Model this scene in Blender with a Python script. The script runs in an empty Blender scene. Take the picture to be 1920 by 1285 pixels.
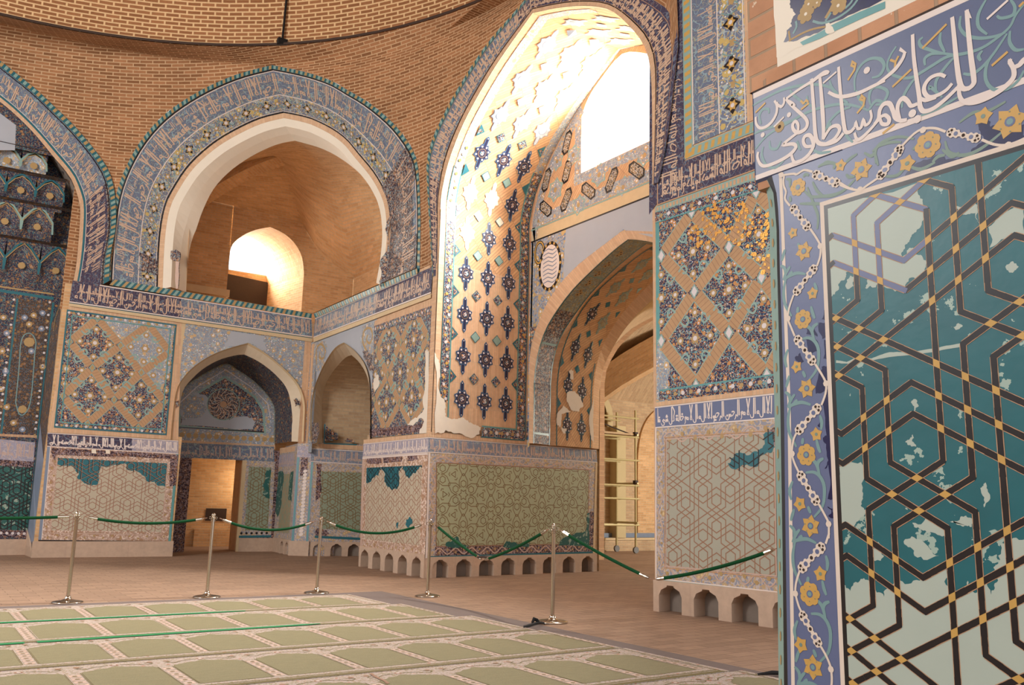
# Tiled domed prayer hall: corner of the hall with four tiled piers, a gallery, a deep vaulted bay and a
# foreground pier.  Units are metres; +X runs along the left wall, +Y along the right walls, Z up.
import bpy, math, random
import numpy as np
from mathutils import Vector, Matrix

random.seed(7)
scene = bpy.context.scene
COL = scene.collection
PI = math.pi

# ------------------------------------------------------------------ camera (survey of the photograph)
FPX, CX, CY = 1627.3, 960.0, 642.5
YAW, PITCH, ROLL = map(math.radians, (55.4586, 10.5424, 1.36584))
CAM = np.array([0.0, 0.0, 1.2])
_F = np.array([math.cos(PITCH)*math.cos(YAW), math.cos(PITCH)*math.sin(YAW), math.sin(PITCH)])
_r = np.array([math.sin(YAW), -math.cos(YAW), 0.0]); _u = np.cross(_r, _F)
_R = math.cos(ROLL)*_r + math.sin(ROLL)*_u
_U = -math.sin(ROLL)*_r + math.cos(ROLL)*_u
cd = bpy.data.cameras.new('camera'); cam = bpy.data.objects.new('camera', cd); COL.objects.link(cam)
cd.sensor_width = 36.0; cd.lens = FPX/1920*36.0; cd.clip_end = 300
cam.matrix_world = Matrix(((_R[0], _U[0], -_F[0], CAM[0]), (_R[1], _U[1], -_F[1], CAM[1]),
                           (_R[2], _U[2], -_F[2], CAM[2]), (0, 0, 0, 1)))
scene.camera = cam

def _ray(p):
    return _F + _R*(p[0]-CX)/FPX - _U*(p[1]-CY)/FPX
def ground(x, y, z=0.0):
    d = _ray((x, y)); t = (z-CAM[2])/d[2]; P = CAM+d*t
    return P[0], P[1]

# crop helper: photo coordinates measured in an enlarged detail
def Q(pts, ox, oy, s):
    return [(ox+x/s, oy+y/s) for x, y in pts]

# ------------------------------------------------------------------ colour and material helpers
def lin(c):
    return tuple(((v/255)/12.92 if v/255 <= .04045 else ((v/255+.055)/1.055)**2.4) for v in c) + (1.0,)

MATS = {}
class NT:
    def __init__(s, name):
        m = bpy.data.materials.new(name); m.use_nodes = True; s.m = m; s.t = m.node_tree; s.t.nodes.clear()
        s.out = s.n('ShaderNodeOutputMaterial'); s.b = s.n('ShaderNodeBsdfPrincipled')
        s.l(s.b.outputs[0], s.out.inputs[0]); MATS[name] = m
    def n(s, k, **kw):
        d = s.t.nodes.new(k)
        for a, v in kw.items(): setattr(d, a, v)
        return d
    def l(s, a, b): s.t.links.new(a, b)
    def setin(s, node, **kw):
        for k, v in kw.items(): node.inputs[k.replace('_', ' ')].default_value = v
    def uv(s):
        return s.n('ShaderNodeUVMap').outputs[0]
    def scale(s, vec, x, y, z=1.0, off=(0, 0, 0)):
        m = s.n('ShaderNodeMapping'); m.inputs['Scale'].default_value = (x, y, z); m.inputs['Location'].default_value = off
        s.l(vec, m.inputs[0]); return m.outputs[0]
    def noise(s, vec, sc, det=2.0, rough=.5):
        n = s.n('ShaderNodeTexNoise'); n.inputs['Scale'].default_value = sc; n.inputs['Detail'].default_value = det
        n.inputs['Roughness'].default_value = rough; s.l(vec, n.inputs['Vector']); return n.outputs['Fac']
    def voro(s, vec, sc):
        n = s.n('ShaderNodeTexVoronoi'); n.inputs['Scale'].default_value = sc; s.l(vec, n.inputs['Vector']); return n
    def math(s, op, a, b=None, c=None):
        n = s.n('ShaderNodeMath', operation=op)
        for i, v in enumerate((a, b, c)):
            if v is None: continue
            if isinstance(v, (int, float)): n.inputs[i].default_value = v
            else: s.l(v, n.inputs[i])
        return n.outputs[0]
    def mix(s, f, a, b, mode='MIX'):
        n = s.n('ShaderNodeMix', data_type='RGBA', blend_type=mode)
        for i, v in ((0, f), (6, a), (7, b)):
            if isinstance(v, (int, float, tuple)): n.inputs[i].default_value = v
            else: s.l(v, n.inputs[i])
        return n.outputs[2]
    def vary(s, col, vec, amt=.25, sc=3.0):
        f = s.noise(vec, sc, 4.0)
        g = s.math('MULTIPLY_ADD', f, 2*amt, 1-amt)
        v = s.n('ShaderNodeCombineColor'); [s.l(g, v.inputs[i]) for i in range(3)]
        return s.mix(1.0, col, v.outputs[0], 'MULTIPLY')
    def bump(s, h, st=.3, dist=.01):
        b = s.n('ShaderNodeBump'); b.inputs['Strength'].default_value = st; b.inputs['Distance'].default_value = dist
        s.l(h, b.inputs['Height']); s.l(b.outputs[0], s.b.inputs['Normal'])
    def fin(s, col, rough=.6, spec=.4, metal=0.0):
        if isinstance(col, tuple): s.b.inputs['Base Color'].default_value = col
        else: s.l(col, s.b.inputs['Base Color'])
        s.b.inputs['Roughness'].default_value = rough; s.b.inputs['Metallic'].default_value = metal
        s.b.inputs['Specular IOR Level'].default_value = spec
        return s.m

def m_plain(name, rgb, rough=.6, var=.12, vs=5.0, metal=0.0, spec=.4, bump=0.0):
    k = NT(name); uv = k.uv(); c = k.vary(lin(rgb), uv, var, vs)
    if bump: k.bump(k.noise(uv, 60, 4.0), bump, .004)
    return k.fin(c, rough, spec, metal)

def m_brick(name, a, b, mortar, bw, rh, ms=.008, rough=.9, off=.5, var=.25, vs=1.2, bump=.5, rot=False, stain=None):
    k = NT(name); uv = k.uv(); v = uv
    if rot:
        mp = k.n('ShaderNodeMapping'); mp.inputs['Rotation'].default_value = (0, 0, rot if not isinstance(rot, bool) else PI/2)
        k.l(uv, mp.inputs[0]); v = mp.outputs[0]
    # slight waviness of the courses
    t = k.n('ShaderNodeTexBrick', offset=off); t.inputs['Scale'].default_value = 1.0
    k.setin(t, Color1=lin(a), Color2=lin(b), Mortar=lin(mortar), Mortar_Size=ms, Mortar_Smooth=.3, Bias=0.0, Brick_Width=bw, Row_Height=rh)
    k.l(v, t.inputs['Vector'])
    c = k.vary(t.outputs['Color'], uv, var, vs); c = k.vary(c, uv, .15, 14)
    if stain:
        f = k.math('GREATER_THAN', k.noise(uv, stain[1], 5.0, .65), stain[2]); c = k.mix(f, c, lin(stain[0]))
    h = k.math('MULTIPLY_ADD', k.noise(uv, 40, 3.0), .3, k.math('SUBTRACT', 1.0, t.outputs['Fac']))
    k.bump(h, bump, .012)
    return k.fin(c, rough, .2)

def m_floral(name, base, vine, small, big, sc, rough=.55, wv=.035, dots=.22, bigr=.30, spec=.25, bump=0.0, blotch=None):
    """glazed tile mosaic: ground colour, thin winding stems, small blossoms and larger palmettes"""
    k = NT(name); uv = k.uv()
    c = k.vary(lin(base), uv, .25, sc*.25)
    n1 = k.noise(uv, sc*.55, 1.0); f = k.math('LESS_THAN', k.math('ABSOLUTE', k.math('SUBTRACT', n1, .5)), wv)
    c = k.mix(f, c, lin(vine))
    n2 = k.noise(k.scale(uv, 1, 1, 1, (7.3, 3.1, 0)), sc*.8, 1.0); f = k.math('LESS_THAN', k.math('ABSOLUTE', k.math('SUBTRACT', n2, .48)), wv*.6)
    c = k.mix(f, c, lin(big))
    v2 = k.voro(k.scale(uv, 1, 1, 1, (2.7, 9.2, 0)), sc*.36)
    c = k.mix(k.math('LESS_THAN', v2.outputs['Distance'], bigr), c, lin(big))
    c = k.mix(k.math('LESS_THAN', v2.outputs['Distance'], bigr*.45), c, lin(small))
    v1 = k.voro(uv, sc)
    sep = k.n('ShaderNodeSeparateColor'); k.l(v1.outputs['Color'], sep.inputs[0])
    dc = k.mix(k.math('GREATER_THAN', sep.outputs[0], .45), lin(small), lin(big))
    c = k.mix(k.math('LESS_THAN', v1.outputs['Distance'], dots), c, dc)
    if blotch:
        f = k.math('GREATER_THAN', k.noise(uv, blotch[1], 4.0, .6), blotch[2]); c = k.mix(f, c, lin(blotch[0]))
    if bump: k.bump(k.noise(uv, sc*1.5, 3.0), bump, .01)
    return k.fin(c, rough, spec)

def m_teal(name, base, pale, thr=.64, sc=9.0, rough=.35):
    k = NT(name); uv = k.uv(); c = k.vary(lin(base), uv, .22, 7)
    f = k.math('GREATER_THAN', k.noise(uv, sc, 5.0, .62), thr); c = k.mix(f, c, lin(pale))
    f2 = k.math('GREATER_THAN', k.noise(k.scale(uv, 1, 1, 1, (5, 2, 0)), sc*4, 2.0), .74); c = k.mix(f2, c, lin(pale))
    k.bump(k.noise(uv, 30, 3.0), .12, .004)
    return k.fin(c, rough, .5)

# ------------------------------------------------------------------ mesh building
LAYER = .0007
class MB:
    def __init__(s): s.v = []; s.f = []; s.mi = []; s.uv = []; s.ms = []
    def face(s, pts, mat, uvs):
        if len(pts) < 3: return
        if mat not in s.ms: s.ms.append(mat)
        i = len(s.v); s.v.extend([tuple(map(float, p)) for p in pts]); s.f.append(tuple(range(i, i+len(pts))))
        s.mi.append(s.ms.index(mat)); s.uv.append([tuple(q) for q in uvs])
    def quad3(s, a, b, c, d, mat, w=None, h=None):
        a, b, c, d = map(np.array, (a, b, c, d))
        w = w if w is not None else np.linalg.norm(b-a); h = h if h is not None else np.linalg.norm(d-a)
        s.face([a, b, c, d], mat, [(0, 0), (w, 0), (w, h), (0, h)])
    def loft(s, A, B, mat, n=1, swap=False):
        """strip between two polylines of equal length; u along the polylines, v across"""
        A = [np.array(p, float) for p in A]; B = [np.array(p, float) for p in B]; L = 0
        for i in range(len(A)-1):
            dl = .5*(np.linalg.norm(A[i+1]-A[i])+np.linalg.norm(B[i+1]-B[i]))
            for j in range(n):
                f0, f1 = j/n, (j+1)/n
                w0 = np.linalg.norm(B[i]-A[i])
                P = [A[i]+(B[i]-A[i])*f0, A[i+1]+(B[i+1]-A[i+1])*f0, A[i+1]+(B[i+1]-A[i+1])*f1, A[i]+(B[i]-A[i])*f1]
                uv = [(L, w0*f0), (L+dl, w0*f0), (L+dl, w0*f1), (L, w0*f1)]
                if swap: uv = [(y, x) for x, y in uv]
                s.face(P, mat, uv)
            L += dl
    def box(s, lo, hi, mat):
        x0, y0, z0 = lo; x1, y1, z1 = hi
        P = lambda *a: np.array(a)
        s.quad3(P(x0,y0,z0), P(x1,y0,z0), P(x1,y0,z1), P(x0,y0,z1), mat); s.quad3(P(x1,y1,z0), P(x0,y1,z0), P(x0,y1,z1), P(x1,y1,z1), mat)
        s.quad3(P(x0,y1,z0), P(x0,y0,z0), P(x0,y0,z1), P(x0,y1,z1), mat); s.quad3(P(x1,y0,z0), P(x1,y1,z0), P(x1,y1,z1), P(x1,y0,z1), mat)
        s.quad3(P(x0,y0,z1), P(x1,y0,z1), P(x1,y1,z1), P(x0,y1,z1), mat); s.quad3(P(x0,y1,z0), P(x1,y1,z0), P(x1,y0,z0), P(x0,y0,z0), mat)
    def prism(s, plan, z0, z1, mat, cap=True):
        """vertical solid over a counter-clockwise plan polygon"""
        n = len(plan); L = 0
        for i in range(n):
            a, b = plan[i], plan[(i+1) % n]; dl = math.dist(a, b)
            s.face([(a[0],a[1],z0), (b[0],b[1],z0), (b[0],b[1],z1), (a[0],a[1],z1)], mat, [(L,z0), (L+dl,z0), (L+dl,z1), (L,z1)]); L += dl
        if cap:
            s.face([(x,y,z1) for x,y in plan], mat, list(plan)); s.face([(x,y,z0) for x,y in plan[::-1]], mat, list(plan[::-1]))
    def lathe(s, prof, c, mat, n=24):
        """prof: list of (radius, z)"""
        for i in range(len(prof)-1):
            (r0, z0), (r1, z1) = prof[i], prof[i+1]
            for k in range(n):
                a0, a1 = 2*PI*k/n, 2*PI*(k+1)/n
                P = [(c[0]+r0*math.cos(a0), c[1]+r0*math.sin(a0), c[2]+z0), (c[0]+r0*math.cos(a1), c[1]+r0*math.sin(a1), c[2]+z0),
                     (c[0]+r1*math.cos(a1), c[1]+r1*math.sin(a1), c[2]+z1), (c[0]+r1*math.cos(a0), c[1]+r1*math.sin(a0), c[2]+z1)]
                if r0 == 0: P = P[1:]
                elif r1 == 0: P = P[:3]
                s.face(P, mat, [(0,0)]*len(P))
    def tube(s, pts, r, mat, n=10, caps=True):
        pts = [np.array(p, float) for p in pts]; rings = []; L = 0; Ls = [0]
        for i in range(1, len(pts)): L += np.linalg.norm(pts[i]-pts[i-1]); Ls.append(L)
        for i, p in enumerate(pts):
            t = pts[min(i+1, len(pts)-1)]-pts[max(i-1, 0)]; t /= np.linalg.norm(t)
            up = np.array([0,0,1.]) if abs(t[2]) < .9 else np.array([1.,0,0])
            a = np.cross(t, up); a /= np.linalg.norm(a); b = np.cross(a, t)
            rr = r[i] if isinstance(r, (list, tuple)) else r
            rings.append([p+rr*(math.cos(2*PI*k/n)*a+math.sin(2*PI*k/n)*b) for k in range(n)])
        for i in range(len(rings)-1):
            for k in range(n):
                k2 = (k+1) % n
                s.face([rings[i][k], rings[i][k2], rings[i+1][k2], rings[i+1][k]], mat, [(Ls[i],k/n*.1), (Ls[i],(k+1)/n*.1), (Ls[i+1],(k+1)/n*.1), (Ls[i+1],k/n*.1)])
        if caps:
            s.face(rings[0][::-1], mat, [(0,0)]*n); s.face(rings[-1], mat, [(0,0)]*n)
    def build(s, name, parent=None, smooth=False, weld=False, **props):
        me = bpy.data.meshes.new(name); me.from_pydata(s.v, [], s.f)
        for m in s.ms: me.materials.append(MATS[m])
        me.polygons.foreach_set('material_index', s.mi)
        ul = me.uv_layers.new(name='UVMap'); flat = []
        for q in s.uv:
            for a in q: flat.extend(a)
        ul.data.foreach_set('uv', flat)
        if smooth: me.polygons.foreach_set('use_smooth', [True]*len(s.f))
        me.update()
        o = bpy.data.objects.new(name, me); COL.objects.link(o)
        if weld:
            import bmesh
            bm = bmesh.new(); bm.from_mesh(me); bmesh.ops.remove_doubles(bm, verts=bm.verts, dist=1e-5)
            bmesh.ops.recalc_face_normals(bm, faces=bm.faces); bm.to_mesh(me); bm.free()
        if parent: o.parent = parent; o.matrix_parent_inverse = parent.matrix_world.inverted()
        for k, v in props.items(): o[k] = v
        return o

def empty(name, loc, rz=0.0, **props):
    o = bpy.data.objects.new(name, None); COL.objects.link(o); o.location = loc; o.rotation_euler = (0, 0, rz); o.empty_display_size = .1
    bpy.context.view_layer.update()
    for k, v in props.items(): o[k] = v
    return o

def smooth(pts, n=4):
    """Catmull-Rom through the points"""
    P = [np.array(p, float) for p in pts]; out = []
    for i in range(len(P)-1):
        a, b, c, d = P[max(i-1,0)], P[i], P[i+1], P[min(i+2,len(P)-1)]
        for k in range(n):
            t = k/n
            out.append(.5*(2*b+(c-a)*t+(2*a-5*b+4*c-d)*t*t+(3*b-a-3*c+d)*t**3))
    out.append(P[-1]); return out
def arch_smooth(pts, apex, n=3):
    """smooth both flanks of a pointed arch but keep its point sharp"""
    return smooth(pts[:apex+1], n)[:-1]+smooth(pts[apex:], n)
def resample(pts, n):
    P = [np.array(p, float) for p in pts]; L = [0]
    for i in range(1, len(P)): L.append(L[-1]+np.linalg.norm(P[i]-P[i-1]))
    out = []; j = 0
    for k in range(n):
        t = L[-1]*k/(n-1)
        while j < len(P)-2 and L[j+1] < t: j += 1
        f = (t-L[j])/max(1e-9, L[j+1]-L[j]); out.append(P[j]+(P[j+1]-P[j])*f)
    return out
def halves(pts, apex_i, n):
    """resample a pointed curve so that its point stays at the middle index"""
    return resample(pts[:apex_i+1], n)[:-1]+resample(pts[apex_i:], n)

class Face:
    """vertical wall plane through plan points a -> b; u along it, v up, d towards the hall"""
    def __init__(s, a, b):
        s.a = np.array([*a, 0.0]); e = np.array([b[0]-a[0], b[1]-a[1], 0.0]); s.L = np.linalg.norm(e); s.e = e/s.L
        n = np.array([s.e[1], -s.e[0], 0.0]); s.n = n if n @ (CAM-s.a) > 0 else -n
    def pt(s, u, v, d=0.0):
        return s.a+s.e*u+np.array([0, 0, v])+s.n*d
    def px(s, p, d=0.0):
        r = _ray(p); o = s.a+s.n*d; t = ((o-CAM) @ s.n)/(r @ s.n); P = CAM+r*t
        return np.array([(P-o) @ s.e, P[2]])
    def pxs(s, pts, d=0.0): return [s.px(p, d) for p in pts]
    def p3(s, pts, d=0.0): return [s.pt(*s.px(p, d), d) for p in pts]
    def moved(s, d):
        f = Face.__new__(Face); f.a = s.a+s.n*d; f.e = s.e; f.n = s.n; f.L = s.L; return f

class Panel:
    """a four-cornered field of a wall; x from 0 to W, y from 0 to H"""
    def __init__(s, face, corners, d=0.0, px=True):
        c = face.pxs(corners, d) if px else [np.array(q, float) for q in corners]
        s.f = face; s.c = c; s.d = d
        s.W = .5*(np.linalg.norm(c[1]-c[0])+np.linalg.norm(c[2]-c[3])); s.H = .5*(np.linalg.norm(c[3]-c[0])+np.linalg.norm(c[2]-c[1]))
    def pt(s, x, y, d=0.0):
        a, b = x/s.W, y/s.H; c = s.c
        q = c[0]*(1-a)*(1-b)+c[1]*a*(1-b)+c[2]*a*b+c[3]*(1-a)*b
        return s.f.pt(q[0], q[1], s.d+d)
    def inv(s, p):
        """photo point -> x, y"""
        q = s.f.px(p, s.d); a = b = .5
        for _ in range(12):
            c = s.c; r = c[0]*(1-a)*(1-b)+c[1]*a*(1-b)+c[2]*a*b+c[3]*(1-a)*b-q
            ja = (c[1]-c[0])*(1-b)+(c[2]-c[3])*b; jb = (c[3]-c[0])*(1-a)+(c[2]-c[1])*a
            J = np.array([ja, jb]).T; st = np.linalg.solve(J, -r); a += st[0]; b += st[1]
        return np.array([a*s.W, b*s.H])
    def invs(s, pts): return [s.inv(p) for p in pts]
    def sub(s, l=0, b=0, r=0, t=0):
        P = Panel.__new__(Panel); P.f = s.f; P.d = s.d
        def uv(x, y):
            a, bb = x/s.W, y/s.H; c = s.c
            return c[0]*(1-a)*(1-bb)+c[1]*a*(1-bb)+c[2]*a*bb+c[3]*(1-a)*bb
        P.c = [uv(l, b), uv(s.W-r, b), uv(s.W-r, s.H-t), uv(l, s.H-t)]
        c = P.c; P.W = .5*(np.linalg.norm(c[1]-c[0])+np.linalg.norm(c[2]-c[3])); P.H = .5*(np.linalg.norm(c[3]-c[0])+np.linalg.norm(c[2]-c[1]))
        return P

def clip_rect(poly, r):
    for ax, lim, sg in ((0, r[0], 1), (0, r[2], -1), (1, r[1], 1), (1, r[3], -1)):
        out = []
        for i in range(len(poly)):
            p, q = poly[i-1], poly[i]
            ip, iq = (p[ax]-lim)*sg >= 0, (q[ax]-lim)*sg >= 0
            if ip != iq:
                t = (lim-p[ax])/(q[ax]-p[ax]); out.append((p[0]+(q[0]-p[0])*t, p[1]+(q[1]-p[1])*t))
            if iq: out.append((q[0], q[1]))
        poly = out
        if not poly: return []
    return poly

class Dr:
    """draws inlay (polygons, strokes, discs) on a surface as thin raised pieces of one mesh"""
    step = LAYER; cnt = 0
    def __init__(s, mb, surf, clip=None, uvoff=(0, 0)): s.mb = mb; s.s = surf; s.clip = clip; s.o = uvoff
    def poly(s, pts, mat, k=0):
        pts = [(float(p[0]), float(p[1])) for p in pts]
        if s.clip: pts = clip_rect(pts, s.clip)
        if len(pts) < 3: return
        Dr.cnt = (Dr.cnt+1) % 48; e = (k+Dr.cnt/60)*Dr.step*(2.2 if hasattr(s.s, 'N') else 1.0)
        s.mb.face([s.s.pt(x, y, e) for x, y in pts], mat, [(x+s.o[0], y+s.o[1]) for x, y in pts])
    def rect(s, x0, y0, x1, y1, mat, k=0, nx=1, ny=1):
        for i in range(nx):
            for j in range(ny):
                a, b = x0+(x1-x0)*i/nx, x0+(x1-x0)*(i+1)/nx; c, d = y0+(y1-y0)*j/ny, y0+(y1-y0)*(j+1)/ny
                s.poly([(a,c), (b,c), (b,d), (a,d)], mat, k)
    def frame(s, x0, y0, x1, y1, w, mat, k=0):
        s.rect(x0, y0, x1, y0+w, mat, k); s.rect(x0, y1-w, x1, y1, mat, k); s.rect(x0, y0+w, x0+w, y1-w, mat, k); s.rect(x1-w, y0+w, x1, y1-w, mat, k)
    def stroke(s, pts, w, mat, k=1, closed=False):
        P = [np.array(p, float)[:2] for p in pts]
        P = [P[0]]+[P[i] for i in range(1, len(P)) if np.linalg.norm(P[i]-P[i-1]) > 1e-6]
        n = len(P)
        if n < 2: return
        ws = list(w) if isinstance(w, (list, tuple)) else [w]*n
        if len(ws) < n: ws += [ws[-1]]*(n-len(ws))
        Lf, Rt = [], []
        for i in range(n):
            a = P[i-1] if (i > 0 or closed) else P[i]; b = P[(i+1) % n] if (i < n-1 or closed) else P[i]
            d1 = P[i]-a; d2 = b-P[i]
            if np.linalg.norm(d1) < 1e-9: d1 = d2
            if np.linalg.norm(d2) < 1e-9: d2 = d1
            d1 = d1/np.linalg.norm(d1); d2 = d2/np.linalg.norm(d2)
            n1 = np.array([-d1[1], d1[0]]); n2 = np.array([-d2[1], d2[0]]); m = n1+n2
            ln = np.linalg.norm(m); m = n1 if ln < 1e-6 else m/ln
            sc = 1/max(.45, m @ n1); Lf.append(P[i]+m*ws[i]*.5*sc); Rt.append(P[i]-m*ws[i]*.5*sc)
        for i in range(n if closed else n-1):
            j = (i+1) % n; s.poly([Lf[i], Rt[i], Rt[j], Lf[j]], mat, k)
    def disc(s, c, r, mat, k=1, n=10, ry=None, rot=0.0):
        ry = ry or r; ca, sa = math.cos(rot), math.sin(rot)
        pts = []
        for i in range(n):
            x, y = r*math.cos(2*PI*i/n), ry*math.sin(2*PI*i/n); pts.append((c[0]+x*ca-y*sa, c[1]+x*sa+y*ca))
        s.poly(pts, mat, k)
    def star(s, c, r0, r1, n, mat, k=1, rot=0.0):
        s.poly([(c[0]+(r0 if i % 2 == 0 else r1)*math.cos(rot+PI*i/n), c[1]+(r0 if i % 2 == 0 else r1)*math.sin(rot+PI*i/n)) for i in range(2*n)], mat, k)

def ragged(pts, amp=.02, depth=3, seed=1):
    """broken outline of a patch of surviving or lost tile"""
    rnd = random.Random(seed); P = [np.array(p, float)[:2] for p in pts]
    for _ in range(depth):
        out = []
        for i in range(len(P)):
            a, b = P[i], P[(i+1) % len(P)]; d = b-a; n = np.array([-d[1], d[0]])
            L = np.linalg.norm(d)
            if L > 1e-9: n = n/L
            out += [a, (a+b)/2+n*rnd.uniform(-1, 1)*min(amp, L*.25)]
        P = out; amp *= .6
    return P
# ------------------------------------------------------------------ materials
m_brick('brick_vault', (166,118,82), (128,88,58), (192,158,122), .23, .068, .011, var=.3, vs=.9)
m_brick('brick_dome', (158,110,74), (136,92,60), (216,182,138), .27, .098, .020, var=.12, vs=.6, bump=.6)
m_brick('brick_gallery', (218,178,132), (196,154,110), (201,176,144), .22, .062, .008, var=.22, vs=1.3)
m_brick('brick_passage', (201,173,138), (180,151,120), (187,166,138), .24, .072, .010, var=.25, vs=1.0)
m_brick('brick_arris', (208,170,135), (193,154,122), (182,156,131), .05, .4, .005, var=.15)
m_brick('brick_edging', (218,182,147), (206,166,133), (199,173,146), .045, .4, .005, var=.12)
m_brick('brick_lozenge', (208,173,135), (193,155,120), (159,130,106), .055, .5, .006, var=.15, vs=4)
m_brick('brick_star', (216,177,135), (201,158,119), (176,141,112), .05, .5, .006, var=.15, vs=3, rot=PI/4)
m_brick('brick_near', (201,152,118), (187,136,103), (170,142,117), .105, .30, .006, var=.22, vs=5, bump=.5, stain=((217,196,171), 9, .66))
m_brick('brick_near_side', (197,150,117), (182,135,104), (167,142,117), .28, .062, .005, var=.22, vs=5, bump=.5, stain=((217,196,171), 9, .66))
m_brick('paving', (158,130,108), (144,118,98), (126,102,84), .30, .15, .006, rough=.85, var=.16, vs=.8, bump=.15)
m_brick('plinth_stone', (195,170,149), (182,157,136), (187,161,142), 1.1, .6, .004, rough=.8, var=.18, vs=4, bump=.1)
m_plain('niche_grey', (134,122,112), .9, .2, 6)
m_plain('plaster_white', (236,226,208), .8, .05, 3)
m_plain('plaster_cream', (222,206,180), .85, .08, 6)
m_plain('plaster_patch', (226,216,200), .85, .06, 9)
m_plain('plaster_grey', (172,176,184), .8, .05, 4)
m_plain('cream_strip', (208,184,146), .75, .1, 8)
m_plain('line_cream', (224,208,192), .5, .06, 8)
m_plain('line_white', (226,212,204), .45, .06, 8)
m_plain('line_tan', (186,146,112), .55, .1, 8)
m_plain('line_pink', (196,168,152), .5, .1, 8)
m_plain('line_brown', (150,112,88), .55, .12, 8)
m_plain('line_olive', (122,100,66), .5, .12, 8)
m_plain('black_tile', (34,30,32), .3, .3, 30)
m_plain('lilac_tile', (104,112,146), .35, .12, 20)
m_plain('ochre_tile', (200,158,84), .4, .12, 20)
m_plain('ochre_dull', (176,146,98), .5, .12, 20)
m_plain('turq_tile', (92,150,150), .35, .15, 12)
m_plain('turq_pale', (138,168,160), .4, .12, 12)
m_plain('turq_dark', (44,104,116), .35, .2, 12)
m_plain('vine_turq', (118,152,152), .4, .1, 9)
m_plain('vine_green', (118,140,128), .4, .1, 9)
m_plain('navy_star', (40,42,70), .35, .3, 40)
m_plain('navy_tile', (26,28,74), .25, .35, 40)
m_plain('blue_field', (98,108,142), .32, .07, 14, bump=.04)
m_plain('blue_field_deep', (88,98,130), .32, .07, 14, bump=.04)
m_plain('blue_grey', (126,138,158), .4, .1, 8)
m_plain('dot_white', (214,206,206), .4, .08, 20)
m_plain('star_edge', (70,106,140), .35, .2, 20)
m_plain('star_body', (48,50,72), .35, .3, 40)
m_plain('star_ring', (132,108,84), .4, .3, 30)
m_plain('brick_band', (184,148,112), .8, .16, 9)
m_plain('script_tan', (204,174,150), .5, .08, 8)
m_plain('dado_line', (158,118,98), .5, .1, 8)
m_plain('dado_cream', (190,180,158), .45, .06, 3)
m_plain('dado_grey', (166,164,148), .45, .06, 3)
m_plain('dado_green', (168,172,140), .45, .07, 3)
m_plain('dado_pale', (176,188,176), .38, .05, 6, bump=.06)
m_plain('dado_sage', (140,152,130), .45, .08, 3)
m_teal('teal_near', (22,98,106), (160,182,170), .62, 11)
m_teal('teal_far', (30,104,116), (96,140,140), .66, 12, .4)
m_teal('teal_green', (34,92,86), (150,166,150), .58, 9, .4)
m_floral('floral_dark', (49,52,83), (116,158,166), (220,208,214), (197,140,85), 30)
m_floral('floral_ink', (52,46,65), (138,153,157), (199,186,192), (168,130,99), 26, wv=.04)
m_floral('floral_faded', (141,152,168), (169,182,186), (231,227,231), (201,170,126), 20, wv=.03)
m_floral('floral_pier', (61,65,92), (124,156,164), (208,193,184), (188,141,93), 24)
m_floral('floral_frame', (112,122,146), (166,182,186), (222,217,213), (199,173,107), 17, wv=.035)
m_floral('floral_tymp', (154,165,181), (113,135,168), (223,223,227), (201,170,115), 17, wv=.05, bigr=.36)
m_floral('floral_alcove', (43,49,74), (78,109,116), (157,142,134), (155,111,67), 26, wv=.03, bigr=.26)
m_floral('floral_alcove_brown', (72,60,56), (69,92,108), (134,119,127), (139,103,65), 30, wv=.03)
m_floral('floral_glint', (76,68,65), (205,168,115), (212,169,114), (186,131,68), 30, rough=.22, wv=.05, bump=.9, spec=.8)
m_floral('vine_border', (147,149,162), (192,181,176), (212,188,142), (188,162,127), 22, wv=.06, dots=.2)
m_floral('vine_border_pink', (181,156,139), (222,202,188), (205,176,145), (173,136,110), 18, wv=.06)
m_floral('vine_border_ink', (51,42,58), (147,130,136), (199,182,179), (136,98,77), 26, wv=.05)
m_floral('script_ground', (126,136,158), (154,165,173), (164,169,173), (162,153,134), 18, wv=.025, dots=.12, bigr=.14)
m_floral('script_ground_dark', (66,60,84), (104,115,132), (130,115,122), (119,95,91), 18, wv=.025, dots=.12, bigr=.14)
m_floral('script_ground_frame', (106,116,138), (140,166,177), (148,174,179), (162,158,134), 15, wv=.022, dots=.11, bigr=.14)
m_floral('script_ground_lilac', (160,156,173), (190,181,186), (199,191,195), (184,165,156), 18, wv=.025, dots=.12, bigr=.14)
m_floral('cartouche_dark', (33,34,45), (184,184,184), (231,227,227), (162,134,89), 40, wv=.07)
m_floral('soffit_tile', (129,140,139), (154,168,163), (174,181,174), (162,149,112), 20, wv=.05)
m_plain('glint_gold', (214,160,84), .28, .35, 60, metal=.75, bump=.6)  # painted glints: flecks that imitate warm glare on glazed tile
m_plain('chrome', (196,186,172), .18, .05, 10, metal=1.0)
m_plain('brass', (200,170,110), .3, .1, 10, metal=1.0)
m_plain('velvet_green', (8,66,34), .8, .2, 30, spec=.2)
m_plain('tape_green', (34,124,72), .7, .1, 14)
m_plain('tape_yellow', (150,160,60), .7, .1, 14)
m_plain('cloth_black', (26,24,24), .9, .2, 30)
m_plain('iron_dark', (58,42,34), .7, .2, 20)
m_plain('underlay_grey', (112,98,92), .95, .1, 20)
m_plain('carpet_line', (112,100,64), .95, .1, 30)
m_plain('scaffold_yellow', (192,178,130), .45, .15, 10, metal=.2)
m_plain('scaffold_red', (150,86,58), .5, .15, 10)
m_plain('rubber_grey', (120,120,120), .6, .1, 10)
m_plain('passage_plaster', (200,182,140), .8, .12, 2)

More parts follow.
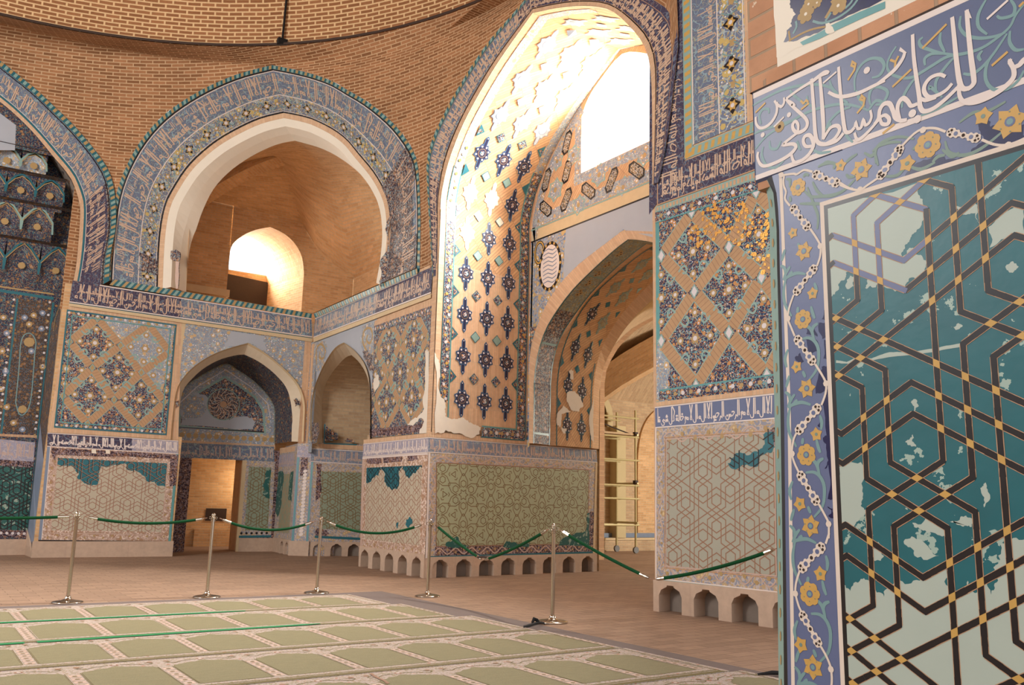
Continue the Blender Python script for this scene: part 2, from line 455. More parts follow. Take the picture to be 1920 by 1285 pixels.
def carpet_mats():
    k = NT('carpet_field'); uv = k.uv(); c = k.vary(lin((136,128,100)), k.scale(uv, 1, 3), .12, 9); c = k.vary(c, uv, .22, 90)
    k.bump(k.noise(uv, 160, 3.0), .5, .006); k.fin(c, .95, .1)
    k = NT('carpet_ground'); uv = k.uv(); c = k.vary(lin((180,164,155)), uv, .12, 25)
    v = k.voro(uv, 34); c = k.mix(k.math('LESS_THAN', v.outputs['Distance'], .26), c, lin((176,146,128)))
    n = k.noise(uv, 24, 2.0); c = k.mix(k.math('LESS_THAN', k.math('ABSOLUTE', k.math('SUBTRACT', n, .5)), .03), c, lin((150,138,112)))
    v2 = k.voro(uv, 9); c = k.mix(k.math('LESS_THAN', v2.outputs['Distance'], .12), c, lin((172,118,100)))
    k.bump(k.noise(uv, 160, 3.0), .5, .006); k.fin(c, .95, .1)
carpet_mats()

# ------------------------------------------------------------------ ornament
# the dado strapwork: a straight-line interlace on a triangular grid (column step a, row half-step a/sqrt 3)
STRAP = [[(1,11),(1,5),(0,4)], [(2,10),(2,4),(1,3),(0,2)], [(0,10),(1,9),(2,8),(3,7),(4,8),(5,9)], [(0,8),(1,7),(2,6),(3,5),(4,6),(5,7)],
         [(0,0),(5,5)], [(0,4),(5,-1)], [(4,10),(4,-6),(3,-7)], [(5,11),(5,3)], [(5,1),(5,-7)], [(5,-7),(4,-8),(3,-9),(2,-10)], [(1,-7),(2,-8),(3,-9),(4,-10)],
         [(3,-7),(4,-8),(5,-9)], [(2,-6),(3,-7),(2,-8),(1,-9)], [(0,2),(1,1),(2,0),(2,-6)], [(0,0),(1,-1),(1,-7)], [(0,-4),(1,-3),(2,-2),(3,-1),(4,-2),(5,-3)],
         [(0,-6),(1,-5),(2,-4),(3,-3),(4,-4),(5,-5)]]
def strap_units():
    S = set()
    for pl in STRAP:
        for (i0, k0), (i1, k1) in zip(pl, pl[1:]):
            n = abs(i1-i0) if i1 != i0 else abs(k1-k0)//2
            n = max(n, 1)
            for q in range(n):
                a = (i0+(i1-i0)*q//n, k0+(k1-k0)*q//n); b = (i0+(i1-i0)*(q+1)//n, k0+(k1-k0)*(q+1)//n)
                S.add((a, b))
    return S
STRAP_U = strap_units()
def strapwork(dr, W, H, a, w, mat, k=1, x0=0.0, y0=0.0, node=None, nw=None):
    b = a/math.sqrt(3); done = set()
    def seg(p, q):
        key = tuple(sorted((p, q)))
        if key in done: return
        done.add(key)
        P = np.array([x0+p[0]*a, y0+p[1]*b]); R = np.array([x0+q[0]*a, y0+q[1]*b])
        if max(P[0], R[0]) < -a or min(P[0], R[0]) > W+a or max(P[1], R[1]) < -a or min(P[1], R[1]) > H+a: return
        d = (R-P)/np.linalg.norm(R-P)*w*.28; dr.stroke([P-d, R+d], w, mat, k)
    ni = int(W/a/10)+3; nk = int(H/b/20)+3
    for I in range(-2, ni*2):
        for K in range(-2, nk*2):
            for (p, q) in STRAP_U:
                for mir in (1, -1):
                    f = lambda t: (I*10+mir*t[0], K*20+10*(I % 2)+t[1])
                    seg(f(p), f(q))

def star_dado(dr, W, H, L, w, mat, k=1, x0=0.0, y0=0.0):
    """finer strapwork: six-pointed stars, each ringed by six hexagons, small triangles between"""
    hexa = lambda c, r, t0=PI/2: [c+r*np.array([math.cos(t0+q*PI/3), math.sin(t0+q*PI/3)]) for q in range(6)]
    for i in range(-1, int(W/(L*.866))+2):
        for j in range(-1, int(H/L)+2):
            c = np.array([x0+i*L*.8660, y0+j*L+(L*.5 if i % 2 else 0)])
            pts = [c+L*(.142 if q % 2 else .082)*np.array([math.cos(PI/2+q*PI/6), math.sin(PI/2+q*PI/6)]) for q in range(12)]
            dr.stroke(pts, w, mat, k, closed=True)
            for q in range(6):
                t = PI/2+q*PI/3; u = np.array([math.cos(t), math.sin(t)]); n = np.array([-u[1], u[0]]); m = c+u*L*.275
                dr.stroke(hexa(m, L*.088, t), w, mat, k, closed=True)
                o = c+u*L*.5                      # crossing half-way to the next star
                h2 = hexa(m, L*.148, t); dr.stroke([h2[4], h2[5]]+[o+n*L*-.035], w, mat, k); dr.stroke([h2[2], h2[1]]+[o+n*L*.035], w, mat, k); dr.stroke([h2[2], h2[2]-u*L*.055-n*L*.012], w, mat, k); dr.stroke([h2[4], h2[4]-u*L*.055+n*L*.012], w, mat, k)
                if q < 3:
                    dr.stroke([o+n*L*.045, o-u*L*.03, o-n*L*.045, o+u*L*.03], w, mat, k, closed=True)
            for q in range(2):
                t = q*PI; m = c+L*.577*np.array([math.cos(t), math.sin(t)]); rot = PI if q == 0 else 0
                dr.stroke([m+L*.085*np.array([math.cos(t+PI+z*2*PI/3), math.sin(t+PI+z*2*PI/3)]) for z in range(3)], w, mat, k, closed=True)
                for z in range(3):
                    a = t+PI+z*2*PI/3; u = np.array([math.cos(a), math.sin(a)]); n = np.array([-u[1], u[0]])
                    dr.stroke([m+u*L*.12+n*L*.05, m+u*L*.155, m+u*L*.12-n*L*.05], w, mat, k)

# ------------------------------------------------------------------ lettering: strokes per letter, written right to left
def _c(cx, cy, r, a0, a1, n=7): return [(cx+r*math.cos(math.radians(a0+(a1-a0)*i/n)), cy+r*math.sin(math.radians(a0+(a1-a0)*i/n))) for i in range(n+1)]
GL = {  # advance, strokes (x grows to the left from the pen, y up), dots
 'A': (.11, [[(.04,0),(.05,1)]], []),
 'L': (.15, [[(.04,1),(.05,.05),(.08,0),(.15,0)]], []),
 'l': (.32, [[(.04,1),(.05,0),(.07,-.16),(.16,-.22),(.26,-.16),(.3,0)]], []),
 'X': (.26, [[(.02,1),(.1,.5),(.2,.02),(.06,.0)], [(.24,1),(.14,.4),(.06,0)]], []),
 'H': (.18, [[(0,0),(.05,.02)]+_c(.09,.1,.07,-90,270)+[(.18,0)]], []),
 'h': (.16, [[(0,.0),(.03,.18),(.1,.24),(.13,.1),(.06,.02),(.0,.05)]], []),
 'W': (.17, [_c(.07,.14,.065,0,360)+[(.12,.02),(.1,-.14),(0.18,-.26)]], []),
 'R': (.13, [[(0,.08),(.04,0),(.06,-.12),(.15,-.24)]], []),
 'M': (.17, [[(0,0),(.04,0)]+_c(.09,.05,.06,-120,200)+[(.17,0)]], []),
 'm': (.14, [[(0,0)]+_c(.07,.04,.06,-60,220)+[(.07,-.1),(.08,-.34)]], []),
 'J': (.24, [[(.23,.24),(.12,.28),(.02,.22),(.1,.1),(.16,.02),(.24,0)]], []),
 'x': (.24, [[(.23,.24),(.12,.28),(.02,.22),(.1,.1),(.16,.02),(.24,0)]], [(.12,.42)]),
 'N': (.32, [[(.01,.14),(.02,-.1),(.12,-.22),(.24,-.16),(.3,.04)]], [(.16,.05)]),
 'y': (.1, [[(0,0),(.05,.01),(.06,.2),(.07,.0),(.1,0)]], [(.04,-.16),(.1,-.16)]),
 'b': (.1, [[(0,0),(.05,.01),(.06,.22),(.07,.0),(.1,0)]], [(.06,-.16)]),
 'n': (.1, [[(0,0),(.05,.01),(.06,.22),(.07,.0),(.1,0)]], [(.06,.36)]),
 'K': (.24, [[(.24,1.02),(.04,.66),(.12,.34),(.1,.04),(.2,0),(.24,0)]], []),
 'F': (.16, [[(0,0)]+_c(.08,.13,.065,-90,270)+[(.16,0)]], [(.08,.34)]),
 'Q': (.16, [[(0,0)]+_c(.08,.13,.065,-90,270)+[(.16,0)]], [(.05,.34),(.11,.34)]),
 'S': (.26, [[(0,0),(.03,.18),(.06,.02),(.1,.16),(.13,.02),(.17,.16),(.2,0),(.26,0)]], []),
 's': (.26, [[(0,0),(.03,.18),(.06,.02),(.1,.16),(.13,.02),(.17,.16),(.2,0),(.26,0)]], [(.06,.34),(.13,.34),(.1,.42)]),
 'E': (.2, [[(0,0),(.08,.04),(.14,.18),(.04,.24),(.06,.08),(.12,.0),(.2,0)]], []),
 'D': (.17, [[(.02,.28),(.1,.16),(.15,.03),(.03,.0)]], []),
 'T': (.2, [[(.02,1),(.03,0)], [(.0,.02),(.1,.2),(.18,.14),(.12,0),(0,0)]], []),
 'Y': (.34, [[(.0,.06),(.12,.16),(.2,.06),(.06,-.08),(.1,-.22),(.26,-.24),(.34,-.06)]], []),
 ' ': (.07, [], [])}
TEXTS = ['ALLh LXAlH XHW ALJy ALQyWm LXtAxDhSnh WlXNWm'.replace('t', ''), 'LX AlH AlX HW ALRJMN ALRJym LX AlH AlX HW xALQ Kl sY FAEbDWh',
         'bSm ALLh ALRJMN ALRJym ALJMD LLh Rb ALEALMyN', 'HW ALLh ALDY LX AlH AlX HW EALm ALEyb WALsHADh HW ALRJMN ALRJym', 'QL HW ALLh AJD ALLh ALSMD Lm yLD WLm yWLD']
def script(dr, x0, x1, y0, h, w, mat, txt=0, k=2, dot=None, squeeze=1.0, second=None):
    """a line of lettering between x1 (start, right) and x0; second: a smaller upper line woven between the shafts"""
    T = TEXTS[txt % len(TEXTS)]; x = x1; i = 0
    while x > x0+.02*h:
        g = GL.get(T[i % len(T)], GL[' ']); i += 1
        adv = g[0]*h*squeeze
        for st in g[1]:
            pts = [(x-p[0]*h*squeeze, y0+p[1]*h) for p in st]
            if min(p[0] for p in pts) < x0: continue
            if len(pts) > 3: pts = smooth(pts, 2)
            n = len(pts); dr.stroke(pts, [w*.74*(1.25-.55*j/max(1, n-1)) for j in range(n)], mat, k)
        for d in g[2]:
            c = (x-d[0]*h*squeeze, y0+d[1]*h)
            if c[0] > x0: dr.disc(c, (dot or w*.75), mat, k, 6)
        x -= adv
    if second: script(dr, x0, x1-.1*h, y0+h*.55, h*.36, w*.8, second, txt+2, k, None, squeeze*1.15)

def wave_vine(dr, W, H, pitch, w, mat, flower, k=1, along='x', phase=0.0):
    """border scroll: wavy stem with a blossom in every bay"""
    L, B = (W, H) if along == 'x' else (H, W)
    n = max(2, int(round(L/pitch))*2); p = L/n; pts = []
    for i in range(n*6+1):
        t = i/6; pts.append((t*p, B*.5+B*.34*math.sin(PI*(t+phase))))
    f = (lambda q: q) if along == 'x' else (lambda q: (q[1], q[0]))
    dr.stroke([f(q) for q in pts], w, mat, k)
    for i in range(n):
        c = ((i+.5)*p, B*.5-B*.16*(1 if (math.sin(PI*(i+.5+phase)) > 0) else -1)); dr.disc(f(c), B*.15, flower, k+1, 7)
        c = ((i+.5)*p-p*.3, B*.5-B*.26*(1 if (math.sin(PI*(i+.5+phase)) > 0) else -1)); dr.disc(f(c), B*.07, mat, k+1, 5)

def rope(dr, pts, w, mats, k=1, step=.09):
    """twisted border: alternating slanted dashes along a line"""
    P = [np.array(p, float)[:2] for p in pts]; n = 0
    for a, b in zip(P, P[1:]):
        L = np.linalg.norm(b-a); m = max(1, int(L/step)); d = (b-a)/L; nn = np.array([-d[1], d[0]])
        for i in range(m):
            c = a+d*(i+.5)*L/m; e = L/m*.36
            dr.poly([c-d*e-nn*w/2, c+d*e*.4-nn*w/2, c+d*e+nn*w/2, c-d*e*.4+nn*w/2], mats[n % len(mats)], k); n += 1

def lozenge_field(dr, pan, nodes, rows, band, field, brick, curl, flower, small, k=1, W=None, H=None):
    """brick diaper: nodes = list of rows of (x, y); bands join neighbouring rows; each lozenge gets curls and a flower"""
    W = W or pan.W; H = H or pan.H
    for r in range(len(nodes)-1):
        for p in nodes[r]:
            for q in nodes[r+1]:
                if abs(p[0]-q[0]) < W*.42 and abs(p[0]-q[0]) > W*.05:
                    p_, q_ = np.array(p), np.array(q); d = q_-p_; L = np.linalg.norm(d); d /= L
                    dr.stroke([p_+d*band*.45, q_-d*band*.45], band, 'brick_band', k)
                    nn = np.array([-d[1], d[0]])
                    for sg in (1, -1): dr.stroke([p_+d*band*.6+nn*sg*band*.53, q_-d*band*.6+nn*sg*band*.53], band*.07, 'turq_pale', k)
                    m = int(L/.055)   # brick joints
                    for j in range(1, m):
                        c = p_+d*L*j/m; dr.stroke([c-nn*band*.46-d*.012, c+nn*band*.46+d*.012], .006, 'line_brown', k+1)
    for row in nodes:
        for p in row: dr.disc(p, band*.42, 'turq_pale', k+2, 4, band*.62); dr.disc(p, band*.28, small, k+3, 4, band*.44)
    # lozenge centres: midpoints of vertically stacked nodes two rows apart
    cs = []
    for r in range(len(nodes)):
        for p in nodes[r]:
            for q in (nodes[r+2] if r+2 < len(nodes) else []):
                if abs(p[0]-q[0]) < W*.2: cs.append(((p[0]+q[0])/2, (p[1]+q[1])/2, abs(p[1]-q[1])/2))
    dx = W*.24
    for cx, cy, hy in cs:
        for sx in (1, -1):
            for sy in (1, -1):
                X = lambda a, b: (cx+sx*a*dx, cy+sy*b*hy)
                dr.stroke(smooth([X(.55,.42), X(.46,.34), X(.33,.30), X(.24,.40), X(.30,.50), X(.40,.46)], 3), dx*.06, curl, k+1)
        dr.star((cx, cy), dx*.2, dx*.12, 6, flower, k+1); dr.disc((cx, cy), dx*.08, 'dot_white', k+2, 7)
        for ax, ay in ((0,.55), (0,-.55), (.55,0), (-.55,0)):
            dr.disc((cx+ax*dx, cy+ay*hy), dx*.13, flower, k+1, 6); dr.disc((cx+ax*dx, cy+ay*hy), dx*.06, 'dot_white', k+2, 6)
    return cs

def star_motif(dr, c, r, pal, k=1, bar=1.0, vert=True):
    """eight-pointed star with arrow-headed bars above and below"""
    edge, body, dot, ring, eye = pal; x, y = c
    ax = (lambda a, b: (x+a, y+b)) if vert else (lambda a, b: (x+b, y+a))
    for sg in (1, -1):
        dr.poly([ax(-r*.23, sg*r*.7), ax(r*.23, sg*r*.7), ax(r*.23, sg*r*1.62*bar), ax(0, sg*r*1.92*bar), ax(-r*.23, sg*r*1.62*bar)], edge, k)
        dr.poly([ax(-r*.15, sg*r*.7), ax(r*.15, sg*r*.7), ax(r*.15, sg*r*1.58*bar), ax(0, sg*r*1.8*bar), ax(-r*.15, sg*r*1.58*bar)], body, k+1)
        dr.disc(ax(0, sg*r*1.62*bar), r*.07, dot, k+2, 6)
    dr.star(c, r*1.06, r*.80, 8, edge, k+1, PI/8); dr.star(c, r*.96, r*.72, 8, body, k+2, PI/8)
    for q in range(8):
        t = PI/8+q*PI/4; dr.disc((x+r*.72*math.cos(t), y+r*.72*math.sin(t)), r*.12, dot, k+3, 6)
    dr.disc(c, r*.5, ring, k+3, 12); dr.disc(c, r*.42, body, k+4, 12); dr.disc(c, r*.3, eye, k+5, 8)
    dr.stroke([(x-r*.2, y-r*.12), (x-r*.05, y+r*.16), (x+r*.06, y-r*.08), (x+r*.2, y+r*.12)], r*.07, dot, k+6)
PAL_BLUE = ('star_edge', 'navy_star', 'dot_white', 'star_ring', 'floral_dark')
PAL_INK = ('turq_dark', 'star_body', 'dot_white', 'star_ring', 'floral_ink')
PAL_FADED = ('blue_grey', 'plaster_grey', 'plaster_patch', 'blue_grey', 'plaster_grey')
PAL_WHITE = ('plaster_white', 'plaster_patch', 'plaster_white', 'plaster_white', 'plaster_patch')
PAL_SAGE = ('turq_pale', 'soffit_tile', 'turq_pale', 'ochre_dull', 'ochre_dull')

def arcade_base(mb, face, u0, u1, z0, z1, n, depth, mat, inner, proj=.05, cop=.05):
    """plinth with a row of small pointed recesses (shoe niches)"""
    w = (u1-u0)/n; hw = w*.33; zt = z0+(z1-z0)*.86; P = lambda u, z, d=proj: face.pt(u, z, d)
    uvf = lambda pts: [(p[0], p[1]) for p in pts]
    for i in range(n):
        c = u0+(i+.5)*w
        prof = [(c-hw, z0), (c-hw, z0+(zt-z0)*.62), (c-hw*.8, z0+(zt-z0)*.82), (c-hw*.32, z0+(zt-z0)*.94), (c-hw*.28, zt), (c+hw*.28, zt), (c+hw*.32, z0+(zt-z0)*.94), (c+hw*.8, z0+(zt-z0)*.82), (c+hw, z0+(zt-z0)*.62), (c+hw, z0)]
        a, b = u0+i*w, u0+(i+1)*w
        for poly in ([(a, z0), prof[0], prof[1], prof[2], prof[3], prof[4], (c, zt), (c, z1), (a, z1)], [(c, z1), (c, zt), prof[5], prof[6], prof[7], prof[8], prof[9], (b, z0), (b, z1)]):
            mb.face([P(*q) for q in poly], mat, uvf(poly))
        for q, r in zip(prof, prof[1:]):
            mb.face([P(*q), P(*r), P(r[0], r[1], proj-depth), P(q[0], q[1], proj-depth)], mat, [(0,0), (.1,0), (.1,.1), (0,.1)])
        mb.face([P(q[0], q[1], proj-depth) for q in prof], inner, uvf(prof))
    L = u1-u0
    mb.face([P(u0, z1), P(u1, z1), P(u1, z1, -.02), P(u0, z1, -.02)], mat, [(0,0), (L,0), (L,.05), (0,.05)])
    for u in (u0, u1): mb.face([P(u, z0), P(u, z1), P(u, z1, -.2), P(u, z0, -.2)], mat, [(0,0), (0,.3), (.2,.3), (.2,0)])
# ------------------------------------------------------------------ more surfaces
class Strip:
    """ribbon between two equal-length 3D polylines; x along, y across (0 at A, H at B), d towards the hall"""
    def __init__(s, A, B, flip=None):
        s.A = [np.array(p, float) for p in A]; s.B = [np.array(p, float) for p in B]; s.L = [0.0]
        for i in range(1, len(s.A)):
            s.L.append(s.L[-1]+.5*(np.linalg.norm(s.A[i]-s.A[i-1])+np.linalg.norm(s.B[i]-s.B[i-1])))
        s.W = s.L[-1]; s.H = float(np.mean([np.linalg.norm(b-a) for a, b in zip(s.A, s.B)]))
        s.N = []
        for i in range(len(s.A)):
            i0, i1 = max(0, i-1), min(len(s.A)-1, i+1)
            t = s.A[i1]-s.A[i0]+s.B[i1]-s.B[i0]; n = np.cross(t, s.B[i]-s.A[i]); n = n/max(1e-9, np.linalg.norm(n))
            if n @ (CAM-s.A[i]) < 0: n = -n
            s.N.append(n)
    def pt(s, x, y, d=0.0):
        x = min(max(x, 0), s.W-1e-6); i = 0
        lo, hi = 0, len(s.L)-1
        while hi-lo > 1:
            m = (lo+hi)//2
            if s.L[m] <= x: lo = m
            else: hi = m
        i = lo; f = (x-s.L[i])/max(1e-9, s.L[i+1]-s.L[i])
        a = s.A[i]+(s.A[i+1]-s.A[i])*f; b = s.B[i]+(s.B[i+1]-s.B[i])*f; n = s.N[i]+(s.N[i+1]-s.N[i])*f
        return a+(b-a)*(y/s.H)+n*d
    def fill(s, mb, mat, y0=0.0, y1=None, d=0.0, x0=0.0, x1=None, swap=False, n=1):
        y1 = s.H if y1 is None else y1; x1 = s.W if x1 is None else x1
        xs = [x0]+[l for l in s.L if x0+1e-6 < l < x1-1e-6]+[x1]
        for a, b in zip(xs, xs[1:]):
            for j in range(n):
                p, q = y0+(y1-y0)*j/n, y0+(y1-y0)*(j+1)/n; uv = [(a,p), (b,p), (b,q), (a,q)]
                if swap: uv = [(v, u) for u, v in uv]
                mb.face([s.pt(a,p,d), s.pt(b,p,d), s.pt(b,q,d), s.pt(a,q,d)], mat, uv)
    def sub(s, f0, f1):
        A = [a+(b-a)*f0 for a, b in zip(s.A, s.B)]; B = [a+(b-a)*f1 for a, b in zip(s.A, s.B)]; return Strip(A, B)

def spandrel(mb, face, curve, ztop, mat, d=0.0):
    """wall above an arch curve up to ztop(u)"""
    for (u0, z0), (u1, z1) in zip(curve, curve[1:]):
        if abs(u1-u0) < 1e-4: continue
        t0, t1 = ztop(u0), ztop(u1)
        if z0 > t0 and z1 > t1: continue
        P = [(u0, min(z0, t0)), (u1, min(z1, t1)), (u1, t1), (u0, t0)]
        mb.face([face.pt(u, z, d) for u, z in P], mat, P)
def line_fn(p, q):
    return lambda u: p[1]+(q[1]-p[1])*(u-p[0])/(q[0]-p[0])
def mesh_panel(name, parent, pan, mat, kind='structure', **kw):
    mb = MB(); dr = Dr(mb, pan, (0, 0, pan.W, pan.H)); dr.rect(0, 0, pan.W, pan.H, mat); return mb, dr

A = Face((2.18, 18.85), (7.24, 18.5)); B = Face((7.06, 12.53), (7.24, 18.5)); C = Face((7.06, 12.53), (10.85, 12.80))
FP = Face((7.06, 12.53), (7.45, 7.76)); P2 = Face((7.48, 7.76), (7.60, 6.37)); D = Face((9.1, 12.7), (9.1, 7.6)); NP = Face((1.95, 1.6), (1.95, 0.0))
S = dict(kind='structure')
pA = lambda pts: Q(pts, 60, 500, 6.4); pA2 = lambda pts: Q(pts, 340, 500, 6.4); p4 = lambda pts: Q(pts, 0, 430, 2.989); p1 = lambda pts: Q(pts, 0, 0, 2.989)
p2 = lambda pts: Q(pts, 640, 0, 2.989); p5 = lambda pts: Q(pts, 640, 430, 2.989); pN1 = lambda pts: Q(pts, 300, 620, 2.92); pB = lambda pts: Q(pts, 560, 540, 2.293)

# ================================================================== left wall (pier, niche, pilaster, band)
wl = MB()
uR = A.px((321, 1040))[0]; uP0 = A.px((545, 1042))[0]; uE = A.L
zb = 5.30
wl.prism([A.pt(0,0)[:2], A.pt(uR,0)[:2], A.pt(uR,0,-1.5)[:2], A.pt(.0,0,-1.5)[:2]], 0, 2.4, 'brick_gallery')
wl.prism([A.pt(0,0)[:2], A.pt(A.px((322,818))[0],0)[:2], A.pt(A.px((322,818))[0],0,-1.4)[:2], A.pt(.0,0,-1.4)[:2]], 2.3, zb, 'brick_gallery')
# niche arch curve (outer edge of its white band) and spandrel
n1o = arch_smooth(A.pxs(pN1([(62,600),(66,540),(75,440),(92,330),(130,260),(200,190),(300,130),(400,95),(480,75),(560,120),(650,190),(730,270),(770,340),(785,420),(782,500),(778,610)])), 8, 3)
ztopA = line_fn(A.px((130.3,575)), A.px((585.3,641)))
spandrel(wl, A, n1o, ztopA, 'floral_faded', 0.0)
u1 = n1o[-1][0]; u0 = n1o[0][0]
for (a, b, z) in ((u1, uE, n1o[-1][1]),):
    P = [(a, 2.3), (b, 2.3), (b, ztopA(b)), (a, ztopA(a))]; wl.face([A.pt(*q) for q in P], 'floral_faded', P)
# lower corner pilaster beside the niche
PF = Face((7.05,18.46), (7.345,18.195)); wl.prism([(7.05,18.46), (7.345,18.195), (7.9,18.1), (8.2,19.5), (7.3,19.9)], 0, 2.4, 'vine_border')
wall_left = wl.build('wall_left', **S)

# dado of the left pier
pan = Panel(A, [(71.6,1014.7), (320,1017), (334.5,852), (88.4,837.8)], .004); W, H = pan.W, pan.H; bw = .2
mb, dr = mesh_panel('d', None, pan, 'dado_cream')
dr.clip = (bw, bw*.8, W-bw, H-bw*.9); strapwork(dr, W, H, .0625, .013, 'dado_line', 1, .25, .1)
patch = pan.invs(Q([(405,455),(1790,525),(1765,850),(1640,840),(1600,790),(1500,780),(1430,690),(1280,650),(1260,580),(1180,590),(1080,600),(960,605),(930,700),(910,830),(820,830),(740,790),(670,750),(690,690),(650,640),(600,590),(520,600),(415,575)], 40, 780, 6.4))
dr.clip = None; R = ragged(patch, .03, 2, 3); dr.poly(R, 'teal_far', 2)
dr.clip = (bw, H*.5, W-bw, H-.18)
def inside(p, poly):
    c = False
    for i in range(len(poly)):
        a, b = poly[i-1], poly[i]
        if (a[1] > p[1]) != (b[1] > p[1]) and p[0] < (b[0]-a[0])*(p[1]-a[1])/(b[1]-a[1])+a[0]: c = not c
    return c
class MaskDr(Dr):
    """inlay kept only inside (or outside) an outline"""
    def __init__(s, mb, surf, clip, poly): super().__init__(mb, surf, clip); s.pol = poly
    def poly(s, pts, mat, k=0):
        c = np.mean([(float(p[0]), float(p[1])) for p in pts], axis=0)
        if inside(c, s.pol): super().poly(pts, mat, k)
md = MaskDr(mb, pan, (bw, H*.4, W-bw, H-.17), [tuple(p) for p in R]); strapwork(md, W, H, .0625, .016, 'black_tile', 3, .25, .1); strapwork(md, W, H, .0625, .005, 'line_tan', 4, .26, .1)
dr.clip = (0, 0, W, H)
dr.frame(0, 0, W, H, bw, 'vine_border_pink', 4); dr.frame(bw-.02, bw*.8-.02, W-bw+.02, H-bw*.9+.02, .014, 'line_pink', 5)
dr.rect(0, 0, .05, H, 'blue_grey', 6); dr.rect(.05, 0, .062, H, 'line_white', 6); dr.rect(W-.05, 0, W, H, 'turq_tile', 6); dr.rect(0, 0, W, .02, 'black_tile', 7)
sb = pan.sub(.07, .02, .06, H-bw*.78); wave_vine(Dr(mb, sb), sb.W, sb.H, .3, .022, 'line_pink', 'ochre_dull', 8)
sb = pan.sub(.07, .2, W-bw, .2); wave_vine(Dr(mb, sb), sb.W, sb.H, .3, .022, 'line_pink', 'ochre_dull', 8, 'y')
sb = pan.sub(W-bw, .2, .06, .2); wave_vine(Dr(mb, sb), sb.W, sb.H, .3, .022, 'line_pink', 'ochre_dull', 8, 'y')
dr.poly(ragged(pan.invs(Q([(360,385),(1880,470),(1860,835),(1780,845),(1785,520),(1300,490),(420,465),(410,560),(370,480)], 40, 780, 6.4)), .015, 2, 5), 'vine_border_ink', 9)
for x, y in ((870,430), (1035,435)): dr.poly(ragged([pan.inv(q) for q in Q([(x-25,y-25),(x+20,y-30),(x+30,y+25),(x-25,y+20)], 40, 780, 6.4)], .01, 2, x), 'plaster_white', 10)
mb.build('dado_panel', wall_left)
# inscription over it
def inscription(name, parent, face, corners, ground, ink, txt, d=.006, split=None, h=.62, w=.02, second=None, edge='line_white', k0=0):
    pan = Panel(face, corners, d); mb = MB(); dr = Dr(mb, pan, (0, 0, pan.W, pan.H)); dr.rect(0, 0, pan.W, pan.H, ground)
    if split: dr.rect(split[0]*pan.W, 0, split[1]*pan.W, pan.H, split[2], 1)
    t = pan.H*.055; dr.rect(0, 0, pan.W, t, edge, 2); dr.rect(0, pan.H-t, pan.W, pan.H, edge, 2)
    script(dr, .03, pan.W-.03, pan.H*.26, pan.H*h, w, ink, txt, 3, second=second); return pan, mb.build(name, parent)
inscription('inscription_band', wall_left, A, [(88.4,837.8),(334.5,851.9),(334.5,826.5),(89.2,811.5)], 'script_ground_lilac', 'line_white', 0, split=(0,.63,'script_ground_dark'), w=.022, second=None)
# lozenge field of the pier with its brick frame
pan = Panel(A, [(89.5,811),(334,825.5),(341,605.5),(129,573)], .003); mb, dr = mesh_panel('l', None, pan, 'brick_edging'); mb.build('brick_frame', wall_left)
pan = Panel(A, [(101,802),(312,816.5),(331,609),(125.5,580.5)], .006); W, H = pan.W, pan.H
mb, dr = mesh_panel('l', None, pan, 'floral_dark')
fade = pan.invs(pA([(1000,560),(1720,690),(1650,1280),(1560,1500),(1400,1420),(1130,1100),(1040,880),(960,760),(840,640)]))
R = ragged(fade, .03, 2, 9); dr.poly(R, 'floral_faded', 1)
nodes = [pan.invs(r) for r in ([(183,597),(279,609)], [(131,641),(226,648),(318,660)], [(173,690),(265,699)], [(118,743),(214,750),(309,754)], [(164,795),(259,802)])]
lozenge_field(dr, pan, nodes, 5, .14, 'floral_dark', 'brick_lozenge', 'turq_pale', 'ochre_dull', 'ochre_dull', 2)
dr.frame(.1, .1, W-.1, H-.1, .02, 'turq_tile', 8); dr.frame(0, 0, W, H, .03, 'turq_dark', 8)
for i in range(24):
    dr.disc((W*(i+.5)/24, .055), .026, ('dot_white', 'ochre_dull')[i % 2], 9, 7); dr.disc((W*(i+.5)/24, H-.055), .026, ('dot_white', 'ochre_dull')[i % 2], 9, 7)
mb.build('lozenge_panel', wall_left)
# white band of the niche arch, brick strip beside it
n1i_px = pN1([(103,600),(102,540),(106,440),(125,330),(180,260),(250,200),(340,155),(430,133),(462,132),(540,170),(620,230),(690,310),(715,390),(725,480),(722,520),(720,608)])
A25 = A.moved(-.25); n1i = arch_smooth(A25.pxs(n1i_px), 8, 3)
ho, hi = halves(n1o, 24, 22), halves(n1i, 24, 22)
o3 = [A.pt(u, z, .012) for u, z in ho]; i3 = [A25.pt(u, z) for u, z in hi]
st = Strip(i3, o3); mb = MB(); st.fill(mb, 'plaster_cream'); st.fill(mb, 'cream_strip', st.H*.93, st.H*1.12, .002)
dr = Dr(mb, A); mb.build('niche_arch_band', wall_left, smooth=False)
for pts, nm in (([(730,380),(745,370),(770,395),(765,410),(740,418)], 'a'), ([(80,390),(100,380),(105,410),(85,425)], 'b')):
    m2 = MB(); q = A.pxs(pN1(pts)); R = ragged(q, .02, 2, 4); m2.face([A.pt(x, y, .02) for x, y in R], 'floral_ink', R); m2.face([A.pt(x, y, .0) for x, y in R], 'floral_ink', R)
    for i in range(len(R)): m2.face([A.pt(*R[i-1], 0), A.pt(*R[i], 0), A.pt(*R[i], .02), A.pt(*R[i-1], .02)], 'floral_ink', [(0,0)]*4)
    m2.build('surviving_tile', wall_left)
mb = MB(); dr = Dr(mb, A)
ul, ur = A.px((334,640))[0]-.02, A.px((341,640))[0]
for x0, x1 in ((uE-.17, uE-.02),):
    P = [(x0, 2.38), (x1, 2.38), (x1, ztopA(x1)), (x0, ztopA(x0))]; dr.poly(P, 'brick_edging', 3)
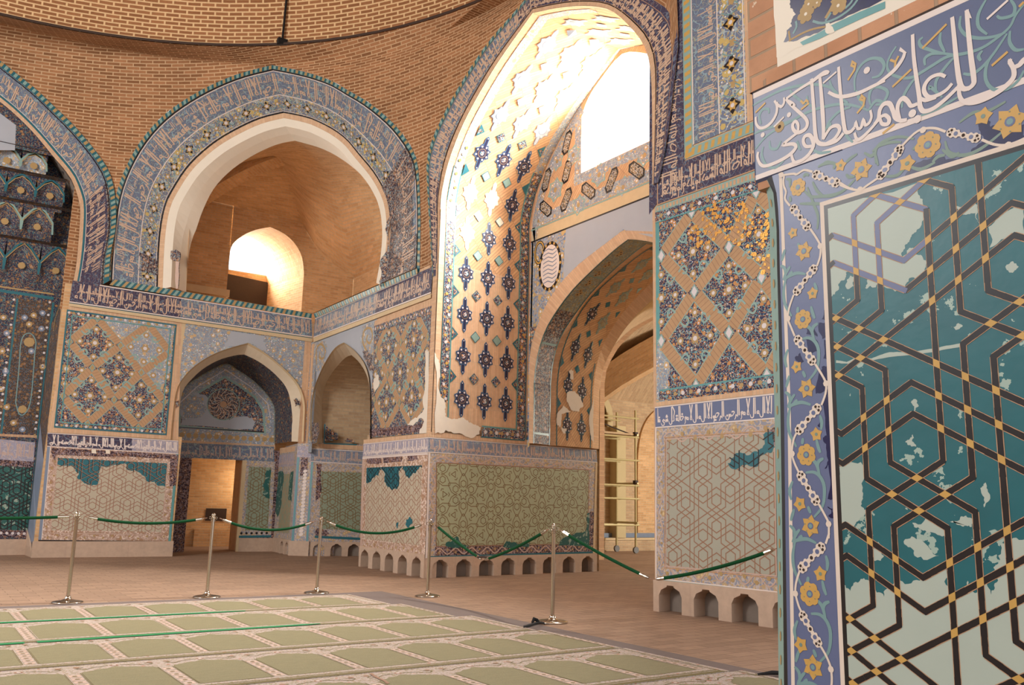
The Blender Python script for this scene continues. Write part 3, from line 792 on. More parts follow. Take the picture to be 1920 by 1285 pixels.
pts = A.pxs([(345,606), (340,640), (334,700), (331,735)]); dr.stroke(pts, .07, 'cream_strip', 3)
gp = A.pxs(pA2([(600,780),(1000,835),(985,900),(1040,1050),(960,1010),(800,920),(660,960),(500,970),(560,880)])); dr.poly(ragged(gp, .04, 2, 12), 'plaster_grey', 3)
for q in n1o[::2]:
    for z in (.14,): dr.disc((q[0], q[1]+z), .022, 'dot_white', 2, 6)
mb.build('brick_strip', wall_left)
# pilaster in the corner: turquoise fillets and a white twisted shaft
mb = MB(); dr = Dr(mb, PF)
for u in (.0, PF.L-.07): dr.rect(u, .3, u+.07, 2.1, 'blue_grey', 4); dr.rect(u+.02, .3, u+.05, 2.1, 'turq_tile', 5)
dr.rect(0, 2.1, PF.L, 2.34, 'script_ground_lilac', 4); dr.rect(.1, 1.7, .26, 2.1, 'vine_border_ink', 4)
cu = PF.px((568,950))[0]; z = .45
while z < 1.85:
    dr.disc((cu, z), .05, 'line_white', 4, 8, .036, .4); z += .075
mb.build('corner_pilaster', wall_left)

# high inscription band on the left wall with its cream fillet and rope moulding
band = Panel(A, [(130.3,567.2), (585.3,632.8), (584,597.6), (136,526)], .02)
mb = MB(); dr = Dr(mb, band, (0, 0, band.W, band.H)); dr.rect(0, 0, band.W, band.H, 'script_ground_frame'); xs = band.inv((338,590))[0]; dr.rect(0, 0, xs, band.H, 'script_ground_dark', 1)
dr.rect(0, 0, band.W, .022, 'line_white', 2); dr.rect(.5, band.H-.022, band.W, band.H, 'line_white', 2)
script(dr, .05, band.W-.05, band.H*.24, band.H*.66, .026, 'script_tan', 1, 3, second=None); script(dr, .1, band.W-.2, band.H*.52, band.H*.3, .018, 'script_tan', 3, 3, squeeze=1.3)
mb.build('high_inscription_band', wall_left)
fil = Panel(A, [(129,574), (585.3,641.5), (585.3,633.5), (130,567.8)], .03); mb, dr = mesh_panel('f', None, fil, 'cream_strip'); dr.rect(0, fil.H*.84, fil.W, fil.H, 'turq_dark', 1); mb.build('cream_fillet', wall_left)
rp = Panel(A, [(205,534.5), (583.8,597), (585,588.5), (213,524)], .035); mb, dr = mesh_panel('r', None, rp, 'turq_dark')
for i in range(int(rp.W/.11)):
    x = i*.11; dr.poly([(x,0), (x+.06,0), (x+.085,rp.H), (x+.025,rp.H)], ('ochre_dull', 'turq_pale')[i % 2], 1)
for p, q in ((band, None),):
    pass
L0, L1 = A.px((205,524)), A.px((585,588.5)); mb.quad3(A.pt(L0[0],L0[1],.035), A.pt(L1[0],L1[1],.035), A.pt(L1[0],L1[1],-.5), A.pt(L0[0],L0[1],-.5), 'brick_gallery')
mb.build('rope_moulding', wall_left)
# plinth under the left pier
mb = MB(); L0, L1 = A.px((58,1045))[0]+.0, uR+.02
for P in ([(L0,0), (L1,0), (L1,.30), (L0,.30)],): mb.face([A.pt(u, z, .03) for u, z in P], 'plinth_stone', P)
mb.face([A.pt(L0,.3,.03), A.pt(L1,.3,.03), A.pt(L1,.3,-.02), A.pt(L0,.3,-.02)], 'plinth_stone', [(0,0),(3,0),(3,.05),(0,.05)])
for u in (L0, L1): mb.face([A.pt(u,0,.03), A.pt(u,.3,.03), A.pt(u,.3,-.1), A.pt(u,0,-.1)], 'plinth_stone', [(0,0),(0,.3),(.1,.3),(.1,0)])
mb.build('baseboard_left', **S)

# ---- niche interior (left wall): back wall with tiled tympanum, doorway, right flank
A2 = A.moved(-1.45); nb = MB(); u_l = A2.px((330,1030))[0]-1.0; u_r = A2.px((511,1034))[0]
dl, drr = A2.px((352,950))[0], A2.px((451,950))[0]; dz = A2.px((405,861))[1]
for P in ([(u_l,0), (dl,0), (dl,2.3), (u_l,2.3)], [(drr,0), (u_r,0), (u_r,2.3), (drr,2.3)], [(dl,dz), (drr,dz), (drr,2.3), (dl,2.3)]):
    nb.face([A2.pt(*q) for q in P], 'vine_border_ink', P)
zi = A2.px((420,826))[1]
tb_px = pN1([(0,560),(30,420),(105,330),(200,262),(280,215),(365,178),(420,212),(500,265),(570,330),(610,385),(628,430),(630,520),(628,620)])
tb = arch_smooth(A2.pxs(tb_px), 6, 3); P = [(tb[0][0], 2.2)]+[tuple(q) for q in tb]+[(tb[-1][0], 2.2)]
nb.face([A2.pt(*q) for q in P], 'floral_faded', P)
niche_back = nb.build('wall_niche_back', **S)
mb = MB(); dr = Dr(mb, A2)
t1 = A2.pxs(pN1([(105,520),(110,440),(180,360),(260,310),(355,255),(430,300),(520,365),(565,440),(575,560),(110,525)]))
dr.poly(t1, 'floral_dark', 1); dr.stroke(t1, .05, 'turq_pale', 2, closed=True)
dr.poly(ragged(A2.pxs(pN1([(110,430),(180,340),(235,350),(280,390),(300,460),(380,490),(480,470),(520,500),(510,540),(112,518)])), .05, 2, 21), 'plaster_grey', 3)
dr.poly(ragged(A2.pxs(pN1([(115,430),(180,350),(230,360),(260,420),(200,480),(120,490)])), .05, 2, 22), 'floral_faded', 4)
c = A2.px(pN1([(347,405)])[0]); dr.disc(c, .36, 'floral_ink', 4, 18)
for i in range(14):
    a = i*PI/7; dr.stroke(smooth([(c[0]+.1*math.cos(a), c[1]+.1*math.sin(a)), (c[0]+.22*math.cos(a+.5), c[1]+.22*math.sin(a+.5)), (c[0]+.33*math.cos(a+.1), c[1]+.33*math.sin(a+.1))], 3), .016, 'script_tan', 5)
dr.disc(c, .08, 'line_tan', 5, 8); dr.stroke([(c[0]+.36*math.cos(i*PI/9), c[1]+.36*math.sin(i*PI/9)) for i in range(18)], .02, 'turq_pale', 5, closed=True)
tb2 = A2.pxs(pN1([(105,400),(200,310),(360,215),(500,310),(590,400),(605,480)])); dr.stroke(tb2, .02, 'dot_white', 2)
dr.stroke(tb[6:], .06, 'soffit_tile', 3)
b0, b1 = A2.px(pN1([(105,590)])[0]), A2.px(pN1([(625,612)])[0])
dr.stroke(A2.pxs(pN1([(105,530),(570,556)])), .03, 'black_tile', 3); dr.stroke(A2.pxs(pN1([(90,612),(630,640)])), .1, 'brick_edging', 3)
for i in range(14):
    f = i/13; q = A2.px(pN1([(120+490*f, 572+26*f)])[0]); dr.disc(q, .06, 'ochre_dull', 3, 8)
mb.build('tympanum_tiles', niche_back)
pan = Panel(A2, [(335,858), (514,866), (514,838), (335,830)], .004); mb = MB(); dr = Dr(mb, pan, (0,0,pan.W,pan.H)); dr.rect(0,0,pan.W,pan.H,'script_ground_frame'); script(dr, .03, pan.W-.03, pan.H*.25, pan.H*.62, .02, 'line_pink', 1, 2); mb.build('inscription_band', niche_back)
pan = Panel(A2, [(446,1009), (508,1008), (516,866), (456,863)], .004); mb, dr = mesh_panel('n', None, pan, 'vine_border'); sb = pan.sub(.14,.16,.08,.14); d2 = Dr(mb, sb, (0,0,sb.W,sb.H)); d2.rect(0,0,sb.W,sb.H,'dado_sage',1); strapwork(d2, sb.W, sb.H, .0625, .015, 'line_olive', 2)
d2.poly(ragged([(sb.W*.62,sb.H*.7),(sb.W*.8,sb.H*.95),(sb.W,sb.H*.95),(sb.W,sb.H*.5),(sb.W*.7,sb.H*.55)], .05, 2, 8), 'teal_green', 3); dr.rect(0,0,pan.W,.05,'turq_dark',4)
for i in range(6): dr.disc((pan.W*(i+.6)/6.5, .1), .03, 'black_tile', 4, 7)
mb.build('dado_panel', niche_back)
mb = MB(); P = [(drr+.02,0), (u_r,0), (u_r,.3), (drr+.02,.3)]; mb.face([A2.pt(q[0],q[1],.03) for q in P], 'plinth_stone', P); mb.face([A2.pt(drr+.02,.3,.03), A2.pt(u_r,.3,.03), A2.pt(u_r,.3,-.02), A2.pt(drr+.02,.3,-.02)], 'plinth_stone', [(0,0)]*4); mb.build('baseboard_niche', **S)
# vault of the niche: soffit between the white band and the back wall
bk = halves(tb, 18, 22); b3 = [A2.pt(u, z) for u, z in bk]
st = Strip(i3, b3); mb = MB(); st.fill(mb, 'floral_alcove', n=3); mb.build('trim_1', **S)
# right flank of the niche
fl0, fl1 = np.array(A2.pt(u_r, 0)), np.array(A.pt(uP0, 0)); FR = Face(fl0[:2], fl1[:2]); FR.n = FR.n
mb = MB(); P = [(0,.3), (FR.L,.3), (FR.L,2.35), (0,2.35)]; mb.face([FR.pt(*q) for q in P], 'vine_border', P)
rw = MB(); ptop = b3[-8:]; itop = i3[-8:]
wall_flank = mb.build('wall_niche_right', **S)
mb = MB(); d2 = Dr(mb, FR); d2.rect(.35, .45, FR.L-.12, 1.75, 'dado_sage', 1); d2.clip = (.35, .45, FR.L-.12, 1.75); strapwork(d2, FR.L, 1.9, .0625, .014, 'line_tan', 2)
d2.clip = None; d2.poly(ragged([(0,.9),(.3,.8),(.45,1.2),(.5,1.75),(0,1.8)], .06, 2, 7), 'teal_green', 4); d2.poly(ragged([(FR.L-.5,1.2),(FR.L-.15,1.1),(FR.L-.12,1.8),(FR.L-.42,1.8)], .05, 2, 6), 'teal_green', 4)
d2.rect(0, 1.92, FR.L, 2.2, 'script_ground_lilac', 3); script(d2, .05, FR.L-.05, 1.98, .2, .02, 'line_pink', 2, 4); d2.rect(0, 2.24, FR.L, 2.36, 'brick_edging', 3)
mb.build('dado_panel', wall_flank)
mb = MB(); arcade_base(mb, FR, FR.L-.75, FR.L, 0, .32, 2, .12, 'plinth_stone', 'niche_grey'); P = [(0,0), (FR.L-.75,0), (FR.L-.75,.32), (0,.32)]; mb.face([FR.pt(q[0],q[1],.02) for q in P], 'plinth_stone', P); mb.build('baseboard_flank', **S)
mb = MB(); q0 = np.array(A.pt(uP0,0,.05)); q1 = np.array(A.pt(uE-.05,0,.05)); n_ = A.n
for P in ([(-.03,0), (PF.L+.02,0), (PF.L+.02,.31), (-.03,.31)],): mb.face([PF.pt(u, z, .04) for u, z in P], 'plinth_stone', P)
mb.face([PF.pt(-.03,.31,.04), PF.pt(PF.L+.02,.31,.04), PF.pt(PF.L+.02,.31,-.05), PF.pt(-.03,.31,-.05)], 'plinth_stone', [(0,0)]*4)
mb.build('baseboard_corner', **S)
# passage beyond the doorway
mb = MB(); z1 = dz
def a2(u, z, d): return A2.pt(u, z, d)
jr = .9
P = [a2(drr,0,0), a2(drr+.02,0,-jr), a2(drr+.02,z1,-jr), a2(drr,z1,0)]; mb.face(P, 'brick_arris', [(0,0),(jr,0),(jr,z1),(0,z1)])
P = [a2(dl,0,0), a2(dl,0,-2.2), a2(dl,z1+.6,-2.2), a2(dl,z1+.6,0)]; mb.face(P, 'brick_passage', [(0,0),(2.2,0),(2.2,z1),(0,z1)])
P = [(dl-.3,0), (drr+1.6,0), (drr+1.6,2.6), (dl-.3,2.6)]; mb.face([a2(u, z, -2.2) for u, z in P], 'brick_gallery', P)
pw = [(dl-.3,1.35), (dl+.5,1.2), (drr-.1,1.55), (drr+1.6,1.4), (drr+1.6,2.6), (dl-.3,2.6)]; R = ragged(pw, .12, 2, 31); mb.face([a2(u, z, -2.19) for u, z in R], 'brick_gallery', R)
P = [a2(drr+.02,0,-jr), a2(drr+1.6,0,-jr), a2(drr+1.6,2.6,-jr), a2(drr+.02,2.6,-jr)]; mb.face(P, 'brick_gallery', [(0,0),(1.6,0),(1.6,2.6),(0,2.6)])
P = [a2(dl-.3,2.6,0), a2(drr+1.6,2.6,0), a2(drr+1.6,2.6,-2.2), a2(dl-.3,2.6,-2.2)]; mb.face(P, 'brick_gallery', [(0,0),(2,0),(2,2),(0,2)])
P = [a2(dl-.1,0,-.2), a2(drr,0,-.2), a2(drr,.1,-.9), a2(dl-.1,.1,-.9)]
mb.quad3(a2(drr-.55,.0,-2.1), a2(drr+.6,.0,-2.1), a2(drr+.6,.42,-2.1), a2(drr-.55,.42,-2.1), 'brick_gallery'); mb.quad3(a2(drr-.55,.42,-2.1), a2(drr+.6,.42,-2.1), a2(drr+.6,.42,-2.19), a2(drr-.55,.42,-2.19), 'cream_strip')
mb.quad3(a2(drr-.3,.62,-2.17), a2(drr+.2,.62,-2.17), a2(drr+.2,.92,-2.17), a2(drr-.3,.92,-2.17), 'iron_dark')
dd = mb.build('door_1', **S)
mb = MB(); mb.box(*(np.minimum(a2(drr-.03,0,.01), a2(drr+.05,0,-.05)), np.maximum(a2(drr-.03,0,.01), a2(drr+.05,z1,-.05))), 'cream_strip')
mb.build('door_jamb', dd)
# ================================================================== right pier next to the corner (faces B and C), its niche and the corner of the band
pB5 = lambda pts: Q(pts, 580, 760, 6.4); pB3 = lambda pts: Q(pts, 580, 500, 6.4)
wp = MB()
uB = B.px((676,1060))[0]
plan = [C.pt(0,0)[:2], C.pt(C.L,0)[:2], C.pt(C.L,0)[:2]+np.array([0,3.0]), B.pt(uB,0,-3.6)[:2], B.pt(uB,0)[:2]]
wp.prism(plan, .33, 2.42, 'brick_passage'); cc = np.mean(np.array(plan), axis=0); wp.prism([np.array(p)+(cc-p)*.16 for p in plan], 0, .34, 'niche_grey')
uBu = B.px((694,815))[0]
plan = [C.pt(0,0)[:2], C.pt(2.1,0)[:2], B.pt(uBu,0,-2.1)[:2], B.pt(uBu,0)[:2]]
wp.prism(plan, 2.3, 5.25, 'brick_edging')
n2o = arch_smooth(B.pxs(pB([(58,660),(56,600),(58,520),(70,440),(100,360),(140,290),(170,255),(200,240),(240,270),(280,320),(300,370),(308,430),(310,520),(310,650)])), 7, 3)
ztopB = line_fn(B.px((587.8,641)), B.px((808,557)))
spandrel(wp, B, n2o[::-1], ztopB, 'plaster_grey', 0.0)
a = n2o[0][0]; P = [(a, 2.2), (B.L, 2.2), (B.L, ztopB(B.L)), (a, ztopB(a))]; wp.face([B.pt(*q) for q in P], 'floral_faded', P)
wall_right = wp.build('wall_right', **S)

pan = Panel(B, [(675.5,1031), (797,1048.6), (803,849.5), (680,858)], .005); W, H = pan.W, pan.H
mb, dr = mesh_panel('d', None, pan, 'dado_cream'); bw = .2
dr.clip = (bw, bw, W-bw, H-bw); strapwork(dr, W, H, .0625, .013, 'dado_line', 1, .2, .3); dr.clip = None
R = ragged(pan.invs(pB5([(672,676),(1362,668),(1352,760),(1290,780),(1240,820),(1190,880),(1150,820),(1120,735),(1075,790),(1080,950),(1050,1010),(960,980),(900,920),(912,830),(862,755),(830,850),(740,920),(675,920)])), .05, 2, 41); dr.poly(R, 'teal_far', 2)
md = MaskDr(mb, pan, (0, 0, W, H), [tuple(p) for p in R]); strapwork(md, W, H, .0625, .016, 'black_tile', 3, .2, .3)
dr.frame(0, 0, W, H, bw, 'vine_border_pink', 4); dr.clip = None
dr.poly(ragged(pan.invs(pB5([(690,625),(850,610),(870,690),(700,700)])), .03, 2, 5), 'vine_border_ink', 6); dr.poly(ragged(pan.invs(pB5([(880,615),(1110,600),(1110,680),(890,690)])), .03, 2, 6), 'vine_border_ink', 6); dr.poly(ragged(pan.invs(pB5([(1170,600),(1300,595),(1310,660),(1180,670)])), .03, 2, 7), 'vine_border_ink', 6)
pk = lambda pts: Q(pts, 620, 940, 6.4)
dr.poly(ragged(pan.invs(pk([(905,220),(960,190),(985,270),(940,320),(900,290)])), .03, 2, 8), 'teal_far', 6); dr.poly(ragged(pan.invs(pk([(790,260),(815,250),(810,320),(795,330)])), .02, 2, 9), 'teal_far', 6)
sb = pan.sub(.1,.02,.1,H-bw*.9); wave_vine(Dr(mb, sb), sb.W, sb.H, .3, .025, 'line_pink', 'ochre_dull', 7)
dr.rect(-.0, 0, .09, H, 'line_pink', 7); dr.rect(.0, H-.03, W, H, 'line_white', 8)
mb.build('dado_panel', wall_right)
inscription('inscription_band', wall_right, B, [(680,857.5),(803,849),(803.4,820),(681.6,832.4)], 'script_ground_lilac', 'line_white', 2, d=.008, w=.022)
pan = Panel(B, [(681.6,832.2),(803.4,819.8),(803.6,812.5),(681.7,825)], .006); mb, dr = mesh_panel('b', None, pan, 'brick_edging'); mb.build('brick_course', wall_right)
# lozenge field
pan = Panel(B, [(693,821.5),(803.5,812),(812,562),(703,602)], .004); W, H = pan.W, pan.H; mb, dr = mesh_panel('l', None, pan, 'floral_pier')
nodes = [pan.invs(r) for r in ([(778,583),(730,602)], [(802,632),(751.5,642),(706,656)], [(774,692),(727,703)], [(797,750),(749,756),(702,750)], [(770,797),(722,806)])]
for r in nodes: r.sort(key=lambda q: q[0])
lozenge_field(dr, pan, nodes, 5, .14, 'floral_pier', 'brick_lozenge', 'turq_pale', 'ochre_dull', 'ochre_dull', 1)
dr.rect(0, H-.1, W, H, 'brick_edging', 7); dr.rect(0, H-.24, W, H-.1, 'floral_dark', 7); dr.rect(0, .03, W, .16, 'vine_border_ink', 7)
for i in range(22): dr.disc((W*(i+.5)/22, H-.17), .026, ('dot_white','ochre_dull')[i % 2], 8, 6)
R = ragged(pan.invs(pB([(545,270),(562,268),(558,632),(520,628),(525,605),(540,575),(525,560),(500,585),(470,590),(480,575),(510,560),(540,520),(535,470),(545,400)])), .04, 2, 14); dr.poly(R, 'plaster_patch', 9)
dr.poly(ragged(pan.invs(pB([(325,390),(345,375),(350,410),(328,450),(322,430)])), .03, 2, 15), 'plaster_patch', 9); dr.poly(ragged(pan.invs(pB([(468,545),(475,530),(478,555)])), .02, 2, 16), 'plaster_patch', 9)
mb.build('lozenge_panel', wall_right)
# brick arris at the pier corner
mb = MB(); q = B.px((806,700))[0]
pan = Panel(B, [(803,819),(797.5,819.5),(805,600),(818,480)], .012)
st = Strip([B.pt(.0,2.3,.012), B.pt(.0,5.22,.012)], [B.pt(.16,2.3,.012), B.pt(.16,5.22,.012)]); st.fill(mb, 'brick_edging')
st = Strip([C.pt(.0,2.3,.012), C.pt(.0,6.2,.012)], [C.pt(.1,2.3,.012), C.pt(.1,6.2,.012)]); st.fill(mb, 'brick_edging'); mb.build('brick_arris', wall_right)
# niche of the right wall
n2i_px = pB([(103,700),(100,600),(100,500),(110,430),(140,370),(190,310),(215,293),(228,290),(260,320),(290,370),(305,430),(308,500),(308,560),(306,690)])
B3 = B.moved(-.3); n2i = arch_smooth(B3.pxs(n2i_px), 7, 3); ho, hi = halves(n2o, 21, 20), halves(n2i, 21, 20)
o3 = [B.pt(u, z, .012) for u, z in ho]; i3b = [B3.pt(u, z) for u, z in hi]
st = Strip(i3b, o3); mb = MB(); st.fill(mb, 'plaster_cream'); st.fill(mb, 'cream_strip', st.H*.95, st.H*1.1, .002); mb.build('niche_arch_band', wall_right)
mb = MB(); dr = Dr(mb, B)
for x, y, r in ((600,700,.34),(683,640,.36)):
    c = B.px((x,y)); pass
sp = lambda pts, w, m: dr.stroke(smooth(B.pxs(pB3(pts)), 3), w, m, 3)
dr.poly(ragged(B.pxs(pB3([(70,900),(190,890),(215,960),(200,1100),(160,1240),(80,1270)])), .04, 2, 3), 'floral_faded', 2)
dr.poly(ragged(B.pxs(pB3([(640,720),(785,660),(785,1150),(760,1270),(700,1200),(640,1030),(610,900)])), .04, 2, 4), 'floral_faded', 2)
dr.poly(ragged(B.pxs(pB3([(640,1020),(700,1000),(765,1060),(770,1270),(720,1250),(650,1090)])), .04, 2, 5), 'floral_ink', 3)
sp([(90,1180),(85,1000),(140,930),(190,1000),(170,1100),(120,1090),(130,1030)], .05, 'ochre_dull'); sp([(690,1010),(640,900),(660,770),(730,740),(760,830),(730,920),(690,890),(700,820)], .05, 'ochre_dull')
dr.rect(B.L-.16, 2.38, B.L-.0, ztopB(B.L)-.05, 'brick_edging', 4)
dr.poly(ragged(B.pxs(pB5([(35,210),(110,200),(125,300),(90,450),(30,460),(20,330)])), .03, 2, 6), 'floral_ink', 3)
mb.build('spandrel_tiles', wall_right)
# deep niche: vault, side wall, end
dirx = np.array([1.0, -.24, 0.0]); dirx /= np.linalg.norm(dirx)
back = [p+dirx*2.0 for p in i3b]; st = Strip(i3b, back); mb = MB(); st.fill(mb, 'brick_passage', n=2, swap=True); 
mb.face([p for p in back], 'brick_passage', [(p[1], p[2]) for p in back]); mb.build('trim_2', **S)
S2 = Face((7.33,18.2), (8.9,17.72)); mb = MB(); P = [(0,.28), (S2.L,.28), (S2.L,2.42), (0,2.42)]; mb.face([S2.pt(*q) for q in P], 'vine_border', P)
a_, b_ = S2.pt(S2.L,0), np.array([9.0,14.5,0]); mb.quad3(a_, b_, b_+[0,0,2.5], a_+[0,0,2.5], 'brick_passage'); wall_niche_side = mb.build('wall_niche_side', **S)
pan = Panel(S2, [(590,1009), (676,1013), (680,873), (593,870)], .004); mb, dr = mesh_panel('n', None, pan, 'vine_border'); sb = pan.sub(.1,.2,.02,.16); d2 = Dr(mb, sb, (0,0,sb.W,sb.H)); d2.rect(0,0,sb.W,sb.H,'dado_sage',1); strapwork(d2, sb.W, sb.H, .056, .015, 'line_olive', 2, .1, .1)
dr.poly(ragged([(0,pan.H*.5),(.1,pan.H*.55),(.12,pan.H),(.0,pan.H)], .04, 2, 3), 'vine_border_ink', 3); dr.poly(ragged([(.02,.04),(.3,.02),(.26,.18),(.04,.2)], .04, 2, 4), 'vine_border_ink', 3); dr.rect(0,0,pan.W,.05,'turq_dark',4); mb.build('dado_panel', wall_niche_side)
inscription('inscription_band', wall_niche_side, S2, [(583,866),(679,872),(681,846),(583,841)], 'script_ground', 'line_pink', 3, d=.004, w=.02)
pan = Panel(S2, [(583,840),(681,845),(681,836),(583,832)], .008); mb, dr = mesh_panel('b', None, pan, 'brick_edging'); mb.build('brick_course', wall_niche_side)
pan = Panel(S2, [(608,830),(672,833),(672,790),(608,790)], .006); mb = MB(); dr = Dr(mb, pan)
dr.poly(ragged(pan.invs(pB5([(185,215),(215,260),(260,310),(345,345),(335,420),(230,430),(180,450)])), .03, 2, 3), 'floral_dark', 0); dr.poly(ragged(pan.invs(pB5([(425,425),(460,395),(520,415),(560,455),(430,450)])), .02, 2, 4), 'floral_dark', 0); dr.stroke(pan.invs(pB5([(180,460),(570,475)])), .03, 'turq_dark', 1); dr.stroke(pan.invs(pB5([(185,230),(178,460)])), .03, 'turq_dark', 1); mb.build('surviving_tile', wall_niche_side)
mb = MB(); arcade_base(mb, S2, .05, S2.L-.1, 0, .3, 4, .12, 'plinth_stone', 'niche_grey', .03); mb.build('baseboard_niche_side', **S)

# band of face B
band = Panel(B, [(808,550), (587.8,633.6), (591,597), (812,500)], .02)
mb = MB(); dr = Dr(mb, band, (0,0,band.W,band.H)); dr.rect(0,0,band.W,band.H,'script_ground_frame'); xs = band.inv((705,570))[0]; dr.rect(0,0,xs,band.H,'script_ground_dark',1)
dr.rect(0,0,band.W,.022,'line_white',2); dr.rect(.6,band.H-.022,band.W,band.H,'line_white',2); script(dr, .05, band.W-.05, band.H*.24, band.H*.64, .028, 'script_tan', 0, 3); script(dr, .1, band.W-.2, band.H*.5, band.H*.3, .018, 'script_tan', 2, 3, squeeze=1.3)
mb.build('high_inscription_band', wall_right)
fil = Panel(B, [(808,558.5), (587.8,642), (587.8,634.3), (808,550.7)], .03); mb, dr = mesh_panel('f', None, fil, 'cream_strip'); mb.build('cream_fillet', wall_right)
rp = Panel(B, [(783,513), (591,596.5), (588,588.5), (783,503)], .035); mb, dr = mesh_panel('r', None, rp, 'turq_dark')
for i in range(int(rp.W/.11)): x = i*.11; dr.poly([(x,0),(x+.06,0),(x+.085,rp.H),(x+.025,rp.H)], ('ochre_dull','turq_pale')[i % 2], 1)
L0, L1 = B.px((783,503)), B.px((588,588.5)); mb.quad3(B.pt(L0[0],L0[1],.035), B.pt(L1[0],L1[1],.035), B.pt(L1[0],L1[1],-.5), B.pt(L0[0],L0[1],-.5), 'brick_gallery'); mb.build('rope_moulding', wall_right)

# face C: dado, inscription, brick course
pan = Panel(C, [(797.5,1047), (1115,1037.5), (1120,868), (803,849.5)], .005); W, H = pan.W, pan.H; mb, dr = mesh_panel('d', None, pan, 'vine_border')
inn = Panel(C, [(817,1026), (1102,1021), (1105,881), (817.5,867)], .007); d2 = Dr(mb, inn, (0,0,inn.W,inn.H)); d2.rect(0,0,inn.W,inn.H,'dado_green',0)
star_dado(d2, inn.W, inn.H, .667, .0135, 'line_olive', 1, .55, .18)
d2.frame(0,0,inn.W,inn.H,.016,'line_brown',2); d2.frame(-.02,-.02,inn.W+.02,inn.H+.02,.016,'line_pink',2)
pw = lambda pts: Q(pts, 640, 855, 2.989)
d2.clip = None
for j, pp in enumerate(([(1390,320),(1388,500),(1215,505),(1225,480),(1300,440),(1370,420),(1375,330)], [(910,500),(925,478),(960,485),(985,495),(1060,490),(1050,512),(905,512)], [(580,505),(600,480),(640,455),(665,480),(720,505),(700,512)])):
    d2.poly(ragged(inn.invs(pw(pp)), .04, 2, 60+j), 'teal_green', 3)
sb = pan.sub(.0,.03,.0,H-.17); d3 = Dr(mb, sb); d3.rect(.18,0,sb.W,sb.H,'vine_border_ink',4); wave_vine(Dr(mb, sb.sub(.18,0,0,0)), sb.W-.18, sb.H, .32, .02, 'line_pink', 'ochre_dull', 5)
sb = pan.sub(.15,H-.15,.1,.03); wave_vine(Dr(mb, sb), sb.W, sb.H, .5, .025, 'line_pink', 'ochre_dull', 5)
sb = pan.sub(.03,.2,W-.17,.15); wave_vine(Dr(mb, sb), sb.W, sb.H, .4, .025, 'line_pink', 'ochre_dull', 5, 'y')
dr.poly(ragged(pan.invs(pw([(1392,315),(1420,310),(1428,540),(1385,540),(1390,400)])), .02, 2, 63), 'vine_border_ink', 5)
dr.rect(0,0,W,.03,'turq_dark',6); dr.rect(W-.05,0,W,H,'cream_strip',7); dr.rect(0,0,.035,H,'line_white',7)
mb.build('star_dado_panel', wall_right)
inscription('inscription_band', wall_right, C, [(803,849),(1120,867.8),(1117.8,844),(803.4,820)], 'script_ground', 'line_pink', 1, d=.008, w=.02)
pan = Panel(C, [(803.4,819.6),(1117.8,843.4),(1117,835),(803.8,810)], .008); mb, dr = mesh_panel('b', None, pan, 'brick_edging'); mb.build('brick_course', wall_right)
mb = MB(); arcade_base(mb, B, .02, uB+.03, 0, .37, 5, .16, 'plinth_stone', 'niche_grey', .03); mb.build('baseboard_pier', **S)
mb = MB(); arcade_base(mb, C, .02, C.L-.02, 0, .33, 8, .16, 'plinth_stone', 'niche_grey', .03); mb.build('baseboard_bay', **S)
# ================================================================== corner arch over the band, gallery behind it
Lf = A.pt(*A.px((200,525))); Rf = B.pt(*B.px((787,510))); Li = A.pt(*A.px((298,545))); Ri = B.pt(*B.px((718,537)))
OF = Face(Lf[:2], Rf[:2]); IF = Face(Li[:2], Ri[:2])
o_px = [(200,525),(203,470),(207,430),(217,368),(234,318),(261,268),(301,221),(351,184),(401,157),(451,137),(510,122),(569,134),(619,150),(650,168),(690,191),(734,227),(764,264),(780,294),(786,330),(789,420),(787,510)]
i_px = [(296,545),(298,480),(302,430),(311,385),(328,351),(355,311),(395,274),(435,248),(485,224),(532,212),(585,224),(640,254),(673,291),(703,328),(724,368),(731,401),(733,440),(728,490),(719,537)]
oc = arch_smooth(OF.pxs(o_px), 10, 3); ic = arch_smooth(IF.pxs(i_px), 9, 3); NS = 30
o3 = [OF.pt(u, z) for u, z in halves(oc, 30, NS)]; i3 = [IF.pt(u, z) for u, z in halves(ic, 27, NS)]
def lean(P, Q_, f): return [a+(b-a)*f for a, b in zip(P, Q_)]
ring = Strip(i3, o3); mb = MB(); ring.fill(mb, 'floral_frame', n=2)
dr = Dr(mb, ring); W, H = ring.W, ring.H
ring.fill(mb, 'script_ground_frame', H*.40, H*.88, .003)
for y, w_, m in ((.395,.022,'line_white'), (.885,.02,'line_white'), (.91,.03,'black_tile'), (.02,.03,'black_tile'), (.05,.014,'line_white')): ring.fill(mb, m, H*y-w_/2, H*y+w_/2, .006)
ring.fill(mb, 'turq_dark', H*.925, H*1.0, .005)
for i in range(int(W/.1)):
    x = i*.1; dr.poly([(x,H*.93), (x+.055,H*.93), (x+.08,H), (x+.025,H)], ('ochre_dull','turq_pale')[i % 2], 5)
script(dr, .1, W-.1, H*.50, H*.35, .034, 'script_tan', 1, 4); script(dr, .2, W-.4, H*.70, H*.13, .018, 'script_tan', 4, 4, squeeze=2.0)
nfl = 22
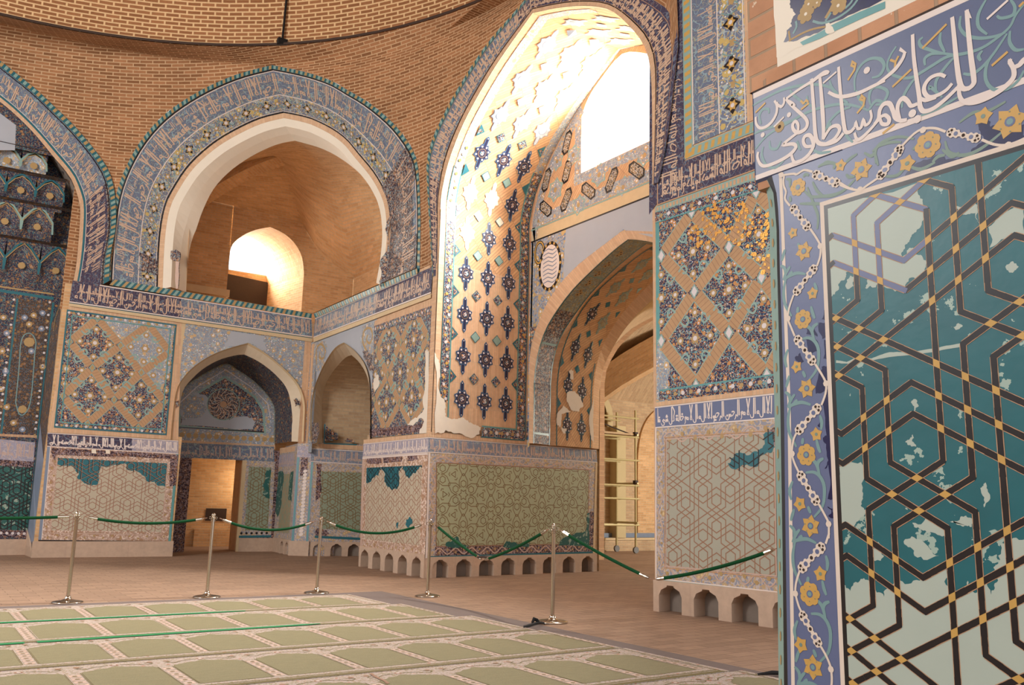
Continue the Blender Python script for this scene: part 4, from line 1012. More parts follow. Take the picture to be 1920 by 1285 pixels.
for i in range(nfl):
    x = W*(i+.5)/nfl; c = (x, H*.22); dr.star(c, H*.105, H*.055, 4, 'black_tile', 3, 0); dr.star(c, H*.075, H*.045, 6, 'ochre_dull', 4); dr.disc(c, H*.035, 'dot_white', 5, 7)
    x = W*(i+1)/nfl; dr.star((x, H*.22), H*.07, H*.04, 5, 'ochre_dull', 3); dr.disc((x, H*.22), H*.025, 'dot_white', 4, 6)
    for sg in (1, -1): dr.stroke(smooth([(x, H*.22), (x+sg*W/nfl*.25, H*(.22+.1*(1 if i % 2 else -1))), (x+sg*W/nfl*.42, H*.22)], 3), .018, 'vine_turq', 3)
# older dark patches low on both flanks
for x0, x1, y0, y1 in ((.35,.75,.02,.4), (W-2.3,W-.05,.0,.9)):
    R = ragged([(x0,H*y0),(x1,H*y0),(x1,H*y1),((x0+x1)/2,H*(y1-.1)),(x0,H*y1)], .12, 2, int(x0*10)); 
    cells = 14
    for a in range(cells):
        for b in range(6):
            xa, xb = x0+(x1-x0)*a/cells, x0+(x1-x0)*(a+1)/cells; ya, yb = H*(y0+(y1-y0)*b/6), H*(y0+(y1-y0)*(b+1)/6)
            if inside(((xa+xb)/2,(ya+yb)/2), [tuple(p) for p in R]): dr.poly([(xa,ya),(xb,ya),(xb,yb),(xa,yb)], 'floral_ink', 6)
script(dr, W-2.2, W-.1, H*.49, H*.34, .03, 'script_tan', 2, 8)
trim_corner = mb.build('trim_3', **S)
# brick arris, white plaster reveal
nin = np.cross(IF.e, [0,0,1.0]); nin = IF.n
e3 = [p-IF.n*.02+(q-p)*.0 for p, q in zip(i3, o3)]
def inset(curve, amt, cen):
    return [p+(cen-p)/np.linalg.norm(cen-p)*amt for p in curve]
cen = .5*(i3[0]+i3[-1])+np.array([0,0,1.2])
b3 = [p-IF.n*.03 for p in inset(i3, .10, cen)]
st = Strip(b3, i3); m2 = MB(); st.fill(m2, 'brick_edging')
b4 = [p-IF.n*.12 for p in inset(i3, .24, cen)]
WF = Face((Li-IF.n*.55)[:2], (Ri-IF.n*.55)[:2])
w_px = [(349,548),(352,490),(360,450),(368,430),(380,395),(402,352),(435,318),(475,291),(519,271),(553,264),(602,278),(640,298),(673,324),(700,355),(710,378),(717,410),(720,440),(719,490),(713,534)]
w3 = [WF.pt(u, z) for u, z in halves(arch_smooth(WF.pxs(w_px), 9, 3), 27, NS)]
m4 = [a+(b-a)*.55+IF.n*.03 for a, b in zip(b4, w3)]
for P, R_, m in ((b4, b3, 'plaster_white'), (m4, b4, 'plaster_white'), (w3, m4, 'plaster_white')):
    Strip(P, R_).fill(m2, m)
m2.build('plaster_reveal', trim_corner)
for pts in ([(318,472),(330,468),(338,476),(335,490),(320,486)], [(329,490),(336,492),(334,540),(330,542)]):
    q = Q(pts, 0, 0, 1); f = IF.moved(-.1); R = ragged(f.pxs(q), .02, 2, 5); mm = MB(); mm.face([f.pt(x, y) for x, y in R], 'floral_ink' if pts[0][0] < 325 else 'line_pink', R); mm.face([f.pt(x, y, -.02) for x, y in R], 'floral_ink', R)
    mm.build('surviving_tile', trim_corner)
q = [(733,405),(722,430),(726,470),(712,500),(713,537),(722,535),(732,470)]; f = IF.moved(.02); R = ragged(f.pxs(q), .06, 2, 8); mm = MB(); mm.face([f.pt(x, y) for x, y in R], 'floral_ink', R); mm.build('surviving_tile', trim_corner)

# gallery room
GY = 21.0; G1 = Face((4.0, GY), (9.26, GY)); G1.n = np.array([0,-1.0,0]); GX = 9.26; G2 = Face((GX, GY), (GX, 14.0))
zs, zf = 7.03, 5.22
wl_, wr_ = G1.px((429,500))[0], G1.px((570,515))[0]; zsill = G1.px((470,548))[1]-.9
mb = MB()
top_px = [(428,505),(429,478),(437,458),(455,442),(480,431),(507,426),(532,438),(552,456),(566,482),(570,515)]
ac = arch_smooth(G1.pxs(top_px), 5, 3)
for i in range(1, len(ac)): ac[i] = np.array((max(ac[i][0], ac[i-1][0]+.002), ac[i][1]))
def zt(u): return 9.3
for (u0, z0), (u1_, z1_) in zip(ac, ac[1:]):
    P = [(u0,z0), (u1_,z1_), (u1_,zt(0)), (u0,zt(0))]; mb.face([G1.pt(*p) for p in P], 'brick_gallery', P)
for a, b in ((0, ac[0][0]+.003), (ac[-1][0]-.003, G1.L+.06)):
    P = [(a,zf-.6), (b,zf-.6), (b,9.3), (a,9.3)]; mb.face([G1.pt(*p, -.006) for p in P], 'brick_gallery', P)
dep = 1.7; back = [np.array(G1.pt(ac[0][0]+(u-ac[0][0])*.80, z-.05, -dep)) for u, z in ac]; front = [G1.pt(u, z) for u, z in ac]
Strip(front, back).fill(mb, 'brick_gallery', swap=False)
a, b = np.array(G1.pt(ac[-1][0], zf-.6)), np.array(G1.pt(ac[0][0]+(ac[-1][0]-ac[0][0])*.80, zf-.6, -dep))
mb.quad3(a, b, back[-1], front[-1], 'brick_gallery'); a2_, b2_ = np.array(G1.pt(ac[0][0], zf-.6)), np.array(G1.pt(ac[0][0], zf-.6, -dep)); mb.quad3(a2_, b2_, back[0], front[0], 'brick_gallery')
GB = G1.moved(-dep); ws = [GB.px(p) for p in ((429,506),(523,521))]
P = [(0,zf-.6), (G1.L,zf-.6), (G1.L,ws[1][1]), (0,ws[0][1])]
P = [(ac[0][0]-.2,zf-.6), (ws[1][0]+.35,zf-.6), (ws[1][0]+.35,ws[1][1]), (ac[0][0]-.2,ws[0][1])]; mb.face([GB.pt(*p) for p in P], 'brick_gallery', P)
# right jamb strip and head of the window in the back plane
wp_ = smooth(GB.pxs([(429,506),(429,472),(440,450),(460,437),(485,432),(505,444),(518,470),(523,521)]), 3)
bq = [GB.px((0,0))]*0
rb = resample([(p[0]-GB.a[0], p[2]) for p in back], len(wp_))
m_b = [GB.pt(q[0], q[1]) for q in wp_]; m_a = [GB.pt(ac[0][0]+(u-ac[0][0])*.8, z-.05) for u, z in resample(ac, len(wp_))]
Strip(m_b, m_a).fill(mb, 'brick_gallery')
for f0, z0_, z1_ in ((.0, ws[0][1]-.75, ws[0][1]-.1),):
    P = [(ac[0][0]-.1,z0_), (ws[1][0]-.02,z0_-.1), (ws[1][0]-.02,z1_-.1), (ac[0][0]-.1,z1_)]; mb.face([GB.pt(p[0],p[1],.06) for p in P], 'iron_dark', P)
    mb.face([GB.pt(ws[1][0]-.02,z0_-.1,.06), GB.pt(ws[1][0]-.02,z1_-.1,.06), GB.pt(ws[1][0]-.02,z1_-.1,0), GB.pt(ws[1][0]-.02,z0_-.1,0)], 'iron_dark', [(0,0)]*4)
# right wall, floor, left pier with its coping
P = [(0,zf-.6), (G2.L,zf-.6), (G2.L,7.9), (0,7.9)]; mb.face([G2.pt(*p) for p in P], 'brick_gallery', P)
mb.face([(3.4,18.95,zf-.1), (7.2,18.95,zf-.1), (7.2,13,zf-.1), (9.3,13,zf-.1), (9.3,GY+.05,zf-.1), (3.4,GY+.05,zf-.1)], 'brick_gallery', [(3.4,18.4),(7.2,18.4),(7.2,13),(9.3,13),(9.3,21),(3.4,21)])
mb.quad3((4.2,18.95,zf-.6), (4.2,GY,zf-.6), (4.2,GY,9), (4.2,18.95,9), 'brick_gallery'); mb.quad3((7.6,14.2,zf-.6), (9.3,14.2,zf-.6), (9.3,14.2,9), (7.6,14.2,9), 'brick_gallery')
wall_gallery = mb.build('wall_gallery', **S)
mb = MB()
l0, l1 = G1.px((360,535)), G1.px((431,546)); t_ = .16
f = G1.moved(.3)
for px_l in (((356,533),(431,546),(431,557),(356,545)),):
    q = f.pxs(px_l); lo = f.pt(q[0][0]-.6, q[0][1], 0); hi = f.pt(q[1][0], q[2][1], 0)
    mb.box((q[0][0]+f.a[0]-.6, f.a[1], q[2][1]), (q[1][0]+f.a[0], GY+.02, q[2][1]+.17), 'cream_strip'); mb.box((q[0][0]+f.a[0]-.6, f.a[1]+.08, zf-.1), (q[1][0]+f.a[0]-.06, GY+.02, q[2][1]), 'brick_gallery')
q = G1.px((572,575)); mb.box((G1.px((575,575))[0]+G1.a[0], GY-.35, zf-.05+.18), (GX, GY+.0, zf+.3), 'cream_strip')
mb.build('gallery_ledge', wall_gallery)
# brick vault of the gallery, with one rib
def wtop(f):
    """outer edge of the vault: along the back wall, then the right wall"""
    path = [np.array((4.2, 18.5, 8.2)), np.array((4.2, GY, 8.3)), np.array((5.4, GY, 8.35)), np.array((7.7, GY, 8.3)), np.array((8.3, GY, 7.5)), np.array((GX, GY, zs)), np.array((GX, 18.2, zs)), np.array((GX, 15.0, zs)), np.array((7.7, 14.2, 7.2))]
    return resample(path, f)
wt = wtop(len(w3)); mb = MB(); K = 8; rows = []
for j in range(K+1):
    t = j/K; row = []
    for a, b in zip(w3, wt):
        p = a+(b-a)*t; p = p+np.array([0,0,1.0])*(math.sin(PI*t)*.75+ (0 if t < .999 else 0)); row.append(p)
    rows.append(row)
for j in range(K): Strip(rows[j], rows[j+1]).fill(mb, 'brick_gallery', swap=False)
mb.build('gallery_vault', wall_gallery, smooth=True, weld=True)
mb = MB()
for a, b, w_ in (((4.3,20.9,7.3),(7.35,18.35,9.3),.5), ((9.2,20.95,7.05),(6.4,18.5,9.3),.4)):
    A_, B_ = np.array(a), np.array(b); pts = [A_+(B_-A_)*t+np.array([0,0,.42*math.sin(PI*t)]) for t in np.linspace(0,1,12)]
    d = np.cross(B_-A_, [0,0,1.0]); d /= np.linalg.norm(d)
    L_, R_ = [p+d*w_/2 for p in pts], [p-d*w_/2 for p in pts]; up = np.array([0,0,.5])
    Strip(L_, R_).fill(mb, 'brick_gallery', swap=True); Strip(L_, [p+up for p in L_]).fill(mb, 'brick_gallery'); Strip(R_, [p+up for p in R_]).fill(mb, 'brick_gallery')
mb.build('vault_rib', wall_gallery)
# outside wall around the gallery so that light only enters by the window
mb = MB(); mb.quad3((3.4,18.95,4.6), (3.4,GY+.1,4.6), (3.4,GY+.1,10.5), (3.4,18.95,10.5), 'brick_gallery'); mb.quad3((2.15,19.0,4.8), (4.1,19.0,4.8), (4.1,19.0,7.4), (2.15,19.0,7.4), 'brick_vault'); mb.build('wall_gallery_side', **S)
w2 = MB(); f = GB.moved(-.05); st = Strip([GB.pt(q[0],q[1],-.2) for q in wp_], [GB.pt(q[0],q[1],.0) for q in wp_]); st.fill(w2, 'plaster_white'); w2.build('window_2', **S)

# ================================================================== tall arch of the deep bay: frame on the pier face
oL_px = [(812,520),(806,430),(801,340),(801,300),(812,258),(830,220),(852,178),(878,135),(905,94),(930,62),(955,34),(990,0)]
iL = [(0,5.0),(0,5.8),(-.02,6.3),(.05,6.62),(.2,7.02),(.57,7.55),(1.14,8.06),(1.62,8.40),(2.36,8.82)]
iR = [(3.0,8.62),(3.62,8.36),(4.05,8.10),(4.44,7.66),(4.68,7.29),(4.79,6.95),(4.82,6.5),(4.82,5.8),(4.82,5.28)]
oL = FP.pxs(oL_px)[:-1]+[np.array((2.36,9.2))]; oL[0][1] = 5.0
oR = [np.array((2*2.39-p[0], p[1])) for p in oL[:-1]][::-1]; oR[-1][1] = 5.28
il = [np.array(p, float) for p in iL]; ir = [np.array(p, float) for p in iR]
NB = 26
icur = resample(smooth(il, 3), NB)[:-1]+resample(smooth([il[-1]]+ir, 3), NB); ocur = resample(smooth(oL, 3), NB)[:-1]+resample(smooth([oL[-1]]+oR, 3), NB)
fi = [FP.pt(u, z, .0) for u, z in icur]; fo = [FP.pt(u, z, .0) for u, z in ocur]
bay_ring = Strip(fi, fo); W, H = bay_ring.W, bay_ring.H; mb = MB(); bay_ring.fill(mb, 'floral_frame'); dr = Dr(mb, bay_ring)
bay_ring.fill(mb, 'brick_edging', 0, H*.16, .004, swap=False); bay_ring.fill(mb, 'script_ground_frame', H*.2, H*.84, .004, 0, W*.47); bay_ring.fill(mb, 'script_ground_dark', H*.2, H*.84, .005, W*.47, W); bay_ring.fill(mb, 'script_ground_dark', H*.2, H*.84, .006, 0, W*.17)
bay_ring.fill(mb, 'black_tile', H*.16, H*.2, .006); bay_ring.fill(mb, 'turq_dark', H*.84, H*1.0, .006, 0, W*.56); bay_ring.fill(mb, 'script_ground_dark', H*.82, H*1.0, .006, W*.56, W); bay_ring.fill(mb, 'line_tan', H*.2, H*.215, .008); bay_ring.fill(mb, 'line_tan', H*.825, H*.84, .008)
for i in range(int(W*.56/.1)): x = i*.1; dr.poly([(x,H*.88),(x+.055,H*.88),(x+.08,H),(x+.025,H)], ('ochre_dull','turq_pale')[i % 2], 6)
script(dr, .1, W-.1, H*.32, H*.44, .024, 'script_tan', 4, 6); script(dr, .15, W-.3, H*.55, H*.24, .018, 'script_tan', 2, 6, squeeze=1.2)
trim_bay = mb.build('trim_4', **S)

# barrel of the bay (intrados) from the pier face back to the inner wall; left jamb carries the star panel
DX = 2.03
def barrel(s, j, curve=None):
    u, z = icur[j]; p = FP.pt(u, z); return np.array([p[0]+s, p[1]+s*.0713*(1-u/2.41), z])
jl = [np.array((-0.0, z)) for z in (2.27, 3.0, 3.8, 4.6)]
prof = jl+[np.array(p) for p in icur]; prof = [p for i, p in enumerate(prof)]
pl = [np.array(FP.pt(u, z)) for u, z in prof]
for i, p in enumerate(pl):
    if prof[i][0] < .06 and prof[i][1] < 6.5: q = np.array(C.pt(0, prof[i][1])); pl[i] = q*(1 if prof[i][1] < 6.0 else .5)+p*(0 if prof[i][1] < 6.0 else .5)
slope = [.0713*(1-q[0]/2.41) for q in prof]
front = pl; rear = [p+np.array([DX+.12, (DX+.12)*s, 0]) for p, s in zip(pl, slope)]
BAY = Strip(front, rear)              # x: up the jamb and over the vault, y: depth into the bay
mb = MB(); BAY.fill(mb, 'brick_star', n=4)
for j in range(1):
    pass
BAY.fill(mb, 'brick_edging', 0, .11, .003, swap=False); BAY.fill(mb, 'brick_edging', 2.0, BAY.H, .003)
barrel_o = mb.build('trim_5', **S)
zx = lambda z: z-2.27              # jamb height -> arc coordinate (straight part)
mb = MB(); dr = Dr(mb, BAY)
LH = 9.3; BAY.fill(mb, 'floral_dark', .14, .30, .005, zx(2.85), zx(6.0)); BAY.fill(mb, 'floral_faded', .14, .30, .005, zx(6.0), BAY.W-zx(6.0))
BAY.fill(mb, 'floral_dark', 1.80, 1.98, .005, 0.05, zx(7.3)); BAY.fill(mb, 'floral_faded', 1.80, 1.98, .005, zx(7.3), BAY.W-zx(6))
BAY.fill(mb, 'turq_tile', .30, .325, .007, zx(2.6), zx(7)); BAY.fill(mb, 'turq_tile', 1.775, 1.80, .007, .05, zx(7.3)); BAY.fill(mb, 'turq_dark', 1.98, 2.0, .007, .05, zx(7.3)); BAY.fill(mb, 'turq_dark', .125, .14, .007, zx(2.9), zx(7))
cols = (.58, 1.06, 1.53); step = .735
import itertools
for r in range(14):
    x = zx(2.935)+r*step
    for ci, y in enumerate(cols):
        if r <= 6: pal = PAL_BLUE
        else: pal = PAL_FADED
        if r == 5 and ci < 2: pal = PAL_WHITE
        if r == 4 and ci == 0: pal = PAL_WHITE
        if x > BAY.W-.4: continue
        # star axis runs up the wall
        star_motif(dr, (x, y), .168, pal, 5, 1.0, vert=False)
    for ci, y in enumerate(((cols[0]+cols[1])/2, (cols[1]+cols[2])/2)):
        xx = x+step/2; p = 'floral_dark' if r % 2 == 0 else 'turq_pale'
        if r >= 7: p = 'plaster_grey'
        if r == 4: p = 'plaster_patch'
        dr.disc((xx, y), .105, 'turq_dark' if r < 7 else 'blue_grey', 8, 4); dr.disc((xx, y), .09, p, 9, 4)
    for y, sg in ((.325, 1), (1.775, -1)):
        xx = x+step/2
        if r < 7: dr.poly([(xx-.12,y),(xx+.12,y),(xx,y+sg*.13)], 'turq_dark', 8); dr.poly([(xx-.08,y),(xx+.08,y),(xx,y+sg*.09)], 'floral_dark', 9)
# bottom border and lost tile showing white plaster
dr.rect(.06, 1.02, .22, 1.98, 'floral_dark', 8); dr.rect(.22, 1.02, .245, 1.80, 'turq_tile', 9); dr.rect(.04, 1.0, .06, 1.98, 'turq_dark', 9)
for i in range(7): dr.disc((.14, 1.1+.12*i), .035, ('dot_white','ochre_dull')[i % 2], 10, 7)
for r in range(40):
    x = .4+r*.12
    for y in (.22, 1.89): dr.disc((x, y+.03*math.sin(r)), .03, ('dot_white','ochre_tile')[r % 2], 8, 6)
zz = lambda pts: [(zx(C.px(p)[1]), C.px(p)[0]) for p in p5(pts)]
R = ragged(zz([(522,1145),(518,690),(532,720),(548,790),(552,930),(575,1010),(580,1050),(610,1064),(660,1060),(705,1072),(748,1095),(778,1112),(770,1150),(640,1145)]), .06, 3, 77); dr.poly(R, 'plaster_patch', 13)
mb.build('star_panel', barrel_o)

# ================================================================== inner wall of the bay: tympanum with the big window and the lower arch
pD = lambda pts: Q(pts, 960, 360, 6.4); pE = lambda pts: Q(pts, 960, 400, 2.9219)
e0 = D.pxs(pE([(97,1180),(97,900),(99,780),(128,650),(190,500),(235,430),(280,370),(335,312),(390,262),(500,178),(610,95)]))
def mirrored(c): ua = c[-1][0]; return c+[np.array((2*ua-p[0], p[1])) for p in c[-2::-1]]
e0[0][1] = 2.27
c0 = mirrored([np.array(p) for p in e0]); c0s = arch_smooth(c0, len(e0)-1, 3); ua = e0[-1][0]
D0 = 0.0; zmid = line_fn(D.px((994.4,454.5)), D.px((1219.4,366)))
rp_ = [np.array([(9.1-0), p[1]]) for p in rear]
mb = MB(); uL = -.05; uRr = 5.2
spandrel(mb, D, c0s, lambda u: zmid(u), 'floral_tymp')
a, b = c0s[0][0], c0s[-1][0]
for x0, x1 in ((uL, a), (b, uRr)): P = [(x0,2.2),(x1,2.2),(x1,zmid(x1)),(x0,zmid(x0))]; mb.face([D.pt(*p) for p in P], 'floral_tymp', P)
w0u, wz = 1.49, 6.93; w1u = 3.62
def vault_z(u):   # height of the bay vault over the inner wall
    v = u-.02
    pts = [(p[0], p[1]) for p in icur]
    best = None
    for p, q in zip(pts, pts[1:]):
        if p[0] <= v <= q[0]: return p[1]+(q[1]-p[1])*(v-p[0])/max(1e-6, q[0]-p[0])
    return 6.3
zt_ = 9.1
# wall above the fillet: below the window, left and right of it, and over its head
P = [(uL,zmid(uL)),(uRr,zmid(uRr)),(uRr,wz),(w1u,wz),(w0u,wz),(uL,wz)]; mb.face([D.pt(*p) for p in P], 'brick_star', P)
whead = smooth([(w0u,8.0),(w0u+.2,8.28),(w0u+.5,8.48),((w0u+w1u)/2,8.72),(w1u-.5,8.48),(w1u-.2,8.28),(w1u,8.0)], 3)
for P in ([(uL,wz),(w0u,wz),(w0u,zt_),(uL,zt_)], [(w1u,wz),(uRr,wz),(uRr,zt_),(w1u,zt_)]): mb.face([D.pt(*p) for p in P], 'brick_star', P)
for p, q in zip(whead, whead[1:]): P = [(p[0],p[1]),(q[0],q[1]),(q[0],zt_),(p[0],zt_)]; mb.face([D.pt(*p_) for p_ in P], 'brick_star', P)
wall_bay = mb.build('wall_bay', **S)
# window reveal
mb = MB(); wc = [np.array((w0u,wz))]+[np.array(p) for p in whead]+[np.array((w1u,wz)), np.array((w0u,wz))]
Strip([D.pt(u, z) for u, z in wc], [D.pt(u, z, -.35) for u, z in wc]).fill(mb, 'plaster_white'); mb.build('window_1', **S)
# ornaments of the tympanum
mb = MB(); dr = Dr(mb, D)
fl = [D.px((994.4,454.5)), D.px((1219.4,366)), ]
for f0, w_, m, k in ((.10,.20,'cream_strip',2), (-.01,.03,'black_tile',3), (.22,.03,'turq_pale',3), (.36,.22,'floral_faded',2)):
    dr.stroke([(uL, zmid(uL)+f0), (uRr, zmid(uRr)+f0)], w_, m, k)
edge = [(icur[i][0]+.16, icur[i][1]-.10) for i in range(6, NB-6)]; edge = [(max(.16, u), z) for u, z in edge if z > 6.0]
dr.stroke([(.14,6.3)]+edge, .2, 'floral_faded', 2); dr.stroke([(.02,6.3)]+[(u-.12, z+.06) for u, z in edge], .05, 'brick_edging', 3)
dr.stroke([(w0u-.1,wz-.15),(w0u-.1,8.2)], .16, 'floral_faded', 2); dr.stroke([(w0u-.2,wz-.1),(w1u,wz-.1)], .18, 'floral_faded', 2)
for x, y in ((1265,800),(1150,1010),(1265,960),(1260,1120),(1145,1170),(1385,1070),(1515,1010),(1655,955)):
    c = D.px(p2([(x,y)])[0]); rot = {1265:1.2,1150:1.2,1260:1.0,1145:-.7,1385:-.7,1515:1.0,1655:-.7}[x]
    ca, sa = math.cos(rot), math.sin(rot); hx = [(-.24,0),(-.17,.1),(.17,.1),(.24,0),(.17,-.1),(-.17,-.1)]
    dr.poly([(c[0]+x_*ca-y_*sa, c[1]+x_*sa+y_*ca) for x_, y_ in hx], 'black_tile', 3); dr.poly([(c[0]+x_*.8*ca-y_*.8*sa, c[1]+x_*.8*sa+y_*.8*ca) for x_, y_ in hx], 'cartouche_dark', 4)
for x, y, r in ((1300,870,.2),(1210,905,.19),(1200,1065,.24),(1330,1150,.2),(1445,980,.22),(1580,1050,.2),(1700,870,.2),(1105,1240,.16)):
    c = D.px(p2([(x,y)])[0]); dr.star(c, r, r*.72, 6, 'turq_pale', 2, .3); dr.star(c, r*.8, r*.6, 6, 'floral_faded', 3, .3); dr.disc(c, r*.22, 'ochre_dull', 4, 7)
g = D.pxs(pD([(868,355),(1690,20),(1690,500),(1335,450),(1180,580),(1000,740),(860,850),(850,600)])); g = ragged(g, .02, 1, 5)
gp = [np.array((max(p[0], 1.05), p[1])) for p in g]; dr.poly([(1.08,zmid(1.08)-.02),(uRr,zmid(uRr)-.02),(uRr,4.6),(ua+1.4,5.0),(ua,e0[-1][1]+.02)]+[(p[0],p[1]+.01) for p in c0s[:len(c0s)//2][::-1] if p[0] > 1.0], 'plaster_grey', 3)
c = D.px(pD([(455,890)])[0]); dr.disc(c, .34, 'black_tile', 4, 18, .46); dr.disc(c, .28, 'line_white', 5, 18, .40); 
for i in range(16):
    a = 2*PI*i/16; dr.disc((c[0]+.31*math.cos(a), c[1]+.43*math.sin(a)), .03, 'ochre_tile', 6, 6)
for j in range(9): dr.stroke(smooth([(c[0]-.2,c[1]-.3+.075*j),(c[0]-.05,c[1]-.27+.075*j),(c[0]+.08,c[1]-.32+.075*j),(c[0]+.2,c[1]-.28+.075*j)], 2), .018, 'blue_grey', 6)
c2_ = D.px(pD([(330,730)])[0]); dr.stroke([(c2_[0]+.14*math.cos(t), c2_[1]+.2*math.sin(t)) for t in np.linspace(.3, 5.6, 14)], .06, 'black_tile', 4); dr.stroke([(c2_[0]+.14*math.cos(t), c2_[1]+.2*math.sin(t)) for t in np.linspace(.3, 5.6, 14)], .03, 'ochre_tile', 5)
dr.poly(ragged(D.pxs(pE([(97,620),(140,615),(120,690),(100,760)])), .03, 2, 4), 'floral_dark', 4)
mb.build('tympanum_tiles', wall_bay)
# orders of the lower arch, stepping inwards; every curve lies in its own plane parallel to the inner wall
def order(pts, X, apex=None, zlow=2.27):
    f = Face((X, 12.7), (X, 7.6)); c = f.pxs(pE(pts)); c[0][1] = zlow; c = [np.array(p) for p in c]
    c = mirrored(c); n = len(pts)-1; c = halves(arch_smooth(c, n, 3), n*3, 22); return [f.pt(u, z) for u, z in c]
E0 = [D.pt(u, z, .01) for u, z in halves(c0s, (len(e0)-1)*3, 22)]
E1 = order([(118,1100),(119,1000),(120,900),(142,760),(182,640),(240,540),(330,420),(450,300),(560,200),(635,143)], 9.12)
E2 = order([(210,1100),(212,1000),(215,900),(238,760),(282,650),(342,560),(432,440),(560,310),(660,225),(735,168)], 9.62)
E3 = order([(236,1250),(238,1050),(242,900),(267,760),(312,640),(372,530),(452,430),(562,330),(680,232),(765,178)], 9.72)
E4 = order([(440,1260),(443,1050),(447,950),(462,840),(492,740),(542,640),(612,540),(702,440),(775,372),(835,330)], 10.62)
E5 = order([(476,1285),(478,1050),(481,950),(501,850),(541,760),(600,660),(670,570),(750,490),(820,430),(880,390)], 10.85)
mb = MB(); Strip(E1, E0).fill(mb, 'brick_edging'); Strip(E2, E3).fill(mb, 'brick_edging'); Strip(E5, E4).fill(mb, 'brick_edging'); 
trim_arch = mb.build('trim_6', **S)
mb = MB(); s1 = Strip(E1, E2); s1.fill(mb, 'soffit_tile', x0=s1.W*.28); s1.fill(mb, 'floral_ink', x1=s1.W*.28); s1.fill(mb, 'turq_dark', 0, .03, .004); s1.fill(mb, 'turq_dark', s1.H-.03, s1.H, .004)
dr = Dr(mb, s1)
for i in range(9):
    x = s1.W*(.02+.06*i)
    if i in (0, 3, 6): dr.rect(x-.02, .04, x+.02, s1.H-.04, 'vine_turq', 2, 1, 3)
for i, f in enumerate((.33,.36,.39,.42,.455)):
    x = s1.W*f
    for j in range(3): dr.disc((x+.05*(j-1), s1.H*(.4+.1*(j % 2))), .045, 'ochre_dull', 2, 6); dr.disc((x+.05*(j-1), s1.H*(.4+.1*(j % 2))), .018, 'iron_dark', 3, 6)
mb.build('soffit_band', trim_arch)
mb = MB(); s2 = Strip(E3, E4); s2.fill(mb, 'brick_star', n=2); dr = Dr(mb, s2); s2.fill(mb, 'turq_dark', .03, .06, .004); s2.fill(mb, 'turq_dark', s2.H-.08, s2.H-.05, .004, 0, s2.W*.2)
for r in range(12):
    x = .38+r*.72
    if x > s2.W*.53: break
    for ci, y in enumerate((.3, .66)):
        pal = PAL_INK if (r < 3 or (r == 3 and ci == 0)) else PAL_SAGE
        star_motif(dr, (x, y*s2.H/.95), .15, pal, 2, 1.0, vert=False)
    dr.disc((x+.36, .48*s2.H/.95), .085, 'turq_dark', 2, 4)
    for y, sg in ((.07,1),(s2.H-.1,-1)): dr.poly([(x+.26,y),(x+.46,y),(x+.36,y+sg*.1)], 'turq_dark', 2)
fE = Face(E3[0][:2], E4[0][:2])
def s2px(pts):
    out = []
    for p in pE(pts):
        q = fE.px(p); out.append((q[1]-2.27, q[0]*s2.H/fE.L))
    return out
for j, pp in enumerate(([(300,990),(340,975),(375,1000),(388,1050),(365,1085),(320,1080),(298,1040)], [(245,1110),(280,1065),(320,1090),(270,1110),(262,1180),(245,1170)], [(300,875),(325,870),(328,920),(312,915)], [(418,1120),(442,990),(445,1255),(430,1220)], [(270,1175),(298,1185),(290,1210),(272,1200)])):
    dr.poly(ragged(s2px(pp), .03, 2, 80+j), 'plaster_patch', 10)
mb.build('star_soffit', trim_arch)
# frame field at the foot of the soffit band
mb = MB(); f = Face(E1[0][:2], E2[0][:2]); P = [(0,2.27),(f.L,2.27),(f.L,2.3),(0,2.3)]
pan = Panel(C, [(987,820),(1031,824),(1031,793),(987,790)], .03); dr = Dr(mb, pan); dr.rect(0,0,pan.W,pan.H,'floral_dark'); dr.rect(0,-.05,pan.W,0,'turq_dark'); mb.build('foot_panel', trim_arch)
# right side of the bay, closed by the next pier's return
mb = MB(); P = [(7.5,7.72,0),(11.0,7.72,0),(11.0,7.72,9.3),(7.5,7.72,9.3)]; mb.quad3(*[np.array(p) for p in P], 'brick_passage'); mb.build('wall_bay_right', **S)
# roof over the bay so that daylight only comes by its window
mb = MB(); mb.quad3(np.array((7.0,7.2,9.5)), np.array((9.3,7.2,9.5)), np.array((9.3,13.2,9.5)), np.array((7.0,13.2,9.5)), 'brick_vault'); mb.quad3(np.array((9.15,7.3,6.8)), np.array((11.0,7.3,6.8)), np.array((11.0,13.4,6.8)), np.array((9.15,13.4,6.8)), 'brick_vault'); mb.quad3(np.array((7.2,13.3,2.4)), np.array((11.0,13.3,2.4)), np.array((11.0,13.3,6.8)), np.array((7.2,13.3,6.8)), 'brick_vault'); mb.build('ceiling_bay', **S)
# ================================================================== brick room beyond the lower arch
mb = MB()
E6f = Face((13.2, 13.4), (13.2, 6.0)); e6 = [np.array(p) for p in E6f.pxs(pE([(478,1285),(479,1000),(481,900),(500,830),(560,725),(640,645),(710,600),(790,560)]))]; e6[0][1] = 0.0
c6 = halves(arch_smooth(mirrored(e6), 7, 3), 21, 22); E6 = [E6f.pt(u, z) for u, z in c6]; e6h = [np.array(p) for p in e6]; e6h[0][1] = 2.27; E6h = [E6f.pt(u, z) for u, z in halves(arch_smooth(mirrored(e6h), 7, 3), 21, 22)]; E5b = [np.array(p) for p in E5]; E5b[0] = E5b[0]*1; 
Strip(E5b, E6h).fill(mb, 'brick_passage', n=3)
Strip(E6, [p+np.array([.16,0,0]) for p in E6]).fill(mb, 'brick_arris'); Strip([p+np.array([.16,0,0]) for p in E6], [p+np.array([.16,.0,.35]) for p in E6]).fill(mb, 'brick_passage')
mb.build('trim_7', **S)
mb = MB()
ws_ = [E6f.pt(u, z, -.62) for u, z in c6]
P = E6[0]
